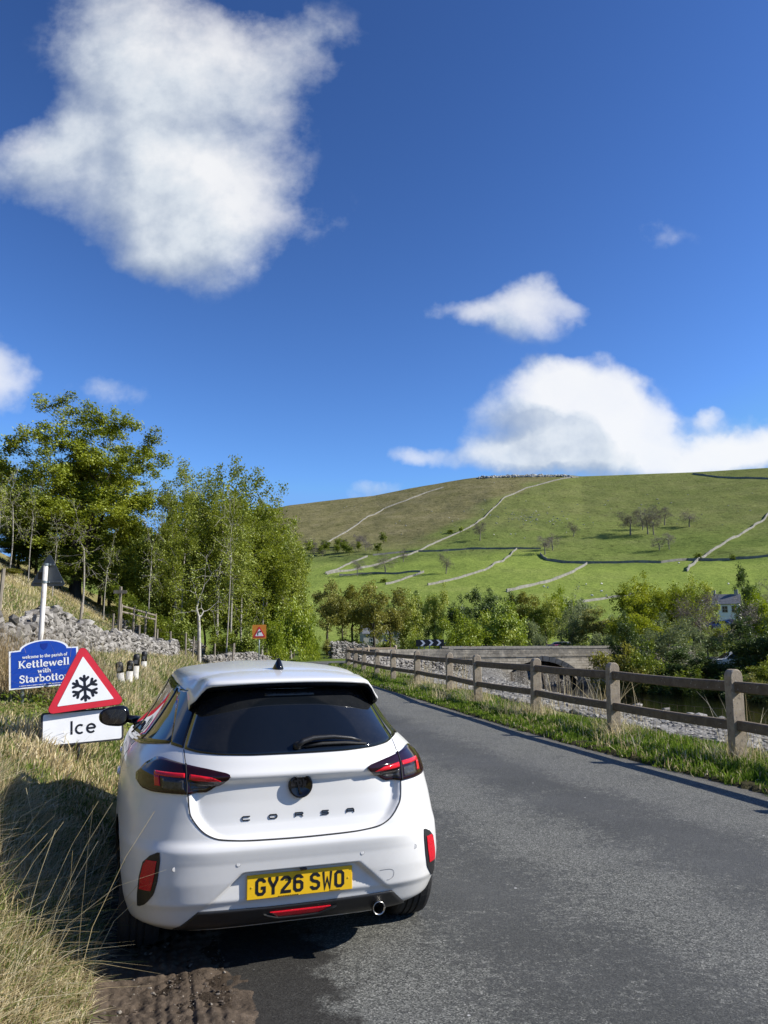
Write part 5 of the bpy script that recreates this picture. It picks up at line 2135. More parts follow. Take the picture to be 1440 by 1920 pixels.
T = {}
T['wood'] = [tree('woodland_tree', 'leafy green woodland tree in the mass on the left slope', 'tree', (0, 0, 0), 20 + i, 11, 6.5, .22, LF_WOOD, BK_DARK, 15000, .122, 200, 38, .16, trunk_to=.6, spread=.17, group='woodland trees on the left slope', tint_bias=.05 * i) for i in range(3)]
T['birch'] = [tree('birch_tree', 'slender pale trunked birch in fresh leaf', 'tree', (0, 0, 0), 40 + i, 13, 4.6, .22, LF_BIRCH, BK_BIRCH, 9500, .088, 250, 44, .085, fork=.36, trunk_to=1.1, spread=.15, group='birches at the bend', wob=.04, kk=(2, 2)) for i in range(3)]
T['lime'] = [tree('broadleaf_tree', 'round yellow green broadleaf tree', 'tree', (0, 0, 0), 60 + i, 7, 7, .14, LF_LIME, BK_DARK, 13000, .12, 180, 36, .17, trunk_to=.5, spread=.15) for i in range(2)]
T['olive'] = [tree('broadleaf_tree', 'olive green broadleaf tree with bare lower trunk', 'tree', (0, 0, 0), 70 + i, 9, 6, .34, LF_OLIVE, BK_DARK, 7000, .13, 180, 34, .18, trunk_to=.35, spread=.16, shell=.6) for i in range(2)]
T['green'] = [tree('broadleaf_tree', 'mid green broadleaf tree', 'tree', (0, 0, 0), 80 + i, 9, 7.5, .16, LF_SYC, BK_DARK, 14000, .125, 190, 36, .2, trunk_to=.5, spread=.16) for i in range(2)]
T['dark'] = [tree('broadleaf_tree', 'dark green broadleaf tree', 'tree', (0, 0, 0), 90 + i, 9, 7.5, .08, LF_DARK, BK_DARK, 13000, .135, 180, 34, .2, trunk_to=.5, spread=.17) for i in range(2)]
T['willow'] = [tree('willow_tree', 'grey green willow', 'tree', (0, 0, 0), 100 + i, 9, 6.5, .10, LF_WILLOW, BK_GREY, 9500, .12, 190, 40, .16, trunk_to=.8, spread=.15, droop=.25) for i in range(2)]
T['bare'] = [tree('bare_tree', 'leafless grey brown tree', 'tree', (0, 0, 0), 110 + i, 10, 7.5, .20, LF_BUDS, BK_GREY, 3600, .20, 330, 44, .20, fork=.40, trunk_to=.7, spread=.15, aspect=.16) for i in range(3)]
T['sapling'] = [tree('sapling', 'thin pale bare sapling', 'tree', (0, 0, 0), 120 + i, 9, 3.2, .25, LF_BIRCH, BK_BIRCH, 420, .075, 120, 26, .055, fork=.36, trunk_to=1.0, spread=.16, wob=.06, kk=(2, 2)) for i in range(2)]
T['bush'] = [tree('bush', 'leafy bush', 'bush', (0, 0, 0), 130 + i, 2.6, 3.2, .02, lf_, BK_GREY, 5200, .075, 120, 30, .05, trunk_to=.2, spread=.17, shell=.45) for i, lf_ in enumerate((LF_LIME, LF_WOOD, LF_WILLOW, LF_OLIVE, LF_DARK))]
USED = set()


def put(kind, px, py_top, Y, width_px=None, var=0, label=None, group=None, rz=None, name=None, cat=None):
    """stand a tree of one kind on the ground; its height and width are measured off the photograph"""
    o0 = T[kind][var % len(T[kind])]
    x, y = gp(px, Y)
    z = tz(x, y)
    h = at(px, py_top, Y)[2] - z
    me_h = max(v[2] for v in o0.children[-1].bound_box)
    me_w = max(o0.children[-1].dimensions[:2])
    s = h / me_h
    sx = 1.0
    if width_px:
        sx = (width_px / FPX * Y * 1.02) / (me_w * s)
    if o0.name not in USED:
        USED.add(o0.name)
        o = o0
    else:
        o = copy_tree(o0)
    o.location = (x, y, z - .05)
    o.rotation_euler = (0, 0, rz if rz is not None else (px * 7.77 + var) % 6.28)
    o.scale = (s * sx, s * sx, s)
    if label:
        o['label'] = label
    if group:
        o['group'] = group
    elif label and 'group' in o.keys():
        del o['group']
    return o


WG = 'woodland trees on the left slope'
WL = 'leafy green woodland tree in the mass on the left slope'
rg = random.Random(9)
# the mass behind the sycamore and the birches
for px, py, Y, wpx, v in ((-40, 905, 66, 170, 0), (-130, 900, 64, 160, 1), (-220, 905, 66, 160, 2), (-310, 900, 62, 170, 0), (75, 905, 68, 120, 0), (140, 915, 70, 130, 1), (195, 960, 69, 120, 2), (40, 960, 62, 110, 1), (250, 1000, 66, 100, 0), (30, 885, 70, 150, 1), (95, 960, 62, 120, 2), (215, 960, 63, 130, 0), (262, 985, 66, 120, 1), (305, 985, 70, 110, 2), (338, 962, 64, 90, 0), (205, 1010, 58, 110, 1), (285, 1000, 57, 100, 2), (380, 940, 71, 130, 1),
                          (445, 930, 73, 130, 2), (505, 950, 74, 110, 0), (345, 1010, 59, 100, 2), (410, 1005, 66, 110, 0), (475, 1000, 67, 110, 1), (530, 1015, 70, 100, 2), (160, 1000, 60, 110, 0), (60, 1000, 60, 110, 1), (-20, 1005, 56, 120, 2), (120, 1030, 56, 90, 1), (240, 1060, 56, 80, 2), (555, 1030, 69, 80, 0), (325, 1060, 58, 90, 1), (390, 1075, 61, 80, 2), (450, 1070, 62, 80, 0), (515, 1085, 63.5, 80, 1)):
    put('wood', px, py, Y, wpx, v, WL, WG)
for px, py, Y, wpx, lab in ((352, 862, 56, 95, 'tallest left birch of the clump with its crown against the sky'), (330, 905, 54, 80, 'slim birch at the left edge of the birch clump'), (418, 858, 57, 110, 'tallest birch in the middle of the clump by the bend'), (385, 880, 59, 90, 'birch standing behind the two tallest birches'),
                            (460, 880, 60, 105, 'bushy birch right of the tallest middle birch'), (497, 905, 62, 100, 'sunlit birch sloping down towards the road bend'), (528, 950, 63, 90, 'lower sunlit birch near the right end of the clump'), (552, 1000, 64, 80, 'lowest birch at the right end of the clump above the bushes'), (440, 935, 55, 90, 'half grown birch in front of the tallest middle birch')):
    put('birch', px, py, Y, wpx, int(px) % 3, lab, None)
x, y = gp(384, 46)
FB_H = top_h(384, 985, 46)
FB = tree('birch_tree', 'white forked birch trunk standing alone in front of the dark wood', 'tree', (x, y, tz(x, y)), 77, FB_H, 4.2, .26, LF_BIRCH, simple('white_birch_bark', (.40, .375, .33), .85, var=.45, vscale=4), 900, .07, 60, 22, .105, fork=.34, trunk_to=.25, spread=.16, wob=.10, kk=(2, 2))
for px, py, Y, wpx, lab in ((25, 865, 46, 60, 'pale bare sapling at the left edge of the wood'), (4, 880, 48, 50, 'pale bare sapling cut by the left edge of the photo'), (62, 900, 47, 45, 'pale bare sapling just left of the sycamore trunk'), (108, 955, 46, 45, 'bare sapling right of the grey triangular sign'), (165, 930, 46, 95, 'crooked bare sapling with spreading limbs near the fingerpost'),
                            (205, 985, 48, 45, 'straight thin sapling directly behind the fingerpost'), (290, 960, 50, 50, 'thin sapling between the sycamore and the birches'), (432, 915, 50, 60, 'tall thin sapling behind the white forked birch')):
    put('sapling', px, py, Y, wpx, int(px) % 2, lab, None)
for px, py, Y, wpx, v, lab in ((548, 1130, 58, 70, 0, 'tall lime green bush at the foot of the birches'), (575, 1150, 59, 55, 0, 'lime green bush nearest the bend'), (520, 1160, 55, 60, 0, 'lime green bush right behind the orange sign'), (467, 1180, 53, 60, 1, 'dark green bush left of the orange sign'), (430, 1175, 54, 60, 1, 'dark green bush between the white birch and the orange sign'), (592, 1190, 61, 34, 0, 'small lime bush at the road edge on the bend'),
                               (300, 1140, 50, 70, 1, 'dark bush behind the step handrail'), (345, 1150, 52, 60, 1, 'dark bush left of the white forked birch'), (20, 1065, 40, 60, 3, 'scrubby bush on the dry slope at the left edge'), (175, 1158, 30, 26, 3, 'small scrub bush on top of the tumbled wall'), (245, 1100, 51, 60, 1, 'dark bush under the wood behind the fingerpost')):
    put('bush', px, py, Y, wpx, v, lab, None)

# ---- trees along the valley floor
for px, py, Y, wpx, kind, v, lab in (
        (618, 1090, 78, 78, 'olive', 0, 'olive tree with a reddish crown at the left end of the roadside row'), (662, 1100, 84, 70, 'olive', 1, 'second olive tree from the left in the roadside row'), (700, 1094, 80, 86, 'olive', 0, 'broadest olive tree in the middle of the roadside row'), (735, 1104, 83, 72, 'olive', 1, 'olive tree at the right end of the roadside row'), (762, 1108, 88, 66, 'green', 0, 'yellow green tree right of the roadside row'),
        (640, 1112, 92, 60, 'olive', 1, 'small olive tree in the second rank of the roadside row'),
        (858, 1144, 74, 96, 'lime', 0, 'low bright green rounded tree behind the chevron boards'), (930, 1132, 80, 116, 'lime', 1, 'broad yellow green tree behind the bridge parapet'), (905, 1150, 86, 70, 'lime', 0, 'yellow green tree wedged between the two bright rounded trees'),
        (812, 1098, 150, 56, 'green', 1, 'mid green tree at the left end of the far field edge'), (785, 1110, 150, 42, 'dark', 1, 'small dark tree at the far left of the field edge'), (868, 1104, 150, 70, 'dark', 0, 'leftmost of the tall dark trees on the far field edge'), (905, 1106, 155, 66, 'dark', 1, 'middle one of the tall dark trees on the far field edge'), (940, 1110, 150, 58, 'dark', 0, 'right one of the tall dark trees on the far field edge'),
        (978, 1112, 120, 66, 'olive', 1, 'brownish tree behind the yellow green broad tree'), (1015, 1116, 118, 70, 'green', 0, 'mid green tree right of the brownish tree'), (1045, 1102, 125, 50, 'lime', 1, 'yellow topped tree below the long cross wall'), 
        (1078, 1098, 92, 60, 'willow', 0, 'tall thin grey willow behind the bridge'), (1062, 1140, 84, 66, 'willow', 1, 'lower bluish willow left of the tall thin willow'), (1112, 1140, 82, 74, 'olive', 0, 'rounded olive tree above the shaded end of the bridge'),
        (1185, 1086, 78, 96, 'green', 0, 'tall tree with layered branches right of the willow'), (1240, 1078, 80, 100, 'green', 1, 'tallest dense tree in the riverside group'), (1285, 1082, 86, 84, 'green', 0, 'dense tree behind the budding grey tree'), (1295, 1110, 70, 96, 'bare', 0, 'budding grey tree on the riverbank'),
        (1180, 1140, 64, 92, 'green', 1, 'yellowish oak in front of the layered tree'), (1245, 1150, 58, 128, 'willow', 1, 'big grey green willow leaning over the river'), (1165, 1150, 56, 76, 'dark', 1, 'dark tree added to shade the end of the bridge'), (1230, 1215, 55, 110, 'dark', 0, 'low dark tree overhanging the water'), (1300, 1225, 53, 110, 'dark', 1, 'dark riverbank tree below the big willow'),  # the dark tree by the bridge end is added to cast shade on it
        (1385, 1160, 52, 120, 'dark', 0, 'dark green tree behind the nearest fence posts'), (1440, 1150, 50, 110, 'dark', 1, 'dark green tree at the right edge of the photo'), (1412, 1112, 66, 80, 'lime', 1, 'bright leaved tree above the dark right hand trees'), (1376, 1120, 62, 84, 'bare', 1, 'reddish budding tree beside the white house'), (1392, 1060, 110, 46, 'dark', 0, 'tall dark evergreen looking tree on the right skyline of the village'),
        (1432, 1085, 100, 60, 'bare', 2, 'purple brown leafless tree at the right edge above the village'), (1345, 1110, 175, 34, 'dark', 1, 'small dark rounded tree behind the house'), (1318, 1128, 130, 36, 'green', 1, 'small green tree left of the house'), (1420, 1230, 47, 70, 'green', 0, 'mid green shrubby tree low on the right riverbank'),
        (1340, 1166, 72, 56, 'green', 0, 'mid green tree in front of the white cottage'), (1310, 1180, 68, 60, 'willow', 1, 'grey willow left of the white cottage'), (1400, 1150, 75, 50, 'bare', 2, 'budding brown tree in front of the right end of the cottage'),
        (1490, 1100, 60, 130, 'green', 1, 'mid green tree cut off by the right edge of the photo above the fence')):
    o = put(kind, px, py, Y, wpx, v, lab, None)
for px, py, Y, wpx, v, lab in ((1003, 1196, 72, 46, 2, 'pale flowering bush behind the bridge parapet'), (1120, 1190, 73, 50, 2, 'grey bush above the shaded bridge end'), (990, 1168, 100, 50, 2, 'pale hedge bush on the field edge behind the bridge'), (1145, 1212, 53, 80, 3, 'brown twiggy bush against the bridge abutment'), (1190, 1205, 52, 70, 1, 'leafy bush right of the twiggy brown one by the bridge'), (1180, 1240, 52, 60, 3, 'brown scrub hanging over the river'), (1270, 1255, 50, 80, 1, 'green bush at the water edge'),
                               (1350, 1262, 47, 70, 1, 'green bush on the far bank behind the fence rail'), (1400, 1265, 44, 60, 3, 'olive bush on the far bank near the right edge'), (775, 1190, 76, 40, 0, 'small bright bush behind the single chevron board'), (1145, 1155, 110, 30, 2, 'white blossoming bush beside the olive tree'), (655, 1190, 82, 60, 1, 'green bush among the roadside row of trunks'), (720, 1192, 84, 60, 1, 'green undergrowth bush right of the roadside trunks'),
                               (625, 1200, 70, 40, 3, 'scrub bush at the end of the stone wall'), (950, 1200, 78, 60, 1, 'green bush under the broad yellow green tree'), (1090, 1196, 76, 60, 1, 'green bush under the willows'), (1040, 1212, 64, 30, 1, 'small green bush right of the red parked car'), (1175, 1262, 53, 60, 4, 'dark bush added to darken the bank at the bend of the water left of the nearest posts'), (1215, 1266, 51, 70, 4, 'dark bush added to darken the far bank behind the second nearest post'), (1262, 1270, 49.5, 70, 4, 'dark bush added to darken the middle of the far bank'), (1310, 1272, 48, 80, 4, 'dark bush added to darken the bank midway between the two nearest posts'), (1362, 1275, 46, 80, 4, 'dark bush added to darken the bank just left of the nearest post'), (1415, 1278, 44.5, 80, 4, 'dark bush added to darken the bank just right of the nearest post'), (1465, 1270, 43, 90, 4, 'dark bush added to darken the bank at the right edge of the photo')):  # the dark-leaved bushes are added to darken the water and far bank
    put('bush', px, py, Y, wpx, v, lab, None)
# ---- leafless trees on the far hillside
for px, pyb, hpx, wpx, v, lab in ((1182, 1003, 48, 50, 0, 'leafless hillside tree at the left of the hilltop clump'), (1215, 1002, 58, 44, 1, 'tallest leafless hillside tree in the clump'), (1226, 1003, 52, 40, 2, 'leafless hillside tree beside the tallest one'), (1205, 994, 44, 36, 2, 'leafless hillside tree at the back of the clump'), (1246, 985, 36, 34, 0, 'leafless hillside tree right behind the clump'), (1293, 988, 34, 40, 1, 'lone leafless hillside tree right of the clump'),
                                  (1236, 1032, 32, 34, 2, 'leafless hillside tree below the clump, left of a pair'), (1255, 1030, 32, 26, 0, 'leaning leafless hillside tree below the clump, right of a pair'), (1075, 1006, 30, 28, 1, 'small lone leafless hillside tree left of the clump'), (1022, 1040, 36, 34, 0, 'leafless hillside tree at the field corner'), (1036, 1032, 34, 36, 2, 'leafless hillside tree behind the field corner'),
                                  (900, 1014, 36, 30, 0, 'leafless hillside tree beside the long wall'), (836, 1076, 42, 34, 1, 'leafless tree standing in the field below the long wall'), (722, 1076, 38, 46, 2, 'rounded leafless tree by the lower field wall'), (670, 1080, 32, 28, 0, 'small leafless tree left of the rounded one'), (756, 1054, 28, 24, 1, 'leafless tree above the lower field wall')):
    p = on_terrain(px, pyb, 120)
    if p is None:
        continue
    h = hpx / FPX * p[1] * 1.0
    o = copy_tree(T['bare'][v]) if T['bare'][v].name in USED else T['bare'][v]
    USED.add(o.name)
    ch = o.children[-1]
    s = h / max(q[2] for q in ch.bound_box)
    sx = wpx / FPX * p[1] / (max(ch.dimensions[:2]) * s) if 'copy' else 1
    o.location = p - np.array([0, 0, .3])
    o.rotation_euler = (0, 0, px % 6.28)
    o.scale = (s * sx, s * sx, s)
    o['label'] = lab
for px, pyb, hpx, wpx, v, lab in ((864, 998, 11, 11, 0, 'small green bush beside the long hillside wall'), (1310, 1049, 14, 18, 1, 'dark bush at the wall crossing'), (1375, 1050, 12, 12, 1, 'dark bush below the right hand wall'), (720, 1092, 8, 16, 1, 'dark bush at the end of the lower field wall'), (845, 1000, 8, 14, 1, 'dark gorse bush below the long wall')):
    p = on_terrain(px, pyb, 120)
    o = copy_tree(T['bush'][v])
    s = hpx / FPX * p[1] / 2.6
    o.location = p
    o.scale = (wpx / FPX * p[1] / 3.2,) * 2 + (s,)
    o['label'] = lab
# scrub wood at the foot of the moor
for k in range(34):
    px = 575 + 150 * rg.random()
    py = 1034 + (px - 600) * -.06 + rg.uniform(-9, 13)
    p = on_terrain(px, py, 150)
    v = rg.choice((0, 1, 2))
    src = T['bare'][v] if rg.random() < .55 else T['wood'][v]
    o = copy_tree(src)
    h = rg.uniform(14, 24) / FPX * p[1]
    s = h / max(q[2] for q in src.children[-1].bound_box)
    o.location = p - np.array([0, 0, .3])
    o.rotation_euler = (0, 0, rg.random() * 6)
    o.scale = (s * 1.1, s * 1.1, s)
    o.name = 'scrub_tree'
    o['label'] = 'scrubby tree in the small wood at the foot of the brown moor'
    o['group'] = 'scrub wood under the moor'
for L_ in T.values():
    for o in L_:
        if o.name not in USED and tuple(o.location) == (0.0, 0.0, 0.0):
            for ch in list(o.children):
                bpy.data.objects.remove(ch)
            bpy.data.objects.remove(o)
# ------------------------------------------------------------------ stone: loose stones, dry stone walls, bridge
ICO_V = []
_ph = (1 + 5 ** .5) / 2
for a in (-1, 1):
    for b in (-_ph, _ph):
        ICO_V += [(0, a, b), (a, b, 0), (b, 0, a)]
ICO_V = np.array(ICO_V, float) / math.sqrt(1 + _ph * _ph)
ICO_F = []
for i in range(12):
    for j in range(i + 1, 12):
        for k in range(j + 1, 12):
            if all(abs(np.linalg.norm(ICO_V[p] - ICO_V[q]) - 1.0515) < .02 for p, q in ((i, j), (j, k), (i, k))):
                n_ = np.cross(ICO_V[j] - ICO_V[i], ICO_V[k] - ICO_V[i])
                ICO_F.append((i, j, k) if np.dot(n_, ICO_V[i]) > 0 else (i, k, j))
ICO_F = np.array(ICO_F)


def stones(name, C, size, rng, mat, parent=None, flat=.62, jit=.28, tint=None, yaw=None):
    """irregular stones: centres C, half sizes (n,3)"""
    n = len(C)
    B = np.sign(ICO_V) * np.abs(ICO_V) ** .62
    V = B[None] * (1 + jit * (rng.rand(n, 12, 1) - .5) * 2) + rng.randn(n, 12, 3) * jit * .18
    V = V * size[:, None, :]
    a = rng.rand(n) * 2 * np.pi if yaw is None else yaw + rng.randn(n) * .25
    ca, sa = np.cos(a)[:, None], np.sin(a)[:, None]
    tl = rng.randn(n, 1) * .22
    x, y, z = V[..., 0], V[..., 1], V[..., 2]
    x, z = x * np.cos(tl) - z * np.sin(tl), x * np.sin(tl) + z * np.cos(tl)
    V = np.stack([x * ca - y * sa, x * sa + y * ca, z], -1) + C[:, None, :]
    F = (ICO_F[None] + 12 * np.arange(n)[:, None, None]).reshape(-1, 3)
    o = obj(name, V.reshape(-1, 3), F, mat, parent, smooth=False)
    t_ = rng.rand(n) if tint is None else tint
    set_attr(o, 'tint', np.repeat(t_, 12), 'FLOAT')
    return o


def stone_material(name, lo, mid, hi, lichen=.35):
    m, t, out = material(name)
    v = t.pos()
    c = t.ramp(t.attr('tint', 'Fac'), [(0, lo), (.5, mid), (1, hi)])
    c = t.mix(t.m('MULTIPLY', t.noise(9, 6, .7, v), .55), c, tuple(x * .45 for x in mid))
    c = t.mix(t.m('MULTIPLY', t.sstep(t.noise(5, 5, .7, v), .58, .68), lichen), c, (.46, .45, .40))
    b = principled(t, out, Base_Color=c, Roughness=.92)
    b.inputs['Specular IOR Level'].default_value = .25
    t.l.new(t.bump(t.noise(26, 6, .7, v), .7, .02), b.inputs['Normal'])
    return m


M_STONE = stone_material('wall_stone', (.12, .11, .098), (.265, .245, .218), (.43, .405, .365))
M_COBBLE = stone_material('river_cobbles', (.13, .122, .105), (.26, .245, .215), (.42, .40, .36), .05)
M_FARWALL = stone_material('far_wall_stone', (.30, .29, .26), (.38, .365, .33), (.46, .44, .40), .2)


def drystone(name, label, path, h0, h1, seed, tumble=.6, w=.30, sz=.095, base_drop=.25):
    rng = np.random.RandomState(seed)
    P = catmull(path, .1)
    L = np.concatenate([[0], np.cumsum(np.linalg.norm(np.diff(P, axis=0), axis=1))])
    T_ = np.gradient(P, axis=0)
    T_ /= np.linalg.norm(T_, axis=1, keepdims=True)
    C, S, Y = [], [], []
    tot = L[-1]
    s = 0.0
    while s < tot:
        i = int(np.searchsorted(L, s))
        i = min(i, len(P) - 1)
        nrm = np.array([-T_[i][1], T_[i][0]])
        hh = (h0 + (h1 - h0) * s / tot) * (1 + .55 * vnoise(s * .35, seed) + .25 * vnoise(s * 1.1, seed + 9))
        g = tz(P[i][0], P[i][1])
        z = -base_drop
        while z < hh:
            t = max(0, z) / max(hh, .1)
            for sd in (-1, 1):
                c = P[i] + nrm * sd * w * (1 - .45 * t) * (.8 + .4 * rng.rand()) + T_[i] * rng.randn() * .05
                C.append((c[0], c[1], g + z + rng.randn() * .03))
                q = sz * (.65 + .8 * rng.rand())
                S.append((q * (1 + .5 * rng.rand()), q, q * (.55 + .35 * rng.rand())))
                Y.append(math.atan2(T_[i][1], T_[i][0]))
            z += sz * 1.05
        s += sz * 1.75
    nt = int(tot * tumble * 11)
    for k in range(nt):
        i = rng.randint(len(P))
        nrm = np.array([-T_[i][1], T_[i][0]])
        c = P[i] + nrm * rng.randn() * w * 2.2
        C.append((c[0], c[1], tz(c[0], c[1]) + .03))
        q = sz * (.45 + .7 * rng.rand())
        S.append((q * 1.3, q, q * .7))
        Y.append(rng.rand() * 6)
    o = stones(name, np.array(C), np.array(S), rng, M_STONE, yaw=np.array(Y))
    return tag(o, label, 'wall', None, 'thing')


drystone('dry_stone_wall', 'tumbled grey dry stone wall along the left bank behind the signs', [(-6.6, 11.5), (-7.3, 14.7), (-8.7, 20.5), (-10.2, 28), (-10.75, 35), (-11.2, 41.5)], 0.85, .72, 5, 1.3)
drystone('dry_stone_wall', 'low heap of broken dry stone wall beside the orange bend sign', [(-10.6, 46.5), (-9.8, 49.5), (-8.8, 52.5), (-7.7, 55.5)], .75, .7, 6, 1.6)
drystone('dry_stone_wall', 'ruined dry stone wall under the trees behind the white forked birch', [(-17.0, 50.0), (-14.6, 52.5), (-12.6, 54.5)], .8, .9, 7, 1.2)
drystone('dry_stone_wall', 'pale dry stone wall at the outside of the road bend below the row of trees', [(-4.4, 65.5), (-2.6, 66.6), (-.6, 66.4), (1.4, 66.0)], 1.25, .75, 8, .6)
drystone('dry_stone_wall', 'rubble stone wall on the river side behind the far fence posts', [(-1.6, 44.0), (-.9, 47.6), (.6, 50.4), (3.2, 52.6), (5.4, 54.0)], .55, .65, 9, 1.2, base_drop=.9)

# ---- river cobbles on the bank
rng = np.random.RandomState(4)
n = 90000
yy = 4.5 + 47 * rng.rand(n) ** 1.5
ss = 1.6 + 15 * rng.rand(n) ** 1.35
xx = np.interp(yy, RE[:, 1][:110], RE[:, 0][:110]) + ss
s_, L_ = sd_right(xx, yy)
r_ = (xx - RV_P[0]) * RV_N[0] + (yy - RV_P[1]) * RV_N[1]
vis = np.abs(xx / yy) < .62
ok = vis & (r_ < .6) & (s_ > 1.95 + .9 * vnoise(xx * .6, yy * .6) + 1.2 * smooth(vnoise(xx * .25, yy * .25), .1, .35)) & (yy < 53)
xx, yy = xx[ok][:34000], yy[ok][:34000]
q = (.034 + .055 * rng.rand(len(xx)) ** 2.2) * (1 + .012 * yy)
o = stones('river_cobbles', np.stack([xx, yy, terrain(xx, yy) + q * .25], 1), np.stack([q * 1.25, q, q * .72], 1), rng, M_COBBLE, jit=.16)
tag(o, 'pale grey cobbles covering the bank between the fence and the river', None, None, 'stuff')
# boulders at the water
C, S = [], []
for k in range(60):
    yv = rng.uniform(30, 56)
    rv = rng.uniform(-.8, 1.2) if rng.rand() < .5 else rng.uniform(9.5, 13.2)
    xv = RV_P[0] + (rv - (yv - RV_P[1]) * RV_N[1]) / RV_N[0]
    q = rng.uniform(.10, .28)
    C.append((xv, yv, max(tz(xv, yv), WATER_Z - .1) + q * .1))
    S.append((q * 1.3, q, q * .5))
tag(stones('river_boulders', np.array(C), np.array(S), rng, M_STONE), 'grey boulders scattered along the river edges', None, None, 'stuff')


# ---- stone bridge
def masonry_material():
    m, t, out = material('bridge_masonry')
    v = t.obj()
    sp_ = t.new('ShaderNodeSeparateXYZ')
    t.l.new(v, sp_.inputs[0])
    cb = t.new('ShaderNodeCombineXYZ')
    t.l.new(t.m('ADD', sp_.outputs[0], t.m('MULTIPLY', sp_.outputs[1], .6)), cb.inputs[0])
    t.l.new(sp_.outputs[2], cb.inputs[1])
    wv = t.vm('ADD', cb.outputs[0], t.vm('SCALE', t.noise(3, 3, .5, v, out=1), scale=.05))
    br = t.new('ShaderNodeTexBrick')
    t.l.new(wv, br.inputs['Vector'])
    br.inputs['Scale'].default_value = 1.0
    br.inputs['Brick Width'].default_value = .52
    br.inputs['Row Height'].default_value = .19
    br.inputs['Mortar Size'].default_value = .012
    br.inputs['Color1'].default_value = (.20, .175, .135, 1)
    br.inputs['Color2'].default_value = (.38, .34, .27, 1)
    br.inputs['Mortar'].default_value = (.10, .09, .075, 1)
    br.inputs['Bias'].default_value = .1
    c = t.mix(t.m('MULTIPLY', t.sstep(t.noise(1.3, 7, .7, v), .42, .7), .75), br.outputs[0], (.46, .42, .345))
    dk = t.m('MULTIPLY', t.sstep(sp_.outputs[2], .25, .5), t.sstep(t.noise(2.2, 6, .7, v), .3, .55))
    c = t.mix(t.m('MULTIPLY', dk, .65), c, (.11, .105, .095))
    b = principled(t, out, Base_Color=c, Roughness=.95)
    b.inputs['Specular IOR Level'].default_value = .2
    t.l.new(t.bump(t.m('ADD', br.outputs['Fac'], t.noise(14, 5, .7, v)), .6, .03), b.inputs['Normal'])
    return m


M_MASON = masonry_material()
BR = thing('stone_bridge', 'old stone road bridge with low arches and a coped parapet over the river', 'bridge', (11.6, 57.0, 0))
bx0, bx1 = 4.6, 26.0
ARCH = [(11.6, 3.3, 3.8, .02), (20.0, 3.3, 3.8, .02)]


def arch_z(x):
    for cx_, hw, Ra, top in ARCH:
        if abs(x - cx_) < hw:
            return top - Ra + math.sqrt(Ra * Ra - (x - cx_) ** 2)
    return -2.7


def edge_pt(x):
    i = int(np.argmin(np.abs(RE[:, 0] - x) + 50 * (RE[:, 1] < 50)))
    return RE[i], RN[i]


xs = []
x = bx0
while x < bx1:
    xs.append(x)
    x += .12
for cx_, hw, Ra, top in ARCH:
    xs += [cx_ - hw, cx_ - hw + 1e-3, cx_ + hw, cx_ + hw - 1e-3]
xs = sorted(xs)
V, F = [], []
for x in xs:
    p, nn = edge_pt(x)
    y0 = np.interp(x, RE[60:, 0][RE[60:, 1] > 53], RE[60:, 1][RE[60:, 1] > 53])
    f0, f1 = y0 - .30, y0 + ROADW + .45
    za = arch_z(x)
    for (yv, zv) in ((f0, za), (f0, .30), (f1, za), (f1, .30)):
        V.append((x - 11.6, yv - 57.0, zv))
for i in range(len(xs) - 1):
    a, b = 4 * i, 4 * i + 4
    F += [(a, b, b + 1, a + 1), (a + 2, a + 3, b + 3, b + 2), (a, a + 2, b + 2, b)]
obj('arch_wall', V, F, M_MASON, BR, smooth=False)


def along(name, mat, off0, off1, z0, z1, xa=bx0, xb=bx1, step=.5):
    V, F = [], []
    xx_ = np.arange(xa, xb + .01, step)
    for x in xx_:
        y0 = np.interp(x, RE[60:, 0][RE[60:, 1] > 53], RE[60:, 1][RE[60:, 1] > 53])
        w1, w2 = .02 * vnoise(x * 1.3, off0), .02 * vnoise(x * 1.1, off1 + 4)
        for (o_, z_) in ((off0, z0), (off0, z1 + w1), (off1, z1 + w2), (off1, z0)):
            V.append((x - 11.6, y0 + o_ - 57.0, z_))
    for i in range(len(xx_) - 1):
        for k in range(4):
            F.append((4 * i + k, 4 * i + (k + 1) % 4, 4 * i + 4 + (k + 1) % 4, 4 * i + 4 + k))
    F += [(0, 1, 2, 3), tuple(4 * (len(xx_) - 1) + k for k in (3, 2, 1, 0))]
    return obj(name, V, F, mat, BR, smooth=False)


along('string_course', M_MASON, -.37, .02, .305, .42)
along('parapet', M_MASON, -.28, .06, .42, .90)
M_COPE = simple('coping_stone', (.22, .205, .175), .9, var=.35, vscale=5, bump=.4, bscale=20)
along('coping', M_COPE, -.33, .10, .90, 1.03, step=.9)
along('parapet', M_MASON, ROADW + .02, ROADW + .36, -.02, .90)
along('coping', M_COPE, ROADW - .02, ROADW + .40, .90, 1.03, step=.9)
mb = MB()
for cx_, hw, Ra, top in ARCH:
    a0 = math.asin(hw / Ra)
    N_ = 17
    for k in range(N_):
        aa, ab = -a0 + 2 * a0 * k / N_, -a0 + 2 * a0 * (k + .92) / N_
        y0 = np.interp(cx_, RE[60:, 0][RE[60:, 1] > 53], RE[60:, 1][RE[60:, 1] > 53]) - .30 - 57.0
        V = []
        for (a, r_) in ((aa, Ra - .02), (ab, Ra - .02), (ab, Ra + .36), (aa, Ra + .36)):
            for yv in (y0 - .05, y0 + .2):
                V.append((cx_ + r_ * math.sin(a) - 11.6, yv, top - Ra + r_ * math.cos(a)))
        mb.add(V, [(0, 2, 4, 6), (1, 7, 5, 3), (0, 1, 3, 2), (2, 3, 5, 4), (4, 5, 7, 6), (6, 7, 1, 0)])
mb.build('arch_ring', M_COPE, BR)
mb = MB()
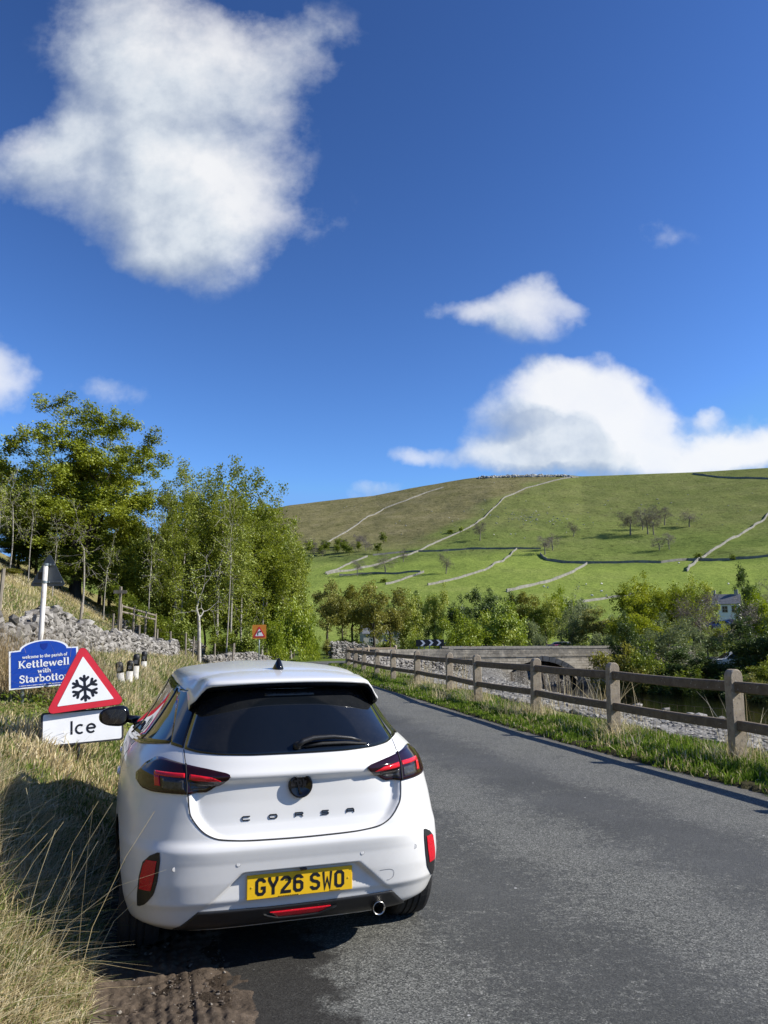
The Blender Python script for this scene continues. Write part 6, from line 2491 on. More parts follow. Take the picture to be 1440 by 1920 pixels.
for xa, hw_ in ((7.4, .9), (15.8, 1.0), (24.4, 1.2)):
    mb.box((xa - 11.6, ROADW / 2 - .2, -2.0), (hw_ * 2 - .4, ROADW + 1.4, 1.2))
mb.build('pier_footing', M_MASON, BR)

# low roadside wall leading up to the bridge
P = [q for q in RE if q[1] > 50.2 and q[0] < 4.7]
V, F = [], []
Pn = [RE[i] + RN[i] * 1.75 for i in range(len(RE)) if RE[i][1] > 50.4 and RE[i][0] < 4.6]
Pm = [RE[i] + RN[i] * 1.38 for i in range(len(RE)) if RE[i][1] > 50.4 and RE[i][0] < 4.6]
for a, b in zip(Pn, Pm):
    for q, z in ((a, -.9), (a, .92), (b, .92), (b, -.4)):
        V.append((q[0], q[1], z + .04 * vnoise(q[0] * 2, q[1] * 2) * (z > 0)))
for i in range(len(Pn) - 1):
    for k in range(4):
        F.append((4 * i + k, 4 * i + (k + 1) % 4, 4 * i + 4 + (k + 1) % 4, 4 * i + 4 + k))
F += [(0, 1, 2, 3), tuple(4 * (len(Pn) - 1) + k for k in (3, 2, 1, 0))]
tag(obj('roadside_wall', V, F, M_MASON, None, smooth=False), 'pale mortared stone wall on the inside of the bend leading to the bridge', 'wall', None, 'thing')


# ------------------------------------------------------------------ dry stone walls on the far hill
def far_wall(label, pix, h=1.9, w=1.1, mat=None, seed=0):
    pts = [on_terrain(px, py, 100) for px, py in pix]
    pts = [p for p in pts if p is not None]
    if len(pts) < 2:
        return
    P = []
    for a, b in zip(pts[:-1], pts[1:]):
        n = max(2, int(np.linalg.norm(b - a) / 5))
        for k in range(n):
            P.append(a + (b - a) * k / n)
    P.append(pts[-1])
    P = np.array(P)
    P[:, :2] += np.stack([fbm(P[:, 0] / 25 + seed, P[:, 1] / 25), fbm(P[:, 0] / 25, P[:, 1] / 25 + seed)], 1) * 1.6
    P[:, 2] = terrain(P[:, 0], P[:, 1])
    T_ = np.gradient(P[:, :2], axis=0)
    T_ /= np.linalg.norm(T_, axis=1, keepdims=True) + 1e-9
    N_ = np.stack([-T_[:, 1], T_[:, 0]], 1)
    V, F = [], []
    for i, p in enumerate(P):
        hh = .66 * h * (1 + .3 * vnoise(i * .7, seed) + .15 * vnoise(i * 2.1, seed + 3))
        ww2 = w * .26
        for o_, z_ in ((-ww2, -1.2), (-ww2 * .7, hh), (ww2 * .7, hh), (ww2, -1.2)):
            V.append((p[0] + N_[i][0] * o_, p[1] + N_[i][1] * o_, p[2] + z_))
    for i in range(len(P) - 1):
        for k in range(3):
            F.append((4 * i + k, 4 * i + k + 1, 4 * i + 5 + k, 4 * i + 4 + k))
    F += [(0, 1, 2, 3), tuple(4 * (len(P) - 1) + k for k in (3, 2, 1, 0))]
    o = obj('field_wall', V, F, mat or M_FARW, None, smooth=False)
    return tag(o, label, 'wall', 'stone walls on the far hill', 'thing')


M_FARW = simple('field_wall_stone', (.205, .195, .168), .95, var=.35, vscale=.35)
far_wall('long pale field wall climbing the whole hill to the crag', [(612, 1078), (700, 1062), (790, 1032), (830, 1012), (880, 990), (915, 965), (950, 932), (985, 916), (1030, 904), (1084, 895)], 2.3, 1.5, None, 1)
far_wall('fainter field wall climbing the brown moor on the left', [(610, 1019), (650, 998), (690, 970), (720, 955), (760, 940), (800, 924), (832, 914)], 2.3, 1.5, None, 2)
far_wall('pale field wall rising steeply at the right edge of the hill', [(1288, 1072), (1302, 1056), (1325, 1042), (1355, 1022), (1400, 996), (1445, 962)], 2.6, 1.7, None, 3)
far_wall('dark cross wall between the pasture and the right hand meadow', [(1015, 1040), (1025, 1051), (1060, 1056), (1100, 1057), (1190, 1055), (1240, 1056), (1290, 1051), (1340, 1052), (1400, 1048), (1450, 1042)], 2.6, 1.2, None, 4)
far_wall('pale field wall slanting down from the dark cross wall', [(1100, 1058), (1075, 1074), (1040, 1088), (1000, 1098), (950, 1110)], 2.2, 1.6, None, 5)
far_wall('curved pale field wall in the middle meadow', [(970, 1030), (950, 1048), (925, 1062), (890, 1076), (850, 1087), (800, 1098)], 2.0, 1.5, None, 6)
far_wall('dark level cross wall from the scrub wood to the field corner', [(700, 1042), (760, 1036), (830, 1034), (880, 1030), (970, 1030), (1015, 1030)], 2.2, 1.1, None, 7)
far_wall('short pale field wall slanting below the scrub wood', [(690, 1044), (660, 1056), (630, 1070), (610, 1076)], 2.0, 1.5, None, 8)
far_wall('short dark wall with a pale end in the lower left field', [(635, 1080), (700, 1076), (790, 1073)], 1.8, 1.1, None, 9)
far_wall('short pale field wall ending at a dark bush', [(794, 1074), (760, 1086), (724, 1096)], 2.0, 1.5, None, 10)
far_wall('dark field wall along the skyline at the upper right', [(1240, 887), (1300, 889), (1350, 896), (1400, 897), (1450, 900)], 3.0, 2.0, None, 11)
far_wall('pale field wall low behind the riverside trees', [(1095, 1130), (1150, 1121), (1200, 1115)], 1.6, 1.0, None, 12)
# limestone crag along the crest
rng = np.random.RandomState(12)
C, S = [], []
for k in range(330):
    px = rng.uniform(898, 1072)
    py = np.interp(px, [898, 930, 1000, 1060, 1075], [894.5, 892.5, 891, 891, 893.5]) + rng.uniform(0, 2.5)
    p = on_terrain(px, py + 1.0, 600)
    if p is None:
        continue
    q = rng.uniform(.7, 1.7)
    C.append(p + np.array([0, 0, rng.uniform(-.5, 1.7)]))
    S.append((q * 1.6, q, q * .85))
tag(stones('limestone_crag', np.array(C), np.array(S), rng, stone_material('crag_limestone', (.26, .255, .22), (.42, .41, .37), (.58, .57, .52), .1)), kind='structure')
# scattered limestone outcrops
C, S = [], []
for k in range(150):
    px, py = rng.uniform(620, 1430), rng.uniform(905, 1015)
    if rng.rand() < .5:
        px, py = rng.normal(1000, 45), rng.normal(972, 8)
    p = on_terrain(px, py, 300)
    if p is not None:
        q = rng.uniform(.3, .9)
        C.append(p + np.array([0, 0, .1]))
        S.append((q * 1.5, q, q * .6))
tag(stones('limestone_outcrops', np.array(C), np.array(S), rng, M_FARWALL), 'pale limestone boulders scattered on the hillside', None, None, 'stuff')

# ------------------------------------------------------------------ sheep
M_WOOL = simple('sheep_wool', (.72, .69, .62), .95, var=.1, vscale=8)
M_FACE = simple('sheep_face', (.10, .09, .08), .9)


def sheep_mesh():
    V, F = [], []
    prof = [(-.55, .02, .62), (-.50, .20, .64), (-.35, .30, .64), (0, .33, .62), (.3, .29, .64), (.44, .20, .70), (.52, .14, .80), (.60, .115, .86), (.72, .09, .84), (.82, .055, .78), (.86, .01, .76)]
    n = 12
    for y, r_, zc in prof:
        for k in range(n):
            a = 2 * math.pi * k / n
            V.append((r_ * .82 * math.cos(a), y, zc + r_ * math.sin(a)))
    for i in range(len(prof) - 1):
        for k in range(n):
            F.append([i * n + k, i * n + (k + 1) % n, (i + 1) * n + (k + 1) % n, (i + 1) * n + k])
    for sx in (-.15, .15):
        for y in (-.36, .30):
            b = len(V)
            for z, r_ in ((.50, .075), (.28, .04), (0, .035)):
                for k in range(6):
                    a = 2 * math.pi * k / 6
                    V.append((sx + r_ * math.cos(a), y + r_ * math.sin(a), z))
            for i in range(2):
                for k in range(6):
                    F.append([b + i * 6 + k, b + i * 6 + (k + 1) % 6, b + (i + 1) * 6 + (k + 1) % 6, b + (i + 1) * 6 + k])
    mi = [1 if (f[0] < n * len(prof) and f[0] >= n * 6) or f[0] >= n * len(prof) else 0 for f in F]
    return V, F, mi


Vs, Fs, ms = sheep_mesh()
sh0 = None
for k, (px, py, lab) in enumerate(((1020, 1102, None), (1027, 1104, None), (1099, 1098, None), (1128, 1097, None), (1128, 1111, None), (1110, 1119, None), (1137, 1119.5, None), (1366, 1097, None), (1273, 1057.5, 'lone sheep grazing right under the dark cross wall'), (1083, 947, None), (1135, 948, None), (926, 1004, None), (958, 1003, None), (761, 987, None), (753, 1003, None), (1062, 1000, None), (1005, 960, None), (870, 960, None))):
    p = on_terrain(px, py, 120)
    if p is None:
        continue
    if sh0 is None:
        o = sh0 = obj('sheep', Vs, Fs, None, mats=[M_WOOL, M_FACE], mi=ms)
    else:
        o = sh0.copy()
        COL.objects.link(o)
    o.location = p - np.array([0, 0, .03])
    o.rotation_euler = (0, 0, (k * 2.4 + 1.2) % 6.28)
    o.scale = (1.25,) * 3
    tag(o, lab or ('white sheep grazing in the bright meadow above the trees' if py > 1060 else 'white sheep far up on the hillside pasture'), 'sheep', 'sheep on the far hill', 'thing')

# ------------------------------------------------------------------ footpath: fingerpost, handrail, stakes
M_WOOD = bark_material('weathered_wood', (.16, .135, .105), (.31, .27, .215))
p = at(223, 1168, 43.0)
gx0 = p[0]
FP = thing('fingerpost', 'wooden footpath fingerpost with one plank arm on the left slope', 'fingerpost', (gx0, 43.0, tz(gx0, 43.0)))
zt = at(223, 1100, 43.0)[2] - FP.location.z
mb = MB()
mb.box((0, 0, zt / 2 - .2), (.13, .13, zt + .4), bevel=.02)
mb.build('post', M_WOOD, FP)
mb = MB()
zz = at(223, 1110, 43.0)[2] - FP.location.z
mb.prism([(-.36, zz - .09), (.34, zz - .09), (.40, zz), (.34, zz + .09), (-.36, zz + .09)], .04, -.11)
mb.build('arm', M_WOOD, FP)
HR = thing('handrail', 'two bar wooden handrail beside the footpath steps', 'handrail', (gx0 + .9, 44.5, 0))
A_, B_ = at(228, 1136, 44.5), at(292, 1154, 48.0)
A2, B2 = at(228, 1147, 44.5), at(292, 1162, 48.0)
for a, b in ((A_, B_), (A2, B2)):
    mb = MB()
    mb.tube([a - np.array([gx0 + .9, 44.5, 0]), b - np.array([gx0 + .9, 44.5, 0])], .055, 6)
    mb.build('bar', M_WOOD, HR)
for t in (0, .35, .7, 1):
    q = A_ + (B_ - A_) * t
    mb = MB()
    mb.tube([(q[0] - gx0 - .9, q[1] - 44.5, tz(q[0], q[1]) - .3), (q[0] - gx0 - .9, q[1] - 44.5, q[2] + .12)], .065, 6)
    mb.build('post', M_WOOD, HR)
PW = thing('post_and_wire_fence', 'line of wooden stakes with sagging wire along the top of the left bank', 'fence', (-9, 24, 0))
stakes = []
for px, ytop, Y in ((3, 1066, 20), (152, 1130, 30), (212, 1148, 34.5), (264, 1158, 38), (296, 1161, 41), (322, 1166, 42.5), (350, 1180, 43), (363, 1174, 45.5), (375, 1182, 44.5), (404, 1184, 47), (437, 1183, 48.5), (441, 1184, 50)):
    q = at(px, ytop, Y)
    g = tz(q[0], q[1])
    h = np.clip(q[2] - g, .8, 1.35)
    stakes.append((q[0], q[1], g, h))
    mb = MB()
    lx, ly = rng.uniform(-.06, .06), rng.uniform(-.05, .05)
    mb.tube([(q[0] + 9, q[1] - 24, g - .4), (q[0] + 9 + lx, q[1] - 24 + ly, g + h)], [.058, .05], 7)
    mb.build('stake', M_WOOD, PW)
mb = MB()
for hz in (.35, .65, .95):
    for a, b in zip(stakes[:-1], stakes[1:]):
        mb.tube([(a[0] + 9, a[1] - 24, a[2] + a[3] * hz), ((a[0] + b[0]) / 2 + 9, (a[1] + b[1]) / 2 - 24, (a[2] + b[2]) / 2 + a[3] * hz - .05), (b[0] + 9, b[1] - 24, b[2] + b[3] * hz)], .004, 3, cap=False)
mb.build('wire', M_WIRE, PW)

# ------------------------------------------------------------------ village across the river
M_RENDER = simple('white_render', (.74, .73, .69), .85, var=.08, vscale=3)
M_SLATE = simple('slate_roof', (.13, .135, .145), .75, var=.3, vscale=3, bump=.4, bscale=12)
M_PANE = simple('window_pane', (.02, .025, .03), .08)
M_LIME = simple('limestone_house', (.36, .34, .29), .9, var=.3, vscale=4)


def house(label, x, y, rz, w, d, h, roof, wall, nwin=2, storeys=2):
    o = thing('cottage', label, 'house', (x, y, tz(x, y) - .1), rz)
    mb = MB()
    r_ = d * .36
    V = [(-w / 2, -d / 2, 0), (w / 2, -d / 2, 0), (w / 2, d / 2, 0), (-w / 2, d / 2, 0), (-w / 2, -d / 2, h), (w / 2, -d / 2, h), (w / 2, d / 2, h), (-w / 2, d / 2, h), (-w / 2, 0, h + r_), (w / 2, 0, h + r_)]
    mb.add(V, [(0, 1, 5, 4), (1, 2, 6, 9, 5), (2, 3, 7, 6), (3, 0, 4, 8, 7)])
    mb.build('wall', wall, o)
    mb = MB()
    e, th = .25, .12
    for sy in (-1, 1):
        a = (-w / 2 - e, sy * (d / 2 + e), h - r_ * e / (d / 2))
        V = []
        for dz in (0, th):
            V += [(-w / 2 - e, sy * (d / 2 + e), h - r_ * e / (d / 2) + .02 + dz), (w / 2 + e, sy * (d / 2 + e), h - r_ * e / (d / 2) + .02 + dz), (w / 2 + e, 0, h + r_ + .02 + dz), (-w / 2 - e, 0, h + r_ + .02 + dz)]
        mb.add(V, [(0, 1, 2, 3), (4, 5, 6, 7), (0, 1, 5, 4), (1, 2, 6, 5), (3, 0, 4, 7)])
    rf_ = mb.build('roof', roof, o)
    for sx in (-1, 1):
        mb = MB()
        mb.box((sx * (w / 2 - .5), 0, h + r_ + .35), (.7, .6, 1.3))
        mb.build('chimney', M_LIME, rf_)
    for st in range(storeys):
        for k in range(nwin):
            for face in (0, 1):
                zc = 1.35 + st * 2.6
                if face == 0:
                    c, sz_, ax = (-w / 2 + w * (k + .5) / nwin, -d / 2 - .02, zc), (1.0, .08, 1.25), 0
                else:
                    c, sz_, ax = (w / 2 + .02, -d / 2 + d * (k + .5) / nwin, zc), (.08, 1.0, 1.25), 1
                mb = MB()
                mb.box(c, sz_)
                wn = mb.build('window', M_RENDER if wall is not M_RENDER else M_LIME, o)
                mb = MB()
                for ix in (-1, 1):
                    for iz in (-1, 1):
                        cc = list(c)
                        cc[ax] += ix * .23
                        cc[2] += iz * .29
                        cc[1 - ax] += (-.03 if face == 0 else .03)
                        s2 = [.38, .05, .5] if face == 0 else [.05, .38, .5]
                        mb.box(cc, s2)
                mb.build('pane', M_PANE, wn)
    mb = MB()
    mb.box((.15 * w, -d / 2 - .03, 1.0), (.95, .09, 2.0))
    mb.build('door', M_BLUE2, o)
    return o


x, y = gp(1349, 150)
house('white rendered cottage with many small panes glimpsed between the right hand trees', x, y, R(-28), 5.0, 5.0, 5.0, M_SLATE, M_RENDER, 3)
x, y = gp(1300, 165)
house('grey slate roofed stone cottage left of the white one', x, y, R(20), 9.0, 6.0, 4.3, M_SLATE, M_LIME, 3)
x, y = gp(712, 150)
house('small grey stone barn hidden behind the roadside row of trees', x, y, R(10), 7.0, 5.0, 2.8, M_SLATE, M_LIME, 2, 1)


def small_car(label, x, y, rz, paint):
    o = thing('parked_car', label, 'car', (x, y, tz(x, y)), rz)
    prof = [(-2.0, .35), (-2.02, .62), (-1.9, .82), (-1.55, .90), (-1.15, 1.32), (-.8, 1.44), (.55, 1.45), (.9, 1.38), (1.5, .95), (1.9, .88), (2.0, .60), (1.98, .35)]
    mb = MB()
    V, F = [], []
    n = len(prof)
    for j, (sx, k) in enumerate(((-1, .86), (-1, 1.0), (1, 1.0), (1, .86))):
        for yv, z in prof:
            wv = (.84 if z < .92 else .84 - (z - .92) * .42) * sx
            if j in (0, 3):
                V.append((wv, yv * .97, .35 + (z - .35) * .965))
            else:
                V.append((wv * .93, yv, z))
    for j in range(3):
        for k in range(n):
            F.append([j * n + k, j * n + (k + 1) % n, (j + 1) * n + (k + 1) % n, (j + 1) * n + k])
    F += [list(range(n))[::-1], [3 * n + k for k in range(n)]]
    mb.add(V, F)
    mb.build('body', paint, o)
    for sx in (-1, 1):
        mb = MB()
        mb.add([(sx * (.80), -1.05, .96), (sx * .80, 1.25, .96), (sx * .66, .75, 1.36), (sx * .66, -.75, 1.36)], [(0, 1, 2, 3)])
        mb.V = [v + np.array([sx * .03, 0, 0]) for v in mb.V]
        mb.build('side_window', M_GLASS, o)
    for yv, zt_, y2 in ((-1.58, .93, -1.17), (1.49, .98, .96)):
        mb = MB()
        sg = 1 if yv > 0 else -1
        mb.add([(-.70, yv + sg * .02, zt_), (.70, yv + sg * .02, zt_), (.58, y2 + sg * .03, 1.34), (-.58, y2 + sg * .03, 1.34)], [(0, 1, 2, 3)])
        mb.build('windscreen', M_GLASS, o)
    for sx in (-1, 1):
        for yv in (-1.25, 1.3):
            mb = MB()
            mb.lathe([(-.09, .12), (-.1, .28), (-.08, .31), (.08, .31), (.1, .28), (.09, .12), (.08, .01)], 18, 'x')
            mb.build('wheel', M_RUBBER, o, loc=(sx * .76, yv, .31))
        mb = MB()
        mb.box((sx * .58, -1.98, .70), (.30, .06, .12))
        mb.build('headlight', M_STEEL, o)
    return o


M_CARRED = simple('red_car_paint', (.42, .015, .02), .2)
M_CARBLUE = simple('blue_car_paint', (.05, .10, .30), .2)
x, y = gp(1030, 92)
small_car('small red car parked behind the bridge parapet', x, y, R(25), M_CARRED)
x, y = gp(1046, 97)
small_car('white car parked beside the small red car', x, y, R(60), M_PAINT)
x, y = gp(1336, 120)
small_car('blue car parked in front of the white cottage', x, y, R(70), M_CARBLUE)
x, y = gp(1372, 56)
small_car('white car parked among the trees right behind the nearest fence post', x, y, R(80), M_PAINT)
x, y = gp(845, 152)
small_car('white car on the lane below the long field wall', x, y, R(85), M_PAINT)
# ------------------------------------------------------------------ grass
def grass_material():
    m, t, out = material('grass_blades')
    c = t.attr('Col')
    d = t.new('ShaderNodeBsdfDiffuse')
    t.l.new(c, d.inputs[0])
    tr = t.new('ShaderNodeBsdfTranslucent')
    t.l.new(c, tr.inputs[0])
    mx = t.new('ShaderNodeMixShader')
    mx.inputs[0].default_value = .3
    t.l.new(d.outputs[0], mx.inputs[1])
    t.l.new(tr.outputs[0], mx.inputs[2])
    t.l.new(mx.outputs[0], out.inputs[0])
    return m


M_GRASS = grass_material()


def blades(name, x, y, h, w, rng, col, label, lean=.5, bias=(0, 0), curl=1.0, zoff=0.0, head=False):
    n = len(x)
    z = terrain(x, y) - .02 + zoff
    a = rng.rand(n) * 2 * np.pi
    l = np.abs(rng.randn(n)) * lean
    dx, dy_ = np.cos(a) * l + bias[0], np.sin(a) * l + bias[1]
    f = rng.rand(n) * 2 * np.pi
    wx, wy = np.cos(f) * w, np.sin(f) * w
    V = np.zeros((n, 8, 3))
    for k, (t, ww) in enumerate(((0, 1.0), (.4, .85), (.75, .55), (1.0, .12 if not head else .9))):
        bend = t ** (1 + curl)
        hz = h * (t - .28 * (np.hypot(dx, dy_)) * t * t)
        px_, py_2 = x + dx * h * bend, y + dy_ * h * bend
        V[:, 2 * k] = np.stack([px_ - wx * ww, py_2 - wy * ww, z + hz], 1)
        V[:, 2 * k + 1] = np.stack([px_ + wx * ww, py_2 + wy * ww, z + hz], 1)
    b = 8 * np.arange(n)[:, None]
    F = np.stack([b + np.array([[0, 1, 3, 2]]), b + np.array([[2, 3, 5, 4]]), b + np.array([[4, 5, 7, 6]])], 1).reshape(-1, 4)
    o = obj(name, V.reshape(-1, 3), F, M_GRASS, None, smooth=True)
    set_attr(o, 'Col', np.repeat(col, 8, 0))
    return tag(o, label, None, None, 'stuff')


def in_car(x, y):
    dx, dy_ = x - CAR_O[0], y - CAR_O[1]
    xc = dx * math.cos(CAR_YAW) + dy_ * math.sin(CAR_YAW)
    yc = -dx * math.sin(CAR_YAW) + dy_ * math.cos(CAR_YAW)
    return (np.abs(xc) < .93) & (yc > -.05) & (yc < 4.15)


STRAW = np.array([[.64, .54, .32], [.52, .42, .23], [.72, .63, .42], [.46, .37, .20]])
GREEN = np.array([[.115, .165, .032], [.17, .225, .050], [.085, .135, .026], [.22, .26, .075]])
FRESH = np.array([[.115, .195, .020], [.175, .265, .030], [.235, .305, .050], [.08, .145, .016]])


def colours(rng, n, pstraw, fresh=False):
    s = rng.rand(n) < pstraw
    G_ = FRESH if fresh else GREEN
    c = np.where(s[:, None], STRAW[rng.randint(0, 4, n)], G_[rng.randint(0, 4, n)])
    return np.clip(c * (.8 + .4 * rng.rand(n, 1)), 0, 1)


def tline(x, y):
    return (x - TL_P[0]) * TL_N[0] + (y - TL_P[1]) * TL_N[1]


rng = np.random.RandomState(21)
# near tussocks at the left of the lay-by
n = 46000
cx = rng.uniform(-3.0, -1.05, 260)
cy = rng.uniform(2.3, 5.6, 260)
k = rng.randint(0, 260, n)
x, y = cx[k] + rng.randn(n) * .10, cy[k] + rng.randn(n) * .10
t = tline(x, y)
ok = (t > 1.12 + .12 * vnoise(x * 3, y * 3)) & ~in_car(x, y) & (np.hypot(x, y) > 2.1) & (np.hypot(x + 1.35, y - 5.4) > .0)
x, y, t, k = x[ok], y[ok], t[ok], k[ok]
ps = .52 + .40 * (np.sin(k * 1.7) > 0)
h = (.09 + .15 * rng.rand(len(x))) * smooth(t, 1.0, 1.6) + .04
blades('dry_grass', x, y, h, .0028 + .0022 * rng.rand(len(x)), rng, colours(rng, len(x), ps), 'pale dry tussocks with green blades at the edge of the lay-by', .85, (.12, -.06), 1.3)
# the bank from the car to the signs and the wall
n = 150000
y = 4.5 + 17.5 * rng.rand(n) ** 1.25
t = 1.15 + 5.2 * rng.rand(n) ** 1.1
x = TL_P[0] + (-(t) - (y - TL_P[1]) * .216) / .976
ok = ~in_car(x, y) & (x / y > -.72)
x, y, t = x[ok], y[ok], t[ok]
patch = fbm(x * .9, y * .7, 3)
ps = np.clip(.42 + patch * 1.2, .05, .92)
h = (.06 + .17 * rng.rand(len(x))) * (.35 + 1.1 * np.clip(patch + .5, 0, 1)) * (.45 + .55 * smooth(t, 1.1, 2.2)) * (1 - .5 * ((y > 5.6) & (y < 7.9) & (t > 1.5) & (t < 3.8))) * (1 - .55 * ((y > 8.2) & (y < 10.6) & (t > 2.2) & (t < 5.2)))
blades('dry_grass', x, y, h, .0035 + .0035 * rng.rand(len(x)) + .00022 * y, rng, colours(rng, len(x), ps), 'mixed green and straw grass covering the left bank around the signs', .55, (.12, -.05), 1.0)
# farther along the left verge and up to the wall
n = 60000
y = 20 + 36 * rng.rand(n) ** 1.2
s_off = rng.rand(n)
xl = np.interp(y, LE[:, 1][:125], LE[:, 0][:125])
x = xl - .1 - 8 * s_off ** 1.3
patch = fbm(x * .5, y * .4, 3)
h = (.10 + .24 * rng.rand(n)) * (.6 + .6 * np.clip(patch + .5, 0, 1))
blades('verge_grass', x, y, h, .009 + .009 * rng.rand(n), rng, colours(rng, n, np.clip(.52 + patch * .9, .1, .9)), 'rough grass along the far left verge below the tumbled wall', .5, (.1, 0), 1.0)
# dry hillside
n = 42000
y = 16 + 50 * rng.rand(n) ** 1.1
t = 6 + 24 * rng.rand(n)
x = TL_P[0] + (-(t) - (y - TL_P[1]) * .216) / .976
ok = (x / y > -.62)
x, y = x[ok], y[ok]
blades('dry_grass', x, y, .10 + .22 * rng.rand(len(x)), .010 + .010 * rng.rand(len(x)), rng, colours(rng, len(x), np.clip(.86 + fbm(x * .2, y * .2) * .6, .2, 1)), 'bleached grass on the hillside above the wall', .7, (.1, 0), 1.0)
# tall seed stalks
cxs = rng.uniform(-2.6, -1.25, 46)
cys = rng.uniform(2.9, 5.0, 46)
k = rng.randint(0, 46, 120)
x, y = cxs[k] + rng.randn(120) * .06, cys[k] + rng.randn(120) * .06
t = tline(x, y)
ok = (t > 1.2) & (np.hypot(x, y) > 2.5)
x, y = x[ok], y[ok]
blades('grass_stalks', x, y, .42 + .5 * rng.rand(len(x)), np.full(len(x), .0016), rng, colours(rng, len(x), .95) * 1.05, 'long straw stalks leaning over the shadow beside the car', .35, (.34, -.02), .6, 0, True)
n = 700
y = 5 + 12 * rng.rand(n)
t = 1.8 + 3.6 * rng.rand(n)
x = TL_P[0] + (-(t) - (y - TL_P[1]) * .216) / .976
ok = ~in_car(x, y) & ~((y > 5.5) & (y < 10.6) & (t < 5.2))
x, y = x[ok], y[ok]
blades('grass_stalks', x, y, .45 + .5 * rng.rand(len(x)), np.full(len(x), .0024), rng, colours(rng, len(x), .92), 'long straw stalks standing around the sign posts', .35, (.05, -.05), .8, 0, True)
# dead bramble tangle behind the signs
n = 2600
y = rng.uniform(10.7, 14.0, n)
t = rng.uniform(2.6, 4.6, n)
x = TL_P[0] + (-(t) - (y - TL_P[1]) * .216) / .976
blades('bramble_stems', x, y, .35 + .7 * rng.rand(n), np.full(n, .0042), rng, np.clip(STRAW[rng.randint(0, 4, n)] * np.array([[.62, .56, .52]]), 0, 1), 'tangle of dead brown stems behind the parish sign', .9, (.1, -.1), 1.4)

# right verge under the fence
n = 120000
y = 4.5 + 30 * rng.rand(n) ** 1.35
s = -.10 + 2.35 * rng.rand(n)
i = np.searchsorted(RE[:, 1][:115], y)
x, y = RE[i, 0] + RN[i, 0] * s, RE[i, 1] + RN[i, 1] * s + rng.randn(n) * .1
patch = fbm(x * .9, y * .5, 3)
ok = (s > -.03 + .14 * vnoise(y * 1.7, 4) + .10 * vnoise(y * 5, 9)) & (s < 2.0 + vnoise(x * .6, y * .6))
x, y, s, patch = x[ok], y[ok], s[ok], patch[ok]
h = (.05 + .12 * rng.rand(len(x))) * (.6 + .9 * np.clip(patch + .5, 0, 1)) * (1 - .5 * smooth(s, 1.3, 2.2)) * (.55 + .45 * smooth(s, 0.05, .5))
blades('verge_grass', x, y, h, .0042 + .004 * rng.rand(len(x)) + .0002 * y, rng, colours(rng, len(x), np.clip(.10 + patch * .35, .03, .5), True), 'lush green grass along the foot of the concrete fence', .55, (0, 0), 1.0)
n = 26000
y = 30 + 22 * rng.rand(n)
s = .05 + 2.2 * rng.rand(n)
i = np.clip(np.searchsorted(RL, np.interp(y, RE[:130, 1], RL[:130])), 0, len(RE) - 1)
x, y = RE[i, 0] + RN[i, 0] * s, RE[i, 1] + RN[i, 1] * s
blades('verge_grass', x, y, .10 + .20 * rng.rand(n), .010 + .008 * rng.rand(n), rng, colours(rng, n, .22, True), 'green grass along the far end of the concrete fence', .5, (0, 0), 1.0)
# pale dead clumps at the post feet
qs = [(q[0], q[1]) for q in fp[:7]]
X, Y_ = [], []
for j, (qx, qy) in enumerate(qs + [(3.1, 11.6), (2.75, 17.2), (1.6, 20.6), (1.25, 24.2), (3.0, 16.0)]):
    m_ = 420
    sp_ = .22 if j < 7 else .38
    X.append(qx + rng.randn(m_) * sp_)
    Y_.append(qy + rng.randn(m_) * sp_)
x, y = np.concatenate(X), np.concatenate(Y_)
s, _l = sd_right(x, y)
x, y = x[s > .25], y[s > .25]
blades('grass_stalks', x, y, .10 + .40 * rng.rand(len(x)) ** 2, .003 + .002 * rng.rand(len(x)), rng, colours(rng, len(x), .93) * 1.1, 'pale dead grass clumps at the feet of the fence posts', .7, (0, 0), 1.0)
# bare bleached twigs poking up behind the fence
X, Y_, = [], []
for (qx, qy, m_) in ((5.0, 17.6, 46), (4.2, 18.2, 26), (2.4, 24.5, 60), (1.5, 27.5, 50), (6.6, 14.5, 14)):
    X.append(qx + rng.randn(m_) * .28)
    Y_.append(qy + rng.randn(m_) * .3)
x, y = np.concatenate(X), np.concatenate(Y_)
blades('bare_twigs', x, y, .5 + .75 * rng.rand(len(x)), np.full(len(x), .007), rng, np.clip(STRAW[rng.randint(0, 4, len(x))] * .95, 0, 1), 'bleached bare twigs growing out of the cobbles behind the fence', .4, (0, 0), .6)

# ------------------------------------------------------------------ lay-by: tyre ruts and loose chippings
rng = np.random.RandomState(31)
n = 5200
x, y = rng.uniform(-1.7, .35, n), rng.uniform(2.2, 5.2, n)
s, _l = sd_right(x, y)
t = tline(x, y)
ok = (s < -ROADW + .5) & (t < 1.35)
x, y = x[ok], y[ok]
q = .0022 + .0075 * rng.rand(len(x)) ** 5
o = stones('loose_chippings', np.stack([x, y, terrain(x, y) + .004], 1), np.stack([q * 1.3, q, q * .7], 1), rng, stone_material('chippings', (.06, .046, .035), (.14, .11, .085), (.42, .38, .32), .05))
tag(o, 'small stones pressed into the muddy lay-by', None, None, 'stuff')


def rut_material():
    m, t, out = material('rutted_mud')
    v = t.pos()
    c = t.ramp(t.noise(8, 8, .7, v), [(.3, (.045, .033, .023)), (.55, (.105, .078, .055)), (.8, (.20, .152, .11))])
    spk = t.sstep(t.voro(70.0, v), .15, .07)
    c = t.mix(t.m('MULTIPLY', spk, t.sstep(t.noise(5, 3, .5, v), .46, .6)), c, (.30, .27, .22))
    b = principled(t, out, Base_Color=c, Roughness=.9)
    b.inputs['Specular IOR Level'].default_value = .25
    t.l.new(t.bump(t.noise(40, 7, .75, v), .9, .012), b.inputs['Normal'])
    return m


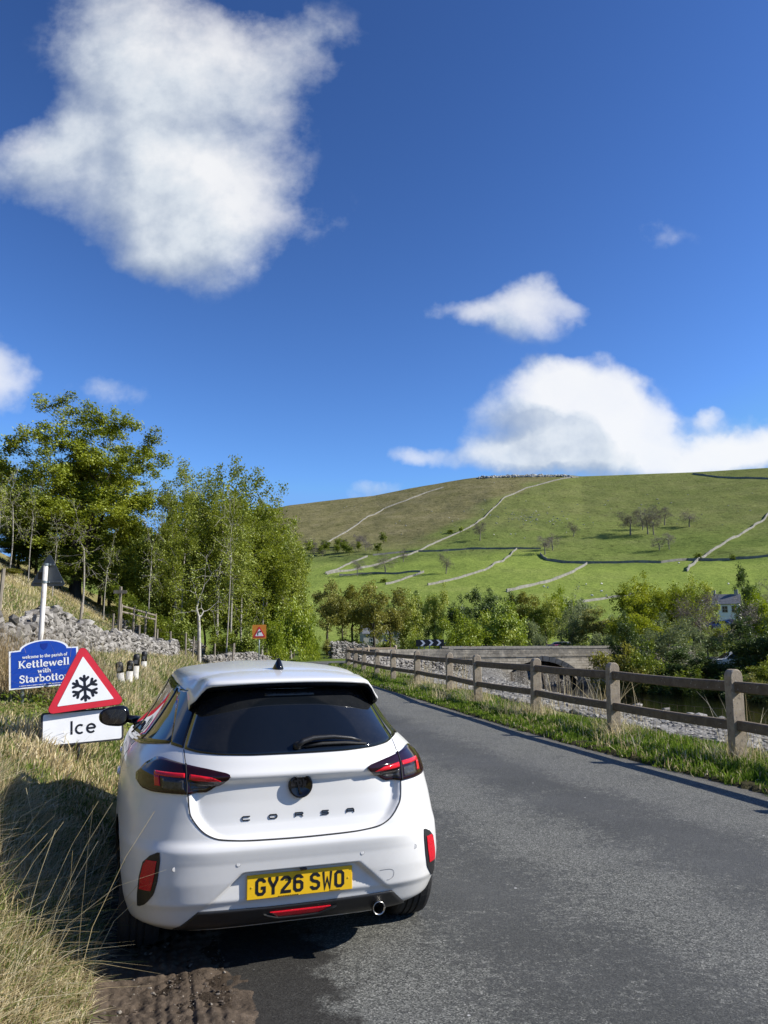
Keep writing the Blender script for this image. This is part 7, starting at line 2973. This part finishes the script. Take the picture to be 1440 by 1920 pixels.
ux = np.linspace(-1.75, .75, 420)
uy = np.linspace(2.0, 5.2, 420)
UX, UY = np.meshgrid(ux, uy)
d0 = np.array([-math.sin(R(15)), math.cos(R(15))])
ac = UX * d0[1] - UY * d0[0]
al = UX * d0[0] + UY * d0[1]
acw = ac + .03 * vnoise(UY * 1.5, 3) + .012 * vnoise(UY * 7, 1)
rut = np.zeros_like(acw)
for c_, w_, dp in ((-.30, .012, .016), (-.22, .014, .020), (-.13, .013, .018), (-.02, .012, .022), (.035, .010, .018), (.085, .011, .024), (.14, .010, .02), (.20, .012, .026), (.26, .011, .018), (.38, .010, .012), (.50, .009, .010)):
    depth = np.clip(vnoise(UY * 1.7 + c_ * 9, c_ * 31) + .62, 0, 1.2)
    d_ = np.abs(acw - c_ - .02 * vnoise(UY * 2.4, c_ * 17))
    rut -= .55 * dp * depth * np.clip(1.35 - d_ / w_, 0, 1) - dp * .22 * depth * np.exp(-((d_ - 2.1 * w_) / (.9 * w_)) ** 2)
tread = (np.mod(al * 26 + 2 * vnoise(UX * 9, UY * 9), 1.0) < .45) * np.exp(-((acw - .11) / .10) ** 2) * .006
rut -= tread * np.clip(vnoise(UX * 5, UY * 3) + .6, 0, 1)
UZ = terrain(UX.ravel(), UY.ravel()).reshape(UX.shape)
sU, _l = sd_right(UX.ravel(), UY.ravel())
sU = sU.reshape(UX.shape)
tU = tline(UX, UY)
inside = smooth(-ROADW + .22 + .34 * fbm(UX * 2.6, UY * 2.6, 5) + .05 * vnoise(UX * 17, UY * 17) - sU, -.16, .22) * (1 - smooth(tU, 1.15, 1.45))
UZ = np.where(sU > -ROADW - .05, np.maximum(UZ, .002), UZ)
UZ = UZ + .010 * inside + (.62 * rut + fbm(UX * 7, UY * 7, 5) * .014 + fbm(UX * 26, UY * 26, 4) * .016) * inside ** .7 - .014 * (1 - inside)
i0 = np.arange(419)[:, None] * 420 + np.arange(419)[None]
F = np.stack([i0, i0 + 1, i0 + 421, i0 + 420], -1).reshape(-1, 4)
tag(obj('mud_path', np.stack([UX, UY, UZ], -1).reshape(-1, 3), F, rut_material()), kind='structure')

# broad-leaved weeds and nettles in the left verge
rng = np.random.RandomState(51)
pts, tn = [], []
for k in range(60):
    yv = 4.6 + 13 * rng.rand() ** 1.3
    tv = 1.5 + 3.4 * rng.rand()
    xv = TL_P[0] + (-tv - (yv - TL_P[1]) * .216) / .976
    if in_car(np.array([xv]), np.array([yv]))[0] or (5.6 < yv < 8.6 and tv < 3.2):
        continue
    m_ = rng.randint(24, 70)
    hh = .12 + .22 * rng.rand()
    q = np.stack([xv + rng.randn(m_) * .10, yv + rng.randn(m_) * .10, tz(xv, yv) + hh * rng.rand(m_)], 1)
    pts.append(q)
    tn.append(.5 + .25 * rng.randn() + .15 * rng.randn(m_))
o = leaf_mesh(np.concatenate(pts), .030, rng, np.concatenate(tn), 'verge_weeds', LF_WOOD, None, .8, .55)
tag(o, 'broad leaved green weeds scattered through the left verge', None, None, 'stuff')
